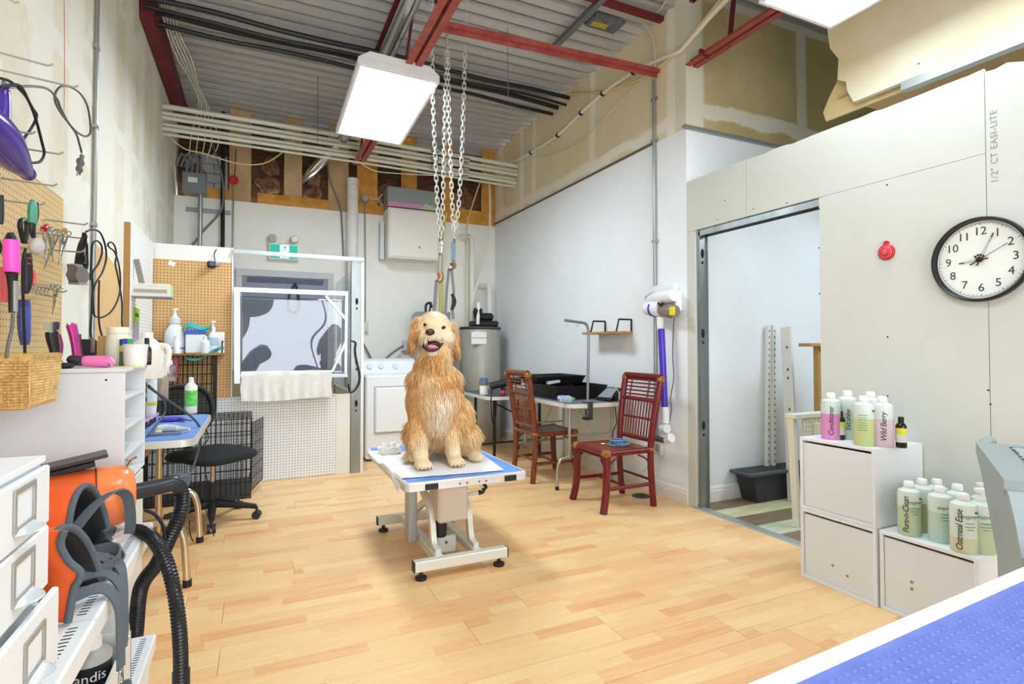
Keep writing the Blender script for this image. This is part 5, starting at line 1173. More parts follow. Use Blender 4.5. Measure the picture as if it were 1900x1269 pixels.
# ================================================================ lifting grooming table in the middle
TZ=.52
PAINT=M('grey_white_steel','#dcdcd2',.35,.15); RIM=M('table_rim','#dedede',.3,.4)
t=thing('lift_table','low blue topped lifting grooming table on a white steel base','table',(1.02,3.3,0))
def rrect(x0,x1,y0,y1,r,k=5):
    o=[]
    for cx,cy,a0 in ((x1-r,y0+r,-90),(x1-r,y1-r,0),(x0+r,y1-r,90),(x0+r,y0+r,180)): o+=[(cx+r*math.cos(R(a0+90*i/k)),cy+r*math.sin(R(a0+90*i/k))) for i in range(k+1)]
    return o
G().prism(rrect(.695,1.395,2.79,3.90,.035),'z',TZ-.045,TZ-.006).build('rim',RIM,t)
G().prism(rrect(.702,1.388,2.797,3.893,.03),'z',TZ-.006,TZ-.001).build('edge_band',M('rim_bright','#e8e8e4',.25,.3),t)
G().prism(rrect(.715,1.375,2.81,3.88,.025),'z',TZ-.004,TZ).build('blue_top',M('blue_table_mat','#5f8fd6',.55,c2='#6f9be0',vs=25,bump=.3,bs=260),t)
for x in (.835,1.285): G().box(x-.035,x+.035,2.783,2.792,TZ-.043,TZ-.012,.002).build('end_clamp',BLK,t)
for x in (.99,1.03,1.1,1.14): G().cyl((x,2.792,TZ-.028),(x,2.786,TZ-.028),.005,n=8).build('bolt',M('bolt_dark','#5d564c',.4,.5),t)
for y,x0,x1,nm in ((2.845,.755,1.285,'front_foot_bar'),(3.69,.735,1.285,'rear_foot_bar')):
    b=G().box(x0,x1,y-.025,y+.025,.045,.10,.004).build(nm,PAINT,t)
    for x in (x0,x1): G().box(x-.004,x+.004,y-.024,y+.024,.047,.098).build('end_cap',BLK,b)
    for x in (x0+.04,x1-.045): G().lathe([(.03,0),(.032,.008),(.03,.016),(.012,.02),(.01,.047)],(x,y,0),16).build('levelling_foot',BLK,b)
for x in (.905,1.125): G().box(x-.024,x+.024,2.87,3.67,.05,.098,.004).build('rail',PAINT,t)
for x in (.905,1.125):
    G().ribbon(cr([(x,2.90,.10),(x,2.97,.11),(x,3.0,.16),(x,3.02,.24),(x,3.06,.30),(x,3.2,.37),(x,3.38,.46)],6),.03,.045,(1,0,0)).build('scissor_arm',PAINT,t)
    G().ribbon(cr([(x+(.035 if x<1 else -.035),3.60,.10),(x+(.035 if x<1 else -.035),3.4,.22),(x+(.035 if x<1 else -.035),3.1,.36),(x+(.035 if x<1 else -.035),2.95,.46)],6),.026,.04,(1,0,0)).build('scissor_arm',PAINT,t)
bx=G().box(.915,1.09,2.93,3.12,.245,.475,.012).build('motor_housing',M('beige_housing','#c9bdae',.5),t)
G().box(.82,.87,3.2,3.3,.07,.47,.004).build('side_plate',M('grey_plate','#a9adac',.4,.3),t)
G().cyl((.955,3.02,.25),(.955,3.02,.15),.04,.035,n=14).build('motor',BLK,t); G().box(.93,1.04,2.99,3.08,.06,.155,.006).build('gear_box',M('gearbox_grey','#c6cac6',.4,.3),t)
G().cyl((.98,2.989,.12),(.98,2.985,.12),.008,n=10).build('bolt',MATS['bolt_dark'],t)
G().tube(cr([(1.09,3.03,.40),(1.14,3.0,.44),(1.18,2.98,.43),(1.205,2.97,.40),(1.18,2.97,.385),(1.14,2.99,.375),(1.09,3.03,.36)],5),.012,8).build('lift_lever',PAINT,t); G().tube([(1.195,2.972,.43),(1.21,2.97,.41),(1.19,2.968,.385),(1.165,2.97,.38)],.014,8).build('lever_grip',BLK,t)
# white sheet under the dog
P00,P10,P11,P01=V((.665,2.90,0)),V((1.27,2.845,0)),V((1.33,3.35,0)),V((.675,3.74,0))
def tws(u,v):
    p=(P00*(1-u)+P10*u)*(1-v)+(P01*(1-u)+P11*u)*v
    n=mnoise.noise(V((p.x*7,p.y*7,3)))*.5+mnoise.noise(V((p.x*17,p.y*17,9)))*.5
    lf=max(0,1-u*2.2); z=TZ+.006+.012*abs(n)*(.25+lf)
    if p.x<.70: z=min(z,TZ+.01-(.70-p.x)*1.0*(1 if v<.5 else .3)-(.05*max(0,1-v*4)))
    y=p.y
    if v<.06 and u<.3: y-=0
    return (p.x if p.x>.688 or v>.5 else .688-.012*n,y,z)
one('table_towel',G().sheet(tws,48,40,.004),M('white_cotton','#f0efec',.95,bump=.3,bs=200),'white towel spread on the blue table under the dog','towel')
def lump(u,v):
    a=2*math.pi*u; r=.02+.05*v; n=mnoise.noise(V((math.cos(a)*2,math.sin(a)*2,v*4)))
    return (.79+math.cos(a)*r*(1+.5*n)*1.2,3.60+math.sin(a)*r*(1+.4*n),TZ+.065-.055*v*v+.02*n)
one('crumpled_towel',G().sheet(lump,26,14,.004),MATS['white_cotton'],'crumpled white cloth heap on the far corner of the blue table','towel')
c=thing('hanging_corner_cloth','corner of the white sheet hanging over the table edge','cloth',(.72,2.79,.4)) if False else None
# ================================================================ the dog
DT=TZ+.014
g=G()
def cap(a,b,ra,rb,n=10):
    a=V(a);b=V(b)
    for i in range(n+1):
        t_=i/n; g.ell(a.lerp(b,t_),ra+(rb-ra)*t_,None,12,8)
g.ell((.955,3.16,.92),(.150,.155,.21),None,18,12); g.ell((.965,3.17,1.02),(.155,.13,.12),None,16,10)
g.ell((1.01,3.25,.82),(.160,.17,.22),None,16,10); g.ell((1.10,3.28,.76),(.135,.17,.17),None,16,10); g.ell((1.08,3.37,.70),(.18,.18,.165),None,16,10)
g.ell((1.195,3.27,.645),(.088,.155,.115),Euler((0,0,R(-10))),14,10); g.ell((.93,3.36,.655),(.09,.15,.12),None,14,10)
g.ell((1.20,3.12,DT+.03),(.042,.09,.032),None,12,8); 
fL=oY(766,842,3.20); g.ell((fL.x+.02,3.22,DT+.03),(.05,.08,.032),None,12,8)
for sx,sh in ((.858,.885),(1.052,1.02)):
    cap((sh,3.13,.90),(sx,3.15,.74),.075,.056); cap((sx,3.15,.74),(sx,3.085,.60),.056,.043); cap((sx,3.085,.60),(sx,3.06,DT+.03),.043,.04,5)
    g.ell((sx,3.04,DT+.026),(.047,.062,.030),None,14,9)
    for k in (-1.5,-.5,.5,1.5): g.ell((sx+k*.022,2.992+abs(k)*.006,DT+.02),(.0135,.022,.020),None,10,7)
cap((.955,3.16,1.06),(.948,3.10,1.22),.115,.095)
HY=3.07
H=oY(806,612,HY)
g.ell(H+V((0,.015,.012)),(.098,.105,.094),None,18,12)          # skull
def pt(u,v,y): return oY(u,v,y)
g.ell(pt(786,620,3.03),(.045,.05,.05)); g.ell(pt(827,626,3.03),(.047,.05,.05))      # cheeks
cap(pt(803,612,3.02),pt(799,620,2.945),.052,.041,6)            # upper muzzle
g.ell(pt(790,625,2.975),(.028,.038,.024)); g.ell(pt(810,627,2.975),(.028,.038,.024))    # flews
cap(pt(804,648,3.05),pt(800,656,2.985),.045,.025,6)            # lower jaw
g.ell(pt(791,598,2.99),(.024,.02,.014)); g.ell(pt(821,602,2.99),(.024,.02,.014))   # brows
for (u0,v0,u1,v1,y) in ((776,598,766,640,3.09),(836,606,846,652,3.09)):
    a,b=pt(u0,v0,y),pt(u1,v1,y+.01)
    for i in range(8):
        t_=i/7; g.ell(a.lerp(b,t_),(.020+.012*math.sin(t_*3.0),.045,.03),None,10,7)
tmp=bpy.data.objects.new('tmp',g.mesh('tmp',None,0)); col.objects.link(tmp)
rm=tmp.modifiers.new('r','REMESH'); rm.mode='VOXEL'; rm.voxel_size=.0085
sm=tmp.modifiers.new('s','SMOOTH'); sm.factor=.5; sm.iterations=5
dg=bpy.context.evaluated_depsgraph_get(); bm_=bpy.data.meshes.new_from_object(tmp.evaluated_get(dg)); bpy.data.objects.remove(tmp)
DLOC=V((1.0,3.2,DT))
dog=thing('golden_retriever','wet golden retriever sitting on the blue table with mouth open','dog',DLOC)
for v in bm_.vertices: v.co-=DLOC
bm_.polygons.foreach_set('use_smooth',[True]*len(bm_.polygons))
PAL={'cream':'#f6e3c0','pale':'#f2d3a2','gold':'#eabf82','amber':'#d9a362','rust':'#b57c42','dark':'#7a4a26','white':'#f8ecd8'}
PAL={k:V(lin(v)) for k,v in PAL.items()}
def furcol(p):     # natural coat colour by body region
    c=PAL['gold'].copy(); x,y,z=p
    n=mnoise.noise(V((x*9,y*9,z*5)))
    front=max(0,min(1,(3.16-y)/.12))
    if z>1.17:    # head
        c=PAL['gold'].lerp(PAL['cream'],max(0,min(1,.45+n*1.3)))
        dx=x-H.x
        if abs(dx)>.095: c=PAL['gold'].lerp(PAL['rust'],max(0,min(1,(1.36-z)*5)))
        if y<3.0 and z<1.315: c=PAL['cream'].lerp(V(lin('#e6ddd0')),max(0,min(1,(1.31-z)*9)))
    elif z>1.0: c=PAL['amber'].lerp(PAL['pale'],max(0,min(1,.35+n)))
    elif z>.72: 
        w=max(0,1-abs(x-.955)/.11)*front; c=PAL['gold'].lerp(PAL['white'],min(1,w*(1.1 if z<.97 else .4)))
        if abs(x-.955)>.12: c=PAL['gold'].lerp(PAL['amber'],.35+n*.6)
    else:
        c=PAL['pale'].lerp(PAL['gold'],max(0,min(1,.5+n)))
        if y<3.10: c=PAL['pale'].lerp(PAL['cream'],max(0,min(1,.4+n*.6)))
        if .9<x<1.02 and z>.56: c=PAL['cream'].lerp(PAL['amber'],max(0,min(1,.3+n)))
        if z<.57: c=c.lerp(PAL['cream'],.5)
    return c
def fur_mat(name,rough):
    m=bpy.data.materials.new(name); m.use_nodes=True; t_=NT(m); a=t_.new('ShaderNodeAttribute',attribute_name='coat'); t_.base(a.outputs['Color'])
    t_.b.inputs['Roughness'].default_value=rough; t_.b.inputs['Specular IOR Level'].default_value=.35
    if name=='dog_skin_fur': t_.bump(t_.noise(t_.mapping(t_.coord(),(70,70,40)),2.2,4,.7),.9,.008)
    return m
bm_.materials.clear(); bm_.materials.append(fur_mat('dog_skin_fur',.7))
at=bm_.color_attributes.new('coat','FLOAT_COLOR','POINT')
for i,v in enumerate(bm_.vertices): at.data[i].color=(*furcol(v.co+DLOC),1)
body=bpy.data.objects.new('body',bm_); col.objects.link(body); body.parent=dog; OFF[body.name]=DLOC
# fur locks as real geometry
rf=random.Random(11); polys=[]; acc=0; cum=[]
for p in bm_.polygons:
    cz=p.center.z+DLOC.z; wt=1.0
    if cz>1.17: wt=1.5
    acc+=p.area*wt; cum.append(acc)
import bisect
fv=[];ff=[];fc=[]
noseP=pt(799,618,2.93)
for k in range(27000):
    i=bisect.bisect(cum,rf.random()*acc); 
    if i>=len(cum): continue
    p=bm_.polygons[i]; vs=[bm_.vertices[j].co for j in p.vertices]; a,b=rf.random(),rf.random()
    q=vs[0].lerp(vs[1],a).lerp(vs[-1].lerp(vs[-2] if len(vs)>3 else vs[1],a),b)+DLOC; n=p.normal
    z=q.z; ln=.062; wd=.0031; lift=.20
    dxh=abs(q.x-H.x)
    if z>1.17:
        ear=dxh>.088
        if ear: ln=.05; wd=.0032; lift=.12
        else:
            d=(q-noseP).length
            if d<.028: continue
            ln=.007+.032*max(0,min(1,(d-.07)/.1)); wd=.0014 if d<.09 else .0019; lift=.14
            if q.y<3.065 and z<1.29 and d<.155: ln=.009; wd=.0013
    elif z>1.02: ln=.075 if not (z>1.09 and dxh>.08) else .03; wd=.0031; lift=.24
    elif z>.70: ln=.078
    else:
        if q.y<3.12 and (abs(q.x-.858)<.065 or abs(q.x-1.052)<.065):
            ln=.032 if z>.62 else .018; wd=.0019; lift=.14
            if z<.556: continue
        elif z<.60 and q.y<3.2: ln=.014; wd=.0018
        else: ln=.055
    ln*=rf.uniform(.6,1.25)
    if n.z<-.6 and z<.62: continue
    fl_=V((0,0,-1))
    if z>1.17 and dxh<=.088: fl_=((q-noseP).normalized()*.8+V((0,.2,-.35)))
    else: fl_=V((.25*(q.x-.96)/.15+mnoise.noise(q*11)*.45,-.1+mnoise.noise(q*13+V((5,0,0)))*.35,-1))
    t_=(fl_-n*fl_.dot(n)); 
    if t_.length<1e-3: continue
    t_.normalize(); d0=(t_+n*lift).normalized(); sd=d0.cross(n).normalized(); ph=rf.uniform(0,6.28); amp=rf.uniform(.12,.34)*(1 if ln>.03 else .3); curl=rf.uniform(.9,1.7)
    P=[]; cur=q-n*.002; NS=5 if ln>.03 else 3
    for s in range(NS+1):
        f=s/NS; P.append(cur.copy()); dd=(d0+sd*amp*1.6*math.sin(ph+f*6.28*curl)+V((0,0,-.35))*f+n*(.10-.35*f)).normalized(); cur=cur+dd*(ln/NS)
        if cur.z<DT+.004: cur.z=DT+.004
    base=len(fv); c=furcol(q)*rf.uniform(.9,1.3); 
    if rf.random()<.18 and ln>.03: c=c.lerp(PAL['rust'],.4)
    elif rf.random()<.2: c=c.lerp(PAL['cream'],.6)
    up_=n
    for s,pp in enumerate(P):
        f=s/NS; r_=wd*(1-.82*f**1.5)*(.75 if s==0 else 1)
        for an in (0,2.1,4.2): fv.append(tuple(pp+sd*(math.cos(an)*r_)+up_*(math.sin(an)*r_*.7)-DLOC)); fc.append((c.x,c.y,c.z,1))
    for s in range(NS):
        for j in range(3): ff.append((base+s*3+j,base+s*3+(j+1)%3,base+(s+1)*3+(j+1)%3,base+(s+1)*3+j))
fm=bpy.data.meshes.new('fur'); fm.from_pydata(fv,[],ff); fm.polygons.foreach_set('use_smooth',[True]*len(fm.polygons))
fm.materials.append(fur_mat('dog_fur_locks',.5)); at=fm.color_attributes.new('coat','FLOAT_COLOR','POINT'); flat=[x for c in fc for x in c]; at.data.foreach_set('color',flat)
fo=bpy.data.objects.new('fur',fm); col.objects.link(fo); fo.parent=dog; fo['kind']='stuff'
# face
NOSE=M('dog_nose','#4a2f2c',.3,bump=.4,bs=250); EYE=M('dog_eye','#1a0f0a',.06); LIP=M('dog_lip','#2a1c1c',.35); TNG=M('dog_tongue','#d9798c',.35,sss=.1)
nc=pt(798,616,2.912)
ng=G().ell(nc,(.027,.016,.020),None,16,10); nb=ng.build('nose',NOSE,dog)
for s in (-1,1): G().ell(nc+V((s*.012,-.013,-.003)),(.0055,.005,.006)).build('nostril',M('nostril','#140c0c',.6),nb)
for u,v in ((790.3,602),(821.7,607)):
    ec=pt(u,v,2.985); 
    for _ in range(60):       # settle the eye on the real surface
        hit,loc,nn,idx=body.closest_point_on_mesh(ec-DLOC) if False else (False,None,None,None)
        break
    e=G().ell(ec,(.0125,.010,.0105)).build('eye',EYE,dog); 
    rimg=G().tube([ec+V((.0135*math.cos(a),-.001,.0095*math.sin(a))) for a in [2*math.pi*i/14 for i in range(14)]],.003,6,closed=True); rimg.build('eyelid',M('eyelid','#3a2418',.5),e)
mc=pt(802,640,2.982)
G().ell(mc,(.054,.046,.027),Euler((0,R(6),0)),20,12).build('mouth',LIP,dog)
mo=G().ell(mc+V((-.010,-.026,-.008)),(.030,.028,.015),Euler((R(12),R(4),0)),16,10).build('tongue',TNG,dog)
G().tube(cr([pt(783,634,2.985),pt(788,646,2.955),pt(799,651,2.94),pt(812,648,2.955),pt(821,637,2.985)],5),.0065,8).build('lower_lip',LIP,dog)
for k in (-1,1): G().lathe([(.004,0),(.003,.006),(.0005,.012)],mc+V((k*.022-.004,-.038,-.016)),8).build('tooth',M('tooth','#efe8d8',.3),dog)
for sx in (.858,1.052):
    for k in (-1.5,-.5,.5,1.5):
        b=V((sx+k*.022,2.974+abs(k)*.006,DT+.013)); G().tube([b+V((0,.01,.004)),b,b+V((0,-.009,-.009))],.003,6,rs=[.0035,.003,.0012]).build('claw',M('claw','#5a4638',.4),dog)
# ================================================================ rattan chairs
RAT=M('rattan_red','#6c191b',.3,var=.04,vs=14,stretch=(3,3,.6)); RATB=M('rattan_brown','#763a1e',.3,var=.06,vs=14,stretch=(3,3,.6)); BIND=M('rattan_binding','#b07a32',.45,c2='#7a4418',vs=60)
def rattan_chair(loc,rz,m,label,seatm):
    t=thing('rattan_chair',label,'chair',loc,rz,'rattan dining chairs')      # local: faces -y, back at +y
    def T(nm,pts,r,mm=m,par=None,**k): return G().tube(cr(pts,4) if len(pts)>2 else pts,r,10,**k).build(nm,mm,par or t,local=True)
    for s in (-1,1):
        T('rear_post',[(s*.20,.225,0),(s*.20,.205,.22),(s*.20,.20,.44),(s*.215,.235,.72),(s*.225,.285,.985)],.025)
        T('front_leg',[(s*.215,-.245,0),(s*.205,-.215,.15),(s*.205,-.205,.42)],.028,rs=None)
        T('side_stretcher',[(s*.205,-.215,.17),(s*.20,.205,.17)],.014)
        T('seat_rail',[(s*.205,-.21,.43),(s*.20,.20,.43)],.022)
        T('front_arch',[(s*.2,-.208,.28),(s*.185,-.21,.34),(s*.15,-.212,.385),(s*.10,-.213,.40)],.007); T('front_arch',[(s*.2,-.208,.24),(s*.175,-.21,.33),(s*.13,-.212,.375)],.006)
        T('side_arch',[(s*.205,-.205,.28),(s*.205,-.17,.36),(s*.204,-.10,.40)],.007); T('side_arch',[(s*.202,.20,.28),(s*.202,.16,.36),(s*.203,.08,.40)],.007)
        for z,y in ((.43,-.21),): G().obox((s*.205,y,z),(.064,.064,.055),None,.016).build('binding',BIND,t,local=True)
        G().obox((s*.224,.283,.965),(.056,.056,.05),None,.014).build('binding',BIND,t,local=True); G().obox((s*.20,.20,.435),(.056,.056,.04),None,.014).build('binding',BIND,t,local=True)
    T('front_stretcher',[(-.205,-.02,.17),(.205,-.02,.17)],.010)
    T('rear_stretcher',[(-.2,.205,.2),(.2,.205,.2)],.010)
    T('seat_rail',[(-.205,-.21,.43),(.205,-.21,.43)],.024); T('seat_rail',[(-.2,.2,.43),(.2,.2,.43)],.016)
    T('seat_apron',[(-.2,-.212,.395),(0,-.214,.40),(.2,-.212,.395)],.008)
    G().box(-.195,.195,-.20,.195,.432,.446,.004).build('seat',seatm,t,local=True)
    def by(z): return .20+(.085)*max(0,(z-.44)/.545)**1.4
    T('top_rail',[(-.225,by(.985),.985),(.225,by(.985),.985)],.023)
    T('back_rail',[(-.215,by(.955),.955),(.215,by(.955),.955)],.010)
    T('back_rail',[(-.216,by(.80),.80),(.216,by(.80),.80)],.017); T('back_rail',[(-.208,by(.655),.655),(.208,by(.655),.655)],.009); T('back_rail',[(-.202,by(.50),.50),(.202,by(.50),.50)],.017)
    for z in (.925,.895,.865,.835): T('back_slat',[(-.215,by(z),z),(.215,by(z),z)],.0065)
    for x in (-.11,.11): T('back_slat',[(x,by(.80)-.012,.80),(x,by(.955)-.012,.955)],.006)
    for i in range(11): x=-.175+.035*i; T('spindle',[(x*.96,by(.50),.50),(x,by(.65)+.002,.65),(x*1.03,by(.80),.80)],.0058)
    return t
SEATR=M('seat_red_brown','#7c3318',.3,var=.03,vs=9); SEATD=M('seat_dark_brown','#4a2016',.3,var=.03,vs=9)
rattan_chair((2.55,3.60,0),R(-90),RAT,'dark red rattan chair with a blue leash on its seat',SEATR)
rattan_chair((2.47,4.60,0),R(90),RATB,'brown rattan chair turned to the folding table',SEATD)
# leash on the seat
lp=[]
for i in range(46):
    a=i*.55; r=.045+.02*math.sin(i*.37); lp.append((2.58+r*1.1*math.cos(a)+.012*math.sin(i*.9),3.56+r*1.3*math.sin(a),.452+.0010*i))
t=thing('leash','coiled blue and white rope leash on the red chair','leash',(2.58,3.56,.446)); G().tube(cr(lp,3),.006,7).build('rope',M('blue_rope','#7ba3c8',.8,c2='#3f6f9c',vs=90),t); G().tube(cr([(2.53,3.62,.45),(2.50,3.66,.452),(2.47,3.67,.452)],5),.005,6).build('clip',CHROME,t)
# ================================================================ folding table against the right wall
t=thing('folding_table','grey folding table with white rim and bent metal legs','table',(2.68,4.7,0))
pl=rrect(2.38,2.98,3.98,5.15,.10,6)
G().prism(pl,'z',.70,.735).build('rim',M('white_rim','#dcdad2',.35),t); G().prism([(2.68+(a-2.68)*.985,4.565+(b-4.565)*.985) for a,b in pl],'z',.735,.739).build('top',M('speckle_grey','#7e8286',.5,c2='#6b6f74',vs=120),t)
LGM=M('grey_leg_steel','#b5b5ae',.3,.7)
for y in (4.12,4.98):
    for x in (2.46,2.90): G().tube(cr([(x,y,.70),(x,y,.25),(x-.02 if x<2.7 else x+.02,y,.20),(x-.09 if x<2.7 else x+.05,y,.19)][:2],2),.014,10).build('leg',LGM,t)
    G().tube(cr([(2.46,y,.27),(2.42,y,.265),(2.37,y,.25),(2.345,y,.20),(2.338,y,.10),(2.335,y,0)],5),.013,10).build('foot_tube',LGM,t); G().cyl((2.335,y,.03),(2.335,y,0),.017,n=10).build('foot_cap',BLK,t)
    G().tube([(2.46,y,.27),(2.90,y,.27)],.011,8).build('cross_tube',LGM,t); G().tube([(2.90,y,.27),(2.90,y,.0)],.013,8).build('foot_tube',LGM,t); G().tube([(2.46,y,.45),(2.90,y,.45)],.009,8).build('cross_tube',LGM,t)
    G().tube([(2.68,y,.45),(2.68,y+(.22 if y<4.5 else -.22),.70)],.006,6).build('brace',LGM,t)
# grooming arm
t=thing('grooming_pole','grey steel grooming arm clamped to the folding table','arm',(2.71,4.0,.74))
u0=oY(1090,742,4.03).x
G().tube(cr([oY(1090,752,4.03),oY(1091,700,4.03),oY(1092,640,4.03),oY(1092,615,4.03),oY(1087,601,4.03),oY(1076,598,4.03),oY(1048,594,4.03)],5),.012,10).build('pole',M('grey_pole','#8d8f90',.35,.6),t)
for u in (1052,1072): 
    p=oY(u,601,4.03); G().tube([p+V((.010*math.cos(a),0,-.012+.010*math.sin(a))) for a in [2*math.pi*i/10 for i in range(10)]],.0025,6,closed=True).build('ring',CHROME,t)
c=oY(1091,742,4.0); G().box(c.x-.035,c.x+.035,3.965,4.06,.742,.76,.004).build('clamp_plate',M('clamp_grey','#7c7e80',.4,.5),t); G().box(c.x-.02,c.x+.02,3.95,3.975,.60,.755,.004).build('clamp_body',M('clamp_dark','#4e5052',.4,.5),t)
G().box(c.x-.05,c.x+.0,3.95,4.02,.60,.62,.004).cyl((c.x-.03,3.985,.62),(c.x-.03,3.985,.69),.008,n=8).build('clamp_screw',BLK,t)
# trays and things on the folding table
def tray(x0,x1,y0,y1,z0,h,label,rot=None,fl_=.03):
    t=thing('black_tray',label,'tray',((x0+x1)/2,(y0+y1)/2,z0),0,'black plastic trays'); xm,ym=(x0+x1)/2,(y0+y1)/2
    def w(a,b,c_,d): 
        g=G().add([(a[0],a[1],z0),(b[0],b[1],z0),(d[0],d[1],z0+h),(c_[0],c_[1],z0+h)],[(0,1,2,3)]); return g
    B=[(x0+fl_,y0+fl_),(x1-fl_,y0+fl_),(x1-fl_,y1-fl_),(x0+fl_,y1-fl_)]; T_=[(x0,y0),(x1,y0),(x1,y1),(x0,y1)]
    for i in range(4):
        j=(i+1)%4; a,b,c_,d=V((*B[i],z0)),V((*B[j],z0)),V((*T_[i],z0+h)),V((*T_[j],z0+h))
        G().sheet(lambda u,v:(a.lerp(b,u)).lerp(c_.lerp(d,u),v),2,2,.004).build('tray_wall',BLKM,t,0)
    G().box(x0+fl_,x1-fl_,y0+fl_,y1-fl_,z0,z0+.004).build('tray_floor',BLKM,t,0)
    G().tube([(*T_[0],z0+h),(*T_[1],z0+h),(*T_[2],z0+h),(*T_[3],z0+h)],.006,6,closed=True).build('tray_rim',BLK,t); return t
tray(2.42,2.96,4.28,4.85,.741,.12,'deep black tray on the folding table'); 
tray(2.46,2.94,4.62,5.12,.862,.07,'shallow black tray lying on the deep tray')
one('white_pads',G().obox((2.58,4.70,.88),(.15,.16,.03),Euler((0,R(-6),R(10))),.004),M('pale_pad','#c9d2d2',.8),'pale folded pads inside the black tray','pads')
t=thing('water_bottle','crushed clear water bottle with a blue label lying on the table','bottle',oY(1045,733,4.05)); b0=oY(1034,731,4.08); b1=oY(1064,734,4.02); b0.z=b1.z=.775
ax_=(b1-b0).normalized(); q=V((0,0,1)).rotation_difference(ax_).to_matrix(); L=(b1-b0).length
G().lathe([(.02,0),(.033,.008),(.034,L*.35)],b0,16,q).build('label',M('water_label','#4b55a8',.3,c2='#c8cce8',vs=40),t); G().lathe([(.034,L*.35),(.031,L*.5),(.034,L*.65),(.026,L*.85),(.014,L*.95)],b0,16,q).build('body',M('clear_blue','#a8c4d0',.1,alpha=.7),t); G().lathe([(.015,L*.95),(.015,L*1.08)],b0,12,q).build('cap',M('green_cap','#3f9c5c',.4),t)
t=thing('card_reader','black tilted carrier stand with a grey panel on the folding table','stand',(2.87,4.1,.74))
rot=Euler((R(0),R(-32),R(8))); c=V((2.85,4.10,.80))
G().obox(c,(.19,.19,.014),rot,.004).build('frame',BLK,t); G().obox(c+V((-.006,-.004,.010)),(.14,.14,.006),rot,.002).build('panel',M('grey_panel','#8c9498',.5),t)
G().obox((2.90,4.12,.775),(.05,.15,.065),None,.006).build('foot',BLK,t); G().bar((2.80,4.0,.77),(2.86,4.0,.86),.006,.008).bar((2.86,4.0,.86),(2.93,4.0,.76),.006,.008).build('wire_stay',M('stay_light','#d8d4cc',.4,.4),t)
cable([oY(u,v,4.0) for u,v in ((1136,742),(1140,752),(1143,770),(1144,785),(1138,800),(1136,818),(1135,830)) ],.004,BLKR,'black cord dropping off the end of the folding table')
# second table further back with blow dryer
t=thing('side_table','dark folding table with a white rim beyond the brown chair','table',(2.5,5.65,0))
pl=rrect(2.18,2.95,5.24,6.10,.10,6); G().prism(pl,'z',.665,.70).build('rim',MATS['white_rim'],t); G().prism([(2.565+(a-2.565)*.98,5.67+(b-5.67)*.98) for a,b in pl],'z',.70,.704).build('top',M('dark_grey_top','#4e5256',.5),t)
for x,y in ((2.30,5.4),(2.84,5.4),(2.30,5.95),(2.84,5.95)): G().cyl((x,y,0),(x,y,.665),.016,n=10).build('leg',BLKM,t)
G().tube([(2.30,5.4,.2),(2.84,5.4,.2)],.01,8).tube([(2.30,5.4,.62),(2.84,5.4,.35)],.008,8).build('brace',BLKM,t)
t=thing('hand_dryer','black hand dryer lying at the corner of the side table','hair dryer',(2.35,5.35,.704))
G().tube(cr([(2.23,5.36,.80),(2.33,5.33,.825),(2.45,5.30,.85),(2.55,5.28,.86)],5),.04,12,rs=None).build('barrel',BLK,t); G().cyl((2.38,5.32,.71),(2.36,5.33,.80),.022,n=10).build('handle',BLK,t)
one('red_ball',G().ell((2.34,5.27,.735),.032),M('crimson','#a8324a',.4),'small crimson ball under the hand dryer','ball'); one('green_pot',G().lathe([(.028,0),(.032,.04),(.03,.055)],(2.46,5.29,.704),16),M('grass_green','#3fae3c',.4),'small green pot next to the crimson ball','pot')
one('lime_cap_bottle',G().lathe([(.025,0),(.025,.20),(.012,.23),(.012,.26)],(2.50,5.42,.704),14),M('lime','#8ed04a',.4),'lime green bottle behind the top of the brown chair','bottle')
lat('blue_cup_stack','white stack of cups with a blue top behind the dog','cups',(2.24,5.55,.704),[('stack',[(.045,0),(.045,.10)],WHITEP),('grey_cap',[(.05,.10),(.05,.14)],M('grey_cup','#6d7478',.4)),('blue_cap',[(.045,.14),(.045,.175)],M('blue_cup','#4c74a8',.4))])
cable([(2.23,5.3,.82),(2.2,5.25,.72),(2.19,5.22,.55),(2.22,5.24,.42),(2.26,5.27,.5),(2.28,5.3,.66)],.006,BLKR,'black cord hanging in a loop off the side table')
# ================================================================ wall shelf, vacuum, floor vent
t=thing('wood_wall_shelf','rustic wooden wall shelf with two black frame brackets','shelf',(2.93,4.25,1.35))
G().prism([(2.83,3.985),(3.03,3.985),(3.03,4.52),(2.84,4.52),(2.835,4.46),(2.85,4.40)],'z',1.335,1.355).build('board',M('rustic_wood','#9a6a3c',.6,c2='#c09058',vs=10,stretch=(14,2,2)),t,0)
for y in (3.995,4.40): G().tube([(2.86,y,1.345),(2.89,y,1.46),(3.022,y,1.46),(3.022,y,1.345)],.010,4).build('bracket',BLKM,t,0)
VW=M('vacuum_white','#ecebf0',.3); VP=M('vacuum_purple','#4a2fb4',.3)
t=thing('stick_vacuum','white and purple cordless stick vacuum on a wall mount','vacuum',(2.95,3.55,.5))
xw=2.93
G().box(2.985,3.03,3.40,3.66,1.665,1.72,.006).build('wall_mount',VW,t); G().box(2.97,3.03,3.36,3.42,1.50,1.66,.006).build('dock_arm',VW,t)
limb([(1202,572,13),(1215,572,15),(1228,573,15)],'x',xw).build('motor_cap',VW,t); limb([(1213,573,15.5),(1216,573,15.5)],'x',xw).build('purple_ring',VP,t)
limb([(1228,575,11),(1240,577,13),(1253,578,12)],'x',xw).build('dust_bin',M('smoky_bin','#8b8178',.15,alpha=.9),t); G().obox(oX(1247,577,2.868),(.012,.055,.065),None,.003).build('bin_label',M('acid_yellow','#e4dd20',.5),t)
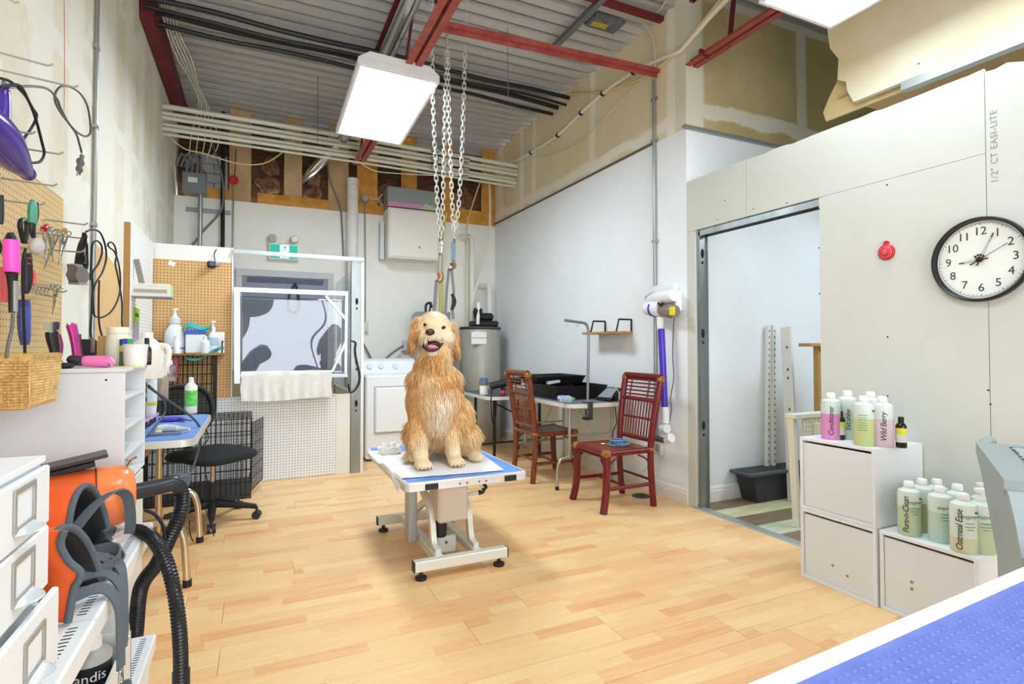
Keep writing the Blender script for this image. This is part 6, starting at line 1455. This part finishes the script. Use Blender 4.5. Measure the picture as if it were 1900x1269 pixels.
limb([(1205,556,8),(1222,552,12),(1240,550,12),(1250,548,11)],'x',xw).build('body',VW,t); limb([(1200,553,4),(1210,548,5),(1216,545,3)],'x',xw).build('purple_trim',M('lilac','#8576c8',.35),t)
limb([(1221,562,2),(1226,566,2.5),(1230,562,2)],'x',xw-.05).build('trigger',BLK,t)
limb([(1225,588,7),(1225,600,6.5),(1225,612,6)],'x',xw).build('wand_neck',VW,t); limb([(1227,610,6.2),(1230,680,6.2),(1233,755,6.2)],'x',xw).build('wand',VP,t)
limb([(1234,755,7),(1235,785,7)],'x',xw).build('wand_cuff',VW,t); limb([(1228,795,8),(1238,795,9)],'x',xw).build('joint',VW,t)
hd=limb([(1222,815,7),(1234,816,8),(1246,812,9)],'x',xw-.03).build('floor_head',VW,t); limb([(1218,813,6),(1232,817,5)],'x',xw-.06).build('roller',M('roller_dark','#4a4648',.6),hd)
cable([oX(u,v,3.0) for u,v in ((1253,570),(1250,600),(1248,660),(1250,700),(1244,740),(1246,760),(1240,790))],.003,BLKR,'thin black charging cord beside the vacuum')
t=thing('wall_socket','grey metal wall socket low on the right wall','socket',(3.02,3.62,.33)); G().box(2.995,3.03,3.58,3.66,.33,.45,.004).build('box',MATS['light_grey_box'],t); G().box(2.99,2.995,3.60,3.64,.36,.42).build('face',GREYP,t)
cable([(2.99,3.64,.36),(2.97,3.68,.25),(2.95,3.85,.10),(2.96,4.05,.03),(2.98,4.3,.02)],.005,WIRE,'white cord from the low wall socket to the baseboard')
t=thing('floor_drain','round dark grey drain cover on the floor by the red chair','drain cover',(2.86,3.66,.0)); G().lathe([(.075,0),(.075,.004),(.068,.007)],(2.86,3.66,.0),28).build('plate',M('drain_grey','#4f5355',.5,.4),t); 
for i in range(5): G().box(2.82+.018*i,2.828+.018*i,3.62,3.70,.0068,.0078).build('slot',DARK,t,0)
# ================================================================ side room seen through the doorway
UPR=M('white_upright','#e3e4de',.4)
def upright(p0,p1,label,w=.05,holes=True):
    t=thing('shelf_upright',label,'upright',p0,0,'white shelf uprights'); 
    G().bar(p0,p1,.03,w,(0,1,0),.002).build('channel',UPR,t,0); a,b=V(p0),V(p1); d=b-a; n=26; g=G()
    for i in range(1,n): 
        p=a.lerp(b,i/n); g.obox(p+V((0,-.016,0)) if True else p,(.006,.002,.018))
    g.build('slots',DARK,t,0,kind='stuff'); return t
upright((3.80,3.235,.08),(3.87,3.27,1.40),'leftmost slotted white shelf upright leaning in the side room',.03); upright((3.86,3.225,.08),(3.92,3.26,1.40),'middle slotted white shelf upright leaning in the side room',.03)
t=thing('shelf_upright','wide perforated white shelf upright leaning in front of the others','upright',(3.83,3.0,0),0,'white shelf uprights')
p0,p1=V((3.84,3.02,.0)),V((3.95,3.16,1.38)); G().bar(p0,p1,.022,.095,(0,1,0),.002).build('channel',UPR,t,0)
for i,f in enumerate((.08,.12,.30,.34,.47,.52,.70,.75,.88)):
    p=p0.lerp(p1,f); G().obox(p+V((-.018,-.013,0)),(.012,.002,.02)).obox(p+V((.02,-.013,0)),(.012,.002,.02)).build('slot',DARK,t,0)
t=thing('black_trough','black plastic trough on the striped side room floor','trough',(3.8,3.2,0)); DG=M('trough_grey','#33373a',.45)
A=[(3.52,3.10),(4.3,3.10),(4.3,3.27),(3.52,3.27)]
G().add([(3.56,3.12,0),(4.3,3.12,0),(4.3,3.12,.22),(3.50,3.10,.22),(3.56,3.27,0),(4.3,3.27,0),(4.3,3.28,.22),(3.50,3.28,.22)],[(0,1,2,3),(4,7,6,5),(0,3,7,4),(1,5,6,2),(0,4,5,1)]).build('body',DG,t,0)
G().box(3.44,4.3,3.07,3.29,.215,.24,.006).build('rim',M('trough_rim','#4a5054',.4),t,0); G().box(3.47,4.28,3.12,3.26,.236,.243).build('inside',BLK,t,0); G().tube([(3.62,3.09,.02),(3.62,3.08,.06)],.012,8).build('drain_peg',DG,t)
t=thing('white_rack','cream wooden rack frame standing in the doorway','rack',(3.4,2.5,0)); CRM=M('cream_rack','#e8e2d0',.5)
G().bar((3.34,2.60,0),(3.29,2.60,.76),.03,.05,(0,1,0),.002).build('leg',CRM,t,0); G().bar((3.50,2.56,0),(3.48,2.56,.70),.03,.05,(0,1,0),.002).build('leg',CRM,t,0)
G().box(3.27,3.62,2.55,2.63,.735,.765,.003).build('top_rail',CRM,t,0); G().box(3.36,3.62,2.56,2.575,.60,.735).build('back_board',peg_mat('cream_peg','#e4dcc6','#8a7c60','XZ',.03,.005,.01),t,0)
p=oY(1497,640,2.9); one('timber_ledge',G().box(p.x-.03,p.x+.5,2.85,2.95,p.z-.012,p.z+.014,.003).box(p.x+.10,p.x+.45,2.88,2.92,0,p.z-.012),M('ledge_wood','#b49152',.6),'short wooden ledge on a post behind the doorway edge','ledge')
# ================================================================ white cubes
CUB=M('cube_white','#e6e9ec',.4); CUBF=M('cube_face','#dfe3e6',.45)
def cube(x0,x1,y0,y1,z0,z1,label,knob=None):
    t=thing('storage_cube',label,'cabinet',((x0+x1)/2,(y0+y1)/2,z0),0,'white storage cubes'); w=.016
    G().box(x0,x1,y0,y0+w,z0,z1,.001).build('side_board',CUB,t,0); G().box(x0,x1,y1-w,y1,z0,z1,.001).build('side_board',CUB,t,0)
    G().box(x0,x1,y0+w,y1-w,z1-w,z1,.001).build('top_board',CUB,t,0); G().box(x0,x1,y0+w,y1-w,z0,z0+w,.001).build('bottom_board',CUB,t,0)
    d=G().box(x0+.008,x0+.022,y0+w+.003,y1-w-.003,z0+w+.002,z1-w-.012).build('door',CUBF,t,0)
    if knob:
        for (yy,zz) in knob: G().cyl((x0+.008,yy,zz),(x0+.004,yy,zz),.006,n=10).build('plug',M('brass_plug','#a58c4a',.4,.5),d)
    G().box(x1-.01,x1,y0+w,y1-w,z0+w,z1-w).build('back_board',CUB,t,0); return t
cube(2.645,3.025,1.645,2.040,0,.362,'bottom white storage cube of the two-cube stack',[(1.865,.115),(1.79,.09)])
cube(2.645,3.025,1.645,2.040,.363,.738,'upper white storage cube carrying the pink shampoo bottle')
cube(2.655,3.025,1.245,1.635,0,.362,'white storage cube under the green shampoo bottles',[(1.50,.17),(1.50,.14)])
# ================================================================ shampoo bottles
INK=M('marker_ink','#1c2420',.6); LEAF=M('leaf_print','#1f7a54',.5); PRN=M('print_green','#5b8f7c',.6)
def shampoo(loc,label,liquid,clear,text=None,ang=200,brand=None,h=.215,r=.046,fill=.62,pump=False,lat_=0):
    loc=V(loc); t=thing('shampoo_bottle',label,'bottle',loc,0,'shampoo bottles')
    b=G().lathe([(r*.93,0),(r,.006),(r,h*fill)],loc,28).build('liquid_body',M('liq_'+liquid,liquid,.22,trans=.25,ior=1.3),t)
    G().lathe([(r,h*fill),(r,h*.86),(r*.93,h*.93),(r*.5,h*.985),(r*.36,h)],loc,28).build('clear_shoulder',M('liq_'+clear,clear,.22,trans=.2,ior=1.3),t)
    if pump: G().lathe([(r*.42,h),(r*.42,h+.018),(r*.2,h+.02),(r*.18,h+.034),(r*.5,h+.036),(r*.5,h+.048)],loc,18).build('pump_cap',WHITEP,t)
    else: G().lathe([(r*.44,h),(r*.46,h+.004),(r*.44,h+.022),(r*.38,h+.026)],loc,20).build('cap',WHITEP,t)
    if brand:
        for s,sz,z,dx in brand:
            if s: wraptext(s,sz,loc,r,z,ang+dx,M('brand_green','#4e7f72',.6),t,name='print')
            else:      # small unreadable print lines
                n_=8; a0=R(ang+dx)-sz/r/2; vs=[]; 
                for i_ in range(n_+1):
                    a_=a0+sz/r*i_/n_
                    for zz in (z-.0016,z+.0016): vs.append(loc+V((math.cos(a_)*(r+.0006),math.sin(a_)*(r+.0006),zz)))
                G().add(vs,[(2*i_,2*i_+2,2*i_+3,2*i_+1) for i_ in range(n_)]).build('print_line',PRN,t,0)
        a=R(ang+52); G().ell(loc+V((math.cos(a)*(r+.0005),math.sin(a)*(r+.0005),h*.80)),(.008,.008,.005)).build('leaf_print',LEAF,t)
    if text: wraptext(text,.034,loc,r,h*.46,ang-24 if brand else ang,INK,t,vert=True,shear=.15,sp=.9,name='handwriting')
    return t
def on_top(u,v,z): p=fl(u,v,z); return p
T1=.738; T2=.362
def px_bottle(u,Xw,z): p=oX(u,800,Xw); return (p.x,p.y,z)
B1='#eef0ea'
shampoo(px_bottle(1542,2.73,T1),'pink shampoo bottle marked Conditioner on the upper cube','#f3a0d8','#dcebe6','Conditioner',-143,None)
shampoo(px_bottle(1573,2.82,T1),'pale mint bottle with handwriting behind the pink bottle','#d4e8d8','#e4f0ea','Ext.shine',-143,None,.225)
shampoo(px_bottle(1603,2.70,T1),'pale yellow-green bottle at the front corner of the upper cube','#d6e2a4','#dfeadf',None,-143,[('',.04,.15,-10),('',.034,.138,-10),('',.04,.126,-10),('',.03,.114,-10),('',.038,.102,-10),('',.034,.09,-10),('',.04,.078,-10)],.215)
shampoo(px_bottle(1616,2.86,T1),'white capped mint bottle at the back of the upper cube','#cfe4d4','#e2eee8',None,-143,None,.225)
shampoo(px_bottle(1638,2.76,T1),'pale rose bottle marked Wild Berry on the upper cube','#e8cfd8','#dfe6e4','Wild Berry',-143,None,.215)
for u,X_,lb,hh in ((1672,2.80,'small black bottle with a yellow and grey label on the upper cube',.12),(1559,2.755,'small black bottle half hidden behind the pink bottle',.12),(1622,2.80,'small black bottle half hidden behind the yellow-green bottle',.11)):
    l=V(px_bottle(u,X_,T1)); t=thing('black_bottle',lb,'bottle',l,0,'small black bottles')
    G().lathe([(.021,0),(.023,.004),(.023,hh*.86),(.016,hh*.96),(.010,hh)],l,18).build('body',M('dark_brown_glass','#1c1614',.15),t); G().lathe([(.0235,hh*.22),(.0235,hh*.55)],l,18).build('grey_label',M('label_grey','#cfcfc0',.6),t); G().lathe([(.0237,hh*.55),(.0237,hh*.78)],l,18).build('yellow_label',M('label_yellow','#d8d83a',.6),t); G().lathe([(.011,hh),(.0125,hh+.004),(.0125,hh+.026)],l,14).build('cap',BLK,t)
BR=[('espree',.022,.155,22),('',.034,.128,22),('',.040,.114,22),('',.026,.102,22)]
gl='#cfe0bc'; gc='#e6f1e6'
def pb2(u,X_): p=oX(u,1000,X_); return (p.x,p.y,T2)
shampoo(pb2(1688,2.72),'green-tinted bottle marked Pure-n-Clean, leftmost on the low cube','#d3e4c0',gc,'Pure-n-Clean',-142,BR,.215,.046)
shampoo(pb2(1712,2.83),'amber-bottomed bottle behind the Pure-n-Clean bottle','#d8d6a2',gc,None,-148,None,.215,.046)
shampoo(pb2(1740,2.93),'frosted bottle at the back left of the low cube','#d0e2cc',gc,None,-148,None,.205,.046)
shampoo(pb2(1745,2.75),'mint bottle with green brand print in the front row','#cfe9da',gc,None,-148,BR,.215,.046)
shampoo(pb2(1778,2.86),'pale green bottle between the mint and the Oatmeal bottle','#c8dcb4',gc,None,-148,None,.215,.046)
shampoo(pb2(1788,2.70),'cream bottle marked Oatmeal Ease at the front of the low cube','#e6e6c8','#e8f1e4','Oatmeal Ease',-146,BR,.215,.047,.30)
shampoo(pb2(1825,2.92),'pale pump bottle at the back right of the low cube','#cfe0c8',gc,None,-148,None,.205,.046,pump=True)
shampoo(pb2(1822,2.76),'green bottle with brand print rightmost beside the grey steps','#d2e2c0',gc,None,-158,BR,.215,.046,pump=True)
# ================================================================ clock
cc=V((3.03,1.385,1.62)); t=thing('wall_clock','large round wall clock with black rim and paw print centre','clock',cc)
rt=Euler((0,R(-90),0))
def disc(r,x0,x1,name,mat,par=None,n=56): return G().lathe([(r,0),(r,x1-x0)],V((3.03-x0,cc.y,cc.z)),n,rt).build(name,mat,par or t)
g=G(); pr=[(.175,.0),(.192,.0),(.195,.012),(.194,.035),(.188,.042),(.183,.040),(.178,.015)]
vs=[];fs=[];N=64
for r,x in pr:
    for j in range(N): a=2*math.pi*j/N; vs.append((3.03-x,cc.y+r*math.cos(a),cc.z+r*math.sin(a)))
k=len(pr)
for i in range(k):
    for j in range(N): fs.append((i*N+j,((i+1)%k)*N+j,((i+1)%k)*N+(j+1)%N,i*N+(j+1)%N))
g.add(vs,fs).build('rim',M('clock_black','#141415',.25),t)
face=disc(.182,.002,.010,'face',M('clock_face','#eceee6',.5))
CK=M('clock_ink','#3a3f38',.5)
def clk(g_,ang,r): # place text geometry upright on dial
    a=R(90-ang); g_.xf(basis((3.03-.0108,cc.y-math.cos(a)*r,cc.z+math.sin(a)*r),(0,-1,0),(0,0,1))); return g_
for i in range(1,13): clk(text_g(str(i),.052,.0005),30*i,.130).build('numeral',CK,face,0)
for i in range(60):
    a=R(6*i); w_=.0012 if i%5 else .0022; l_=.006 if i%5 else .009
    G().bar((3.0195,cc.y-math.sin(a)*.168,cc.z+math.cos(a)*.168),(3.0195,cc.y-math.sin(a)*(.168-l_),cc.z+math.cos(a)*(.168-l_)),w_,.0008,(1,0,0)).build('minute_mark',CK,face,0)
for r in (.170,): G().tube([(3.0195,cc.y+r*math.cos(2*math.pi*i/60),cc.z+r*math.sin(2*math.pi*i/60)) for i in range(60)],.0007,5,closed=True).build('minute_ring',CK,face)
def hand(ang,L,back,w_,nm,x):
    a=R(ang); d=V((0,-math.sin(a),math.cos(a))); c=V((x,cc.y,cc.z)); s=d.cross(V((1,0,0)))
    G().bar(c+s*w_,c+s*w_*.5+d*L,.0014,.001,(1,0,0)).bar(c-s*w_,c-s*w_*.5+d*L,.0014,.001,(1,0,0)).bar(c+d*(L-.02),c+d*L,.003,.001,(1,0,0)).bar(c,c-d*back,.006,.0015,(1,0,0)).build(nm,CK,t,0)
hand(264,.085,.03,.004,'hour_hand',3.014); hand(25,.125,.03,.004,'minute_hand',3.012); hand(61,.12,.045,.0006,'second_hand',3.010)
PAW=M('paw_bronze','#3a2a18',.3,.5)
G().ell((3.008,cc.y,cc.z),(.004,.016,.013)).build('paw_pad',PAW,t)
for dy,dz in ((.016,.014),(.006,.020),(-.005,.020),(-.015,.014)): G().ell((3.008,cc.y+dy,cc.z+dz),(.003,.0048,.0055)).build('paw_toe',PAW,t)
# red spiral gong disc
rc=V((3.03,1.805,1.72)); t=thing('red_wall_disc','small red ringed disc hanging on the partition','wall disc',rc)
for i,r in enumerate((.042,.033,.024,.015)):
    G().lathe([(r,0),(r,.010+.005*i),(r-.003,.013+.005*i)],rc,28,rt).build('ring',REDP if i%2==0 else M('red_light','#d8515a',.4),t)
G().cyl(rc+V((0,0,.047)),rc+V((-.01,0,.047)),.014,n=14).build('hanger_tab',REDP,t)
# ================================================================ grey pet steps
t=thing('pet_steps','grey plastic pet steps with pebbled black-grooved treads','steps',(2.3,.9,0)); GS=M('steps_grey','#929d9c',.5)
Q1=V((1.90,.826,0)); Q2=V((2.534,1.188,0)); sd=(Q2-Q1).normalized(); sn=V((sd.y,-sd.x,0)); ST=.853; LQ=(Q2-Q1).length
def onp(u,v):        # photo point on the vertical plane of the near side panel -> (distance along, height)
    r=ray(u,v); k=(Q1-CAM).dot(sn)/r.dot(sn); p=CAM+r*k; return ((p-Q1).dot(sd),p.z)
def sp(a,off,z): return Q1+sd*a+sn*off+V((0,0,z))
def pprism(poly,o0,o1):
    k=len(poly); vs=[sp(a,o0,z) for a,z in poly]+[sp(a,o1,z) for a,z in poly]
    return G().add(vs,[tuple(range(k)),tuple(range(k,2*k))[::-1]]+[(i,k+i,k+(i+1)%k,(i+1)%k) for i in range(k)])
edge=[onp(*q) for q in ((1811,838),(1822,885),(1835,950),(1850,1030))]; inner=[onp(*q) for q in ((1896,1035),(1884,970),(1870,912))]
lo0=(edge[-1][0]+.10*(edge[-1][0]-edge[-2][0]),.0); 
poly=[(LQ,ST-.004)]+edge+[(edge[-1][0]-.13,0.0),(inner[0][0]-.10,0.0)]+inner+[(-.0,ST-.03),(0,ST-.004)]
pprism(poly,0,.035).build('side_panel',GS,t,.5); pprism(poly,.50,.535).build('side_panel',GS,t,.5)
def rq(a0,a1,o0,o1,z0,z1): return pprism([(a0,z0),(a1,z0),(a1,z1),(a0,z1)],o0,o1)
rq(-.02,LQ-.02,-.003,.538,ST-.045,ST).build('top_tread',GS,t,.5)
rq(.07,LQ-.10,.085,.47,ST,ST+.003).build('groove_mat',M('groove_dark','#2c3234',.6),t,0)
rp=random.Random(5); pm=M('pebble_grey','#a2abac',.5)
for i in range(12):
    for j in range(9):
        a=.085+.05*i+(.025 if j%2 else 0); o=.105+.044*j
        if a<LQ-.10: 
            c=sp(a+rp.uniform(-.004,.004),o+rp.uniform(-.004,.004),ST+.002); G().ell(c,(.026,.022,.006),Euler((0,0,rp.uniform(0,3))),8,4).build('pebble',pm,t)
rq(.30,LQ-.25,.03,.50,.50,.54).build('lower_tread',GS,t,.5); rq(.10,LQ-.30,.03,.50,.42,.46).build('dark_brace',BLK,t,0); rq(.0,LQ-.35,.03,.50,.25,.29).build('lower_tread',GS,t,.5)
G().tube(cr([sp(LQ-.03,.02,ST-.02),sp(LQ+.02,.03,ST-.005),sp(LQ+.05,.05,ST+.0)],4),.02,10).build('hook_lip',GS,t)
# ================================================================ blue foreground table
t=thing('foreground_table','blue vinyl topped table with a white edge in the near corner','table',(1.3,.4,0))
A=fl(1393,1269,.75); B=fl(1900,1053,.75); d=(B-A).normalized(); n=V((-d.y,d.x,0)); 
if n.y>0: n=-n
A2=A-d*.35; B2=B+d*.35; 
def quad(off,zz0,zz1,wd):
    a=A2+n*off; b=B2+n*off; c_=B2+n*(off+wd); e=A2+n*(off+wd)
    return G().prism([(p.x,p.y) for p in (a,b,c_,e)],'z',zz0,zz1)
quad(0,.715,.752,.028).build('white_edge',M('white_edge_band','#ecebe8',.3),t,0); quad(.028,.715,.749,.62).build('blue_top',M('foreground_blue','#586abb',.5,c2='#6377c4',vs=18),t,0)
quad(-.012,.715,.738,.012).build('lower_lip',M('grey_lip','#b8bcb8',.4),t,0)
gq=G()
m_=basis(A2+n*.05,d,n)
for i in range(64):
    for j in range(20):
        if i*.018>(B2-A2).length-.05: continue
        gq.obox(m_@V((.04+.018*i+(.009 if j%2 else 0),.0+.016*j,0))+V((0,0,.7492-0)) - V((0,0,.75-0)) + V((0,0,.0)),(.012,.0045,.002),m_.to_3x3(),.0008)
gq.build('ribbed_texture',M('foreground_blue2','#6679c8',.45),t,kind='stuff')
for p in (A2+n*.1+d*.1,B2+n*.1-d*.1,A2+n*.55+d*.1,B2+n*.55-d*.1): G().cyl((p.x,p.y,0),(p.x,p.y,.715),.018,n=10).build('leg',CHROME,t)
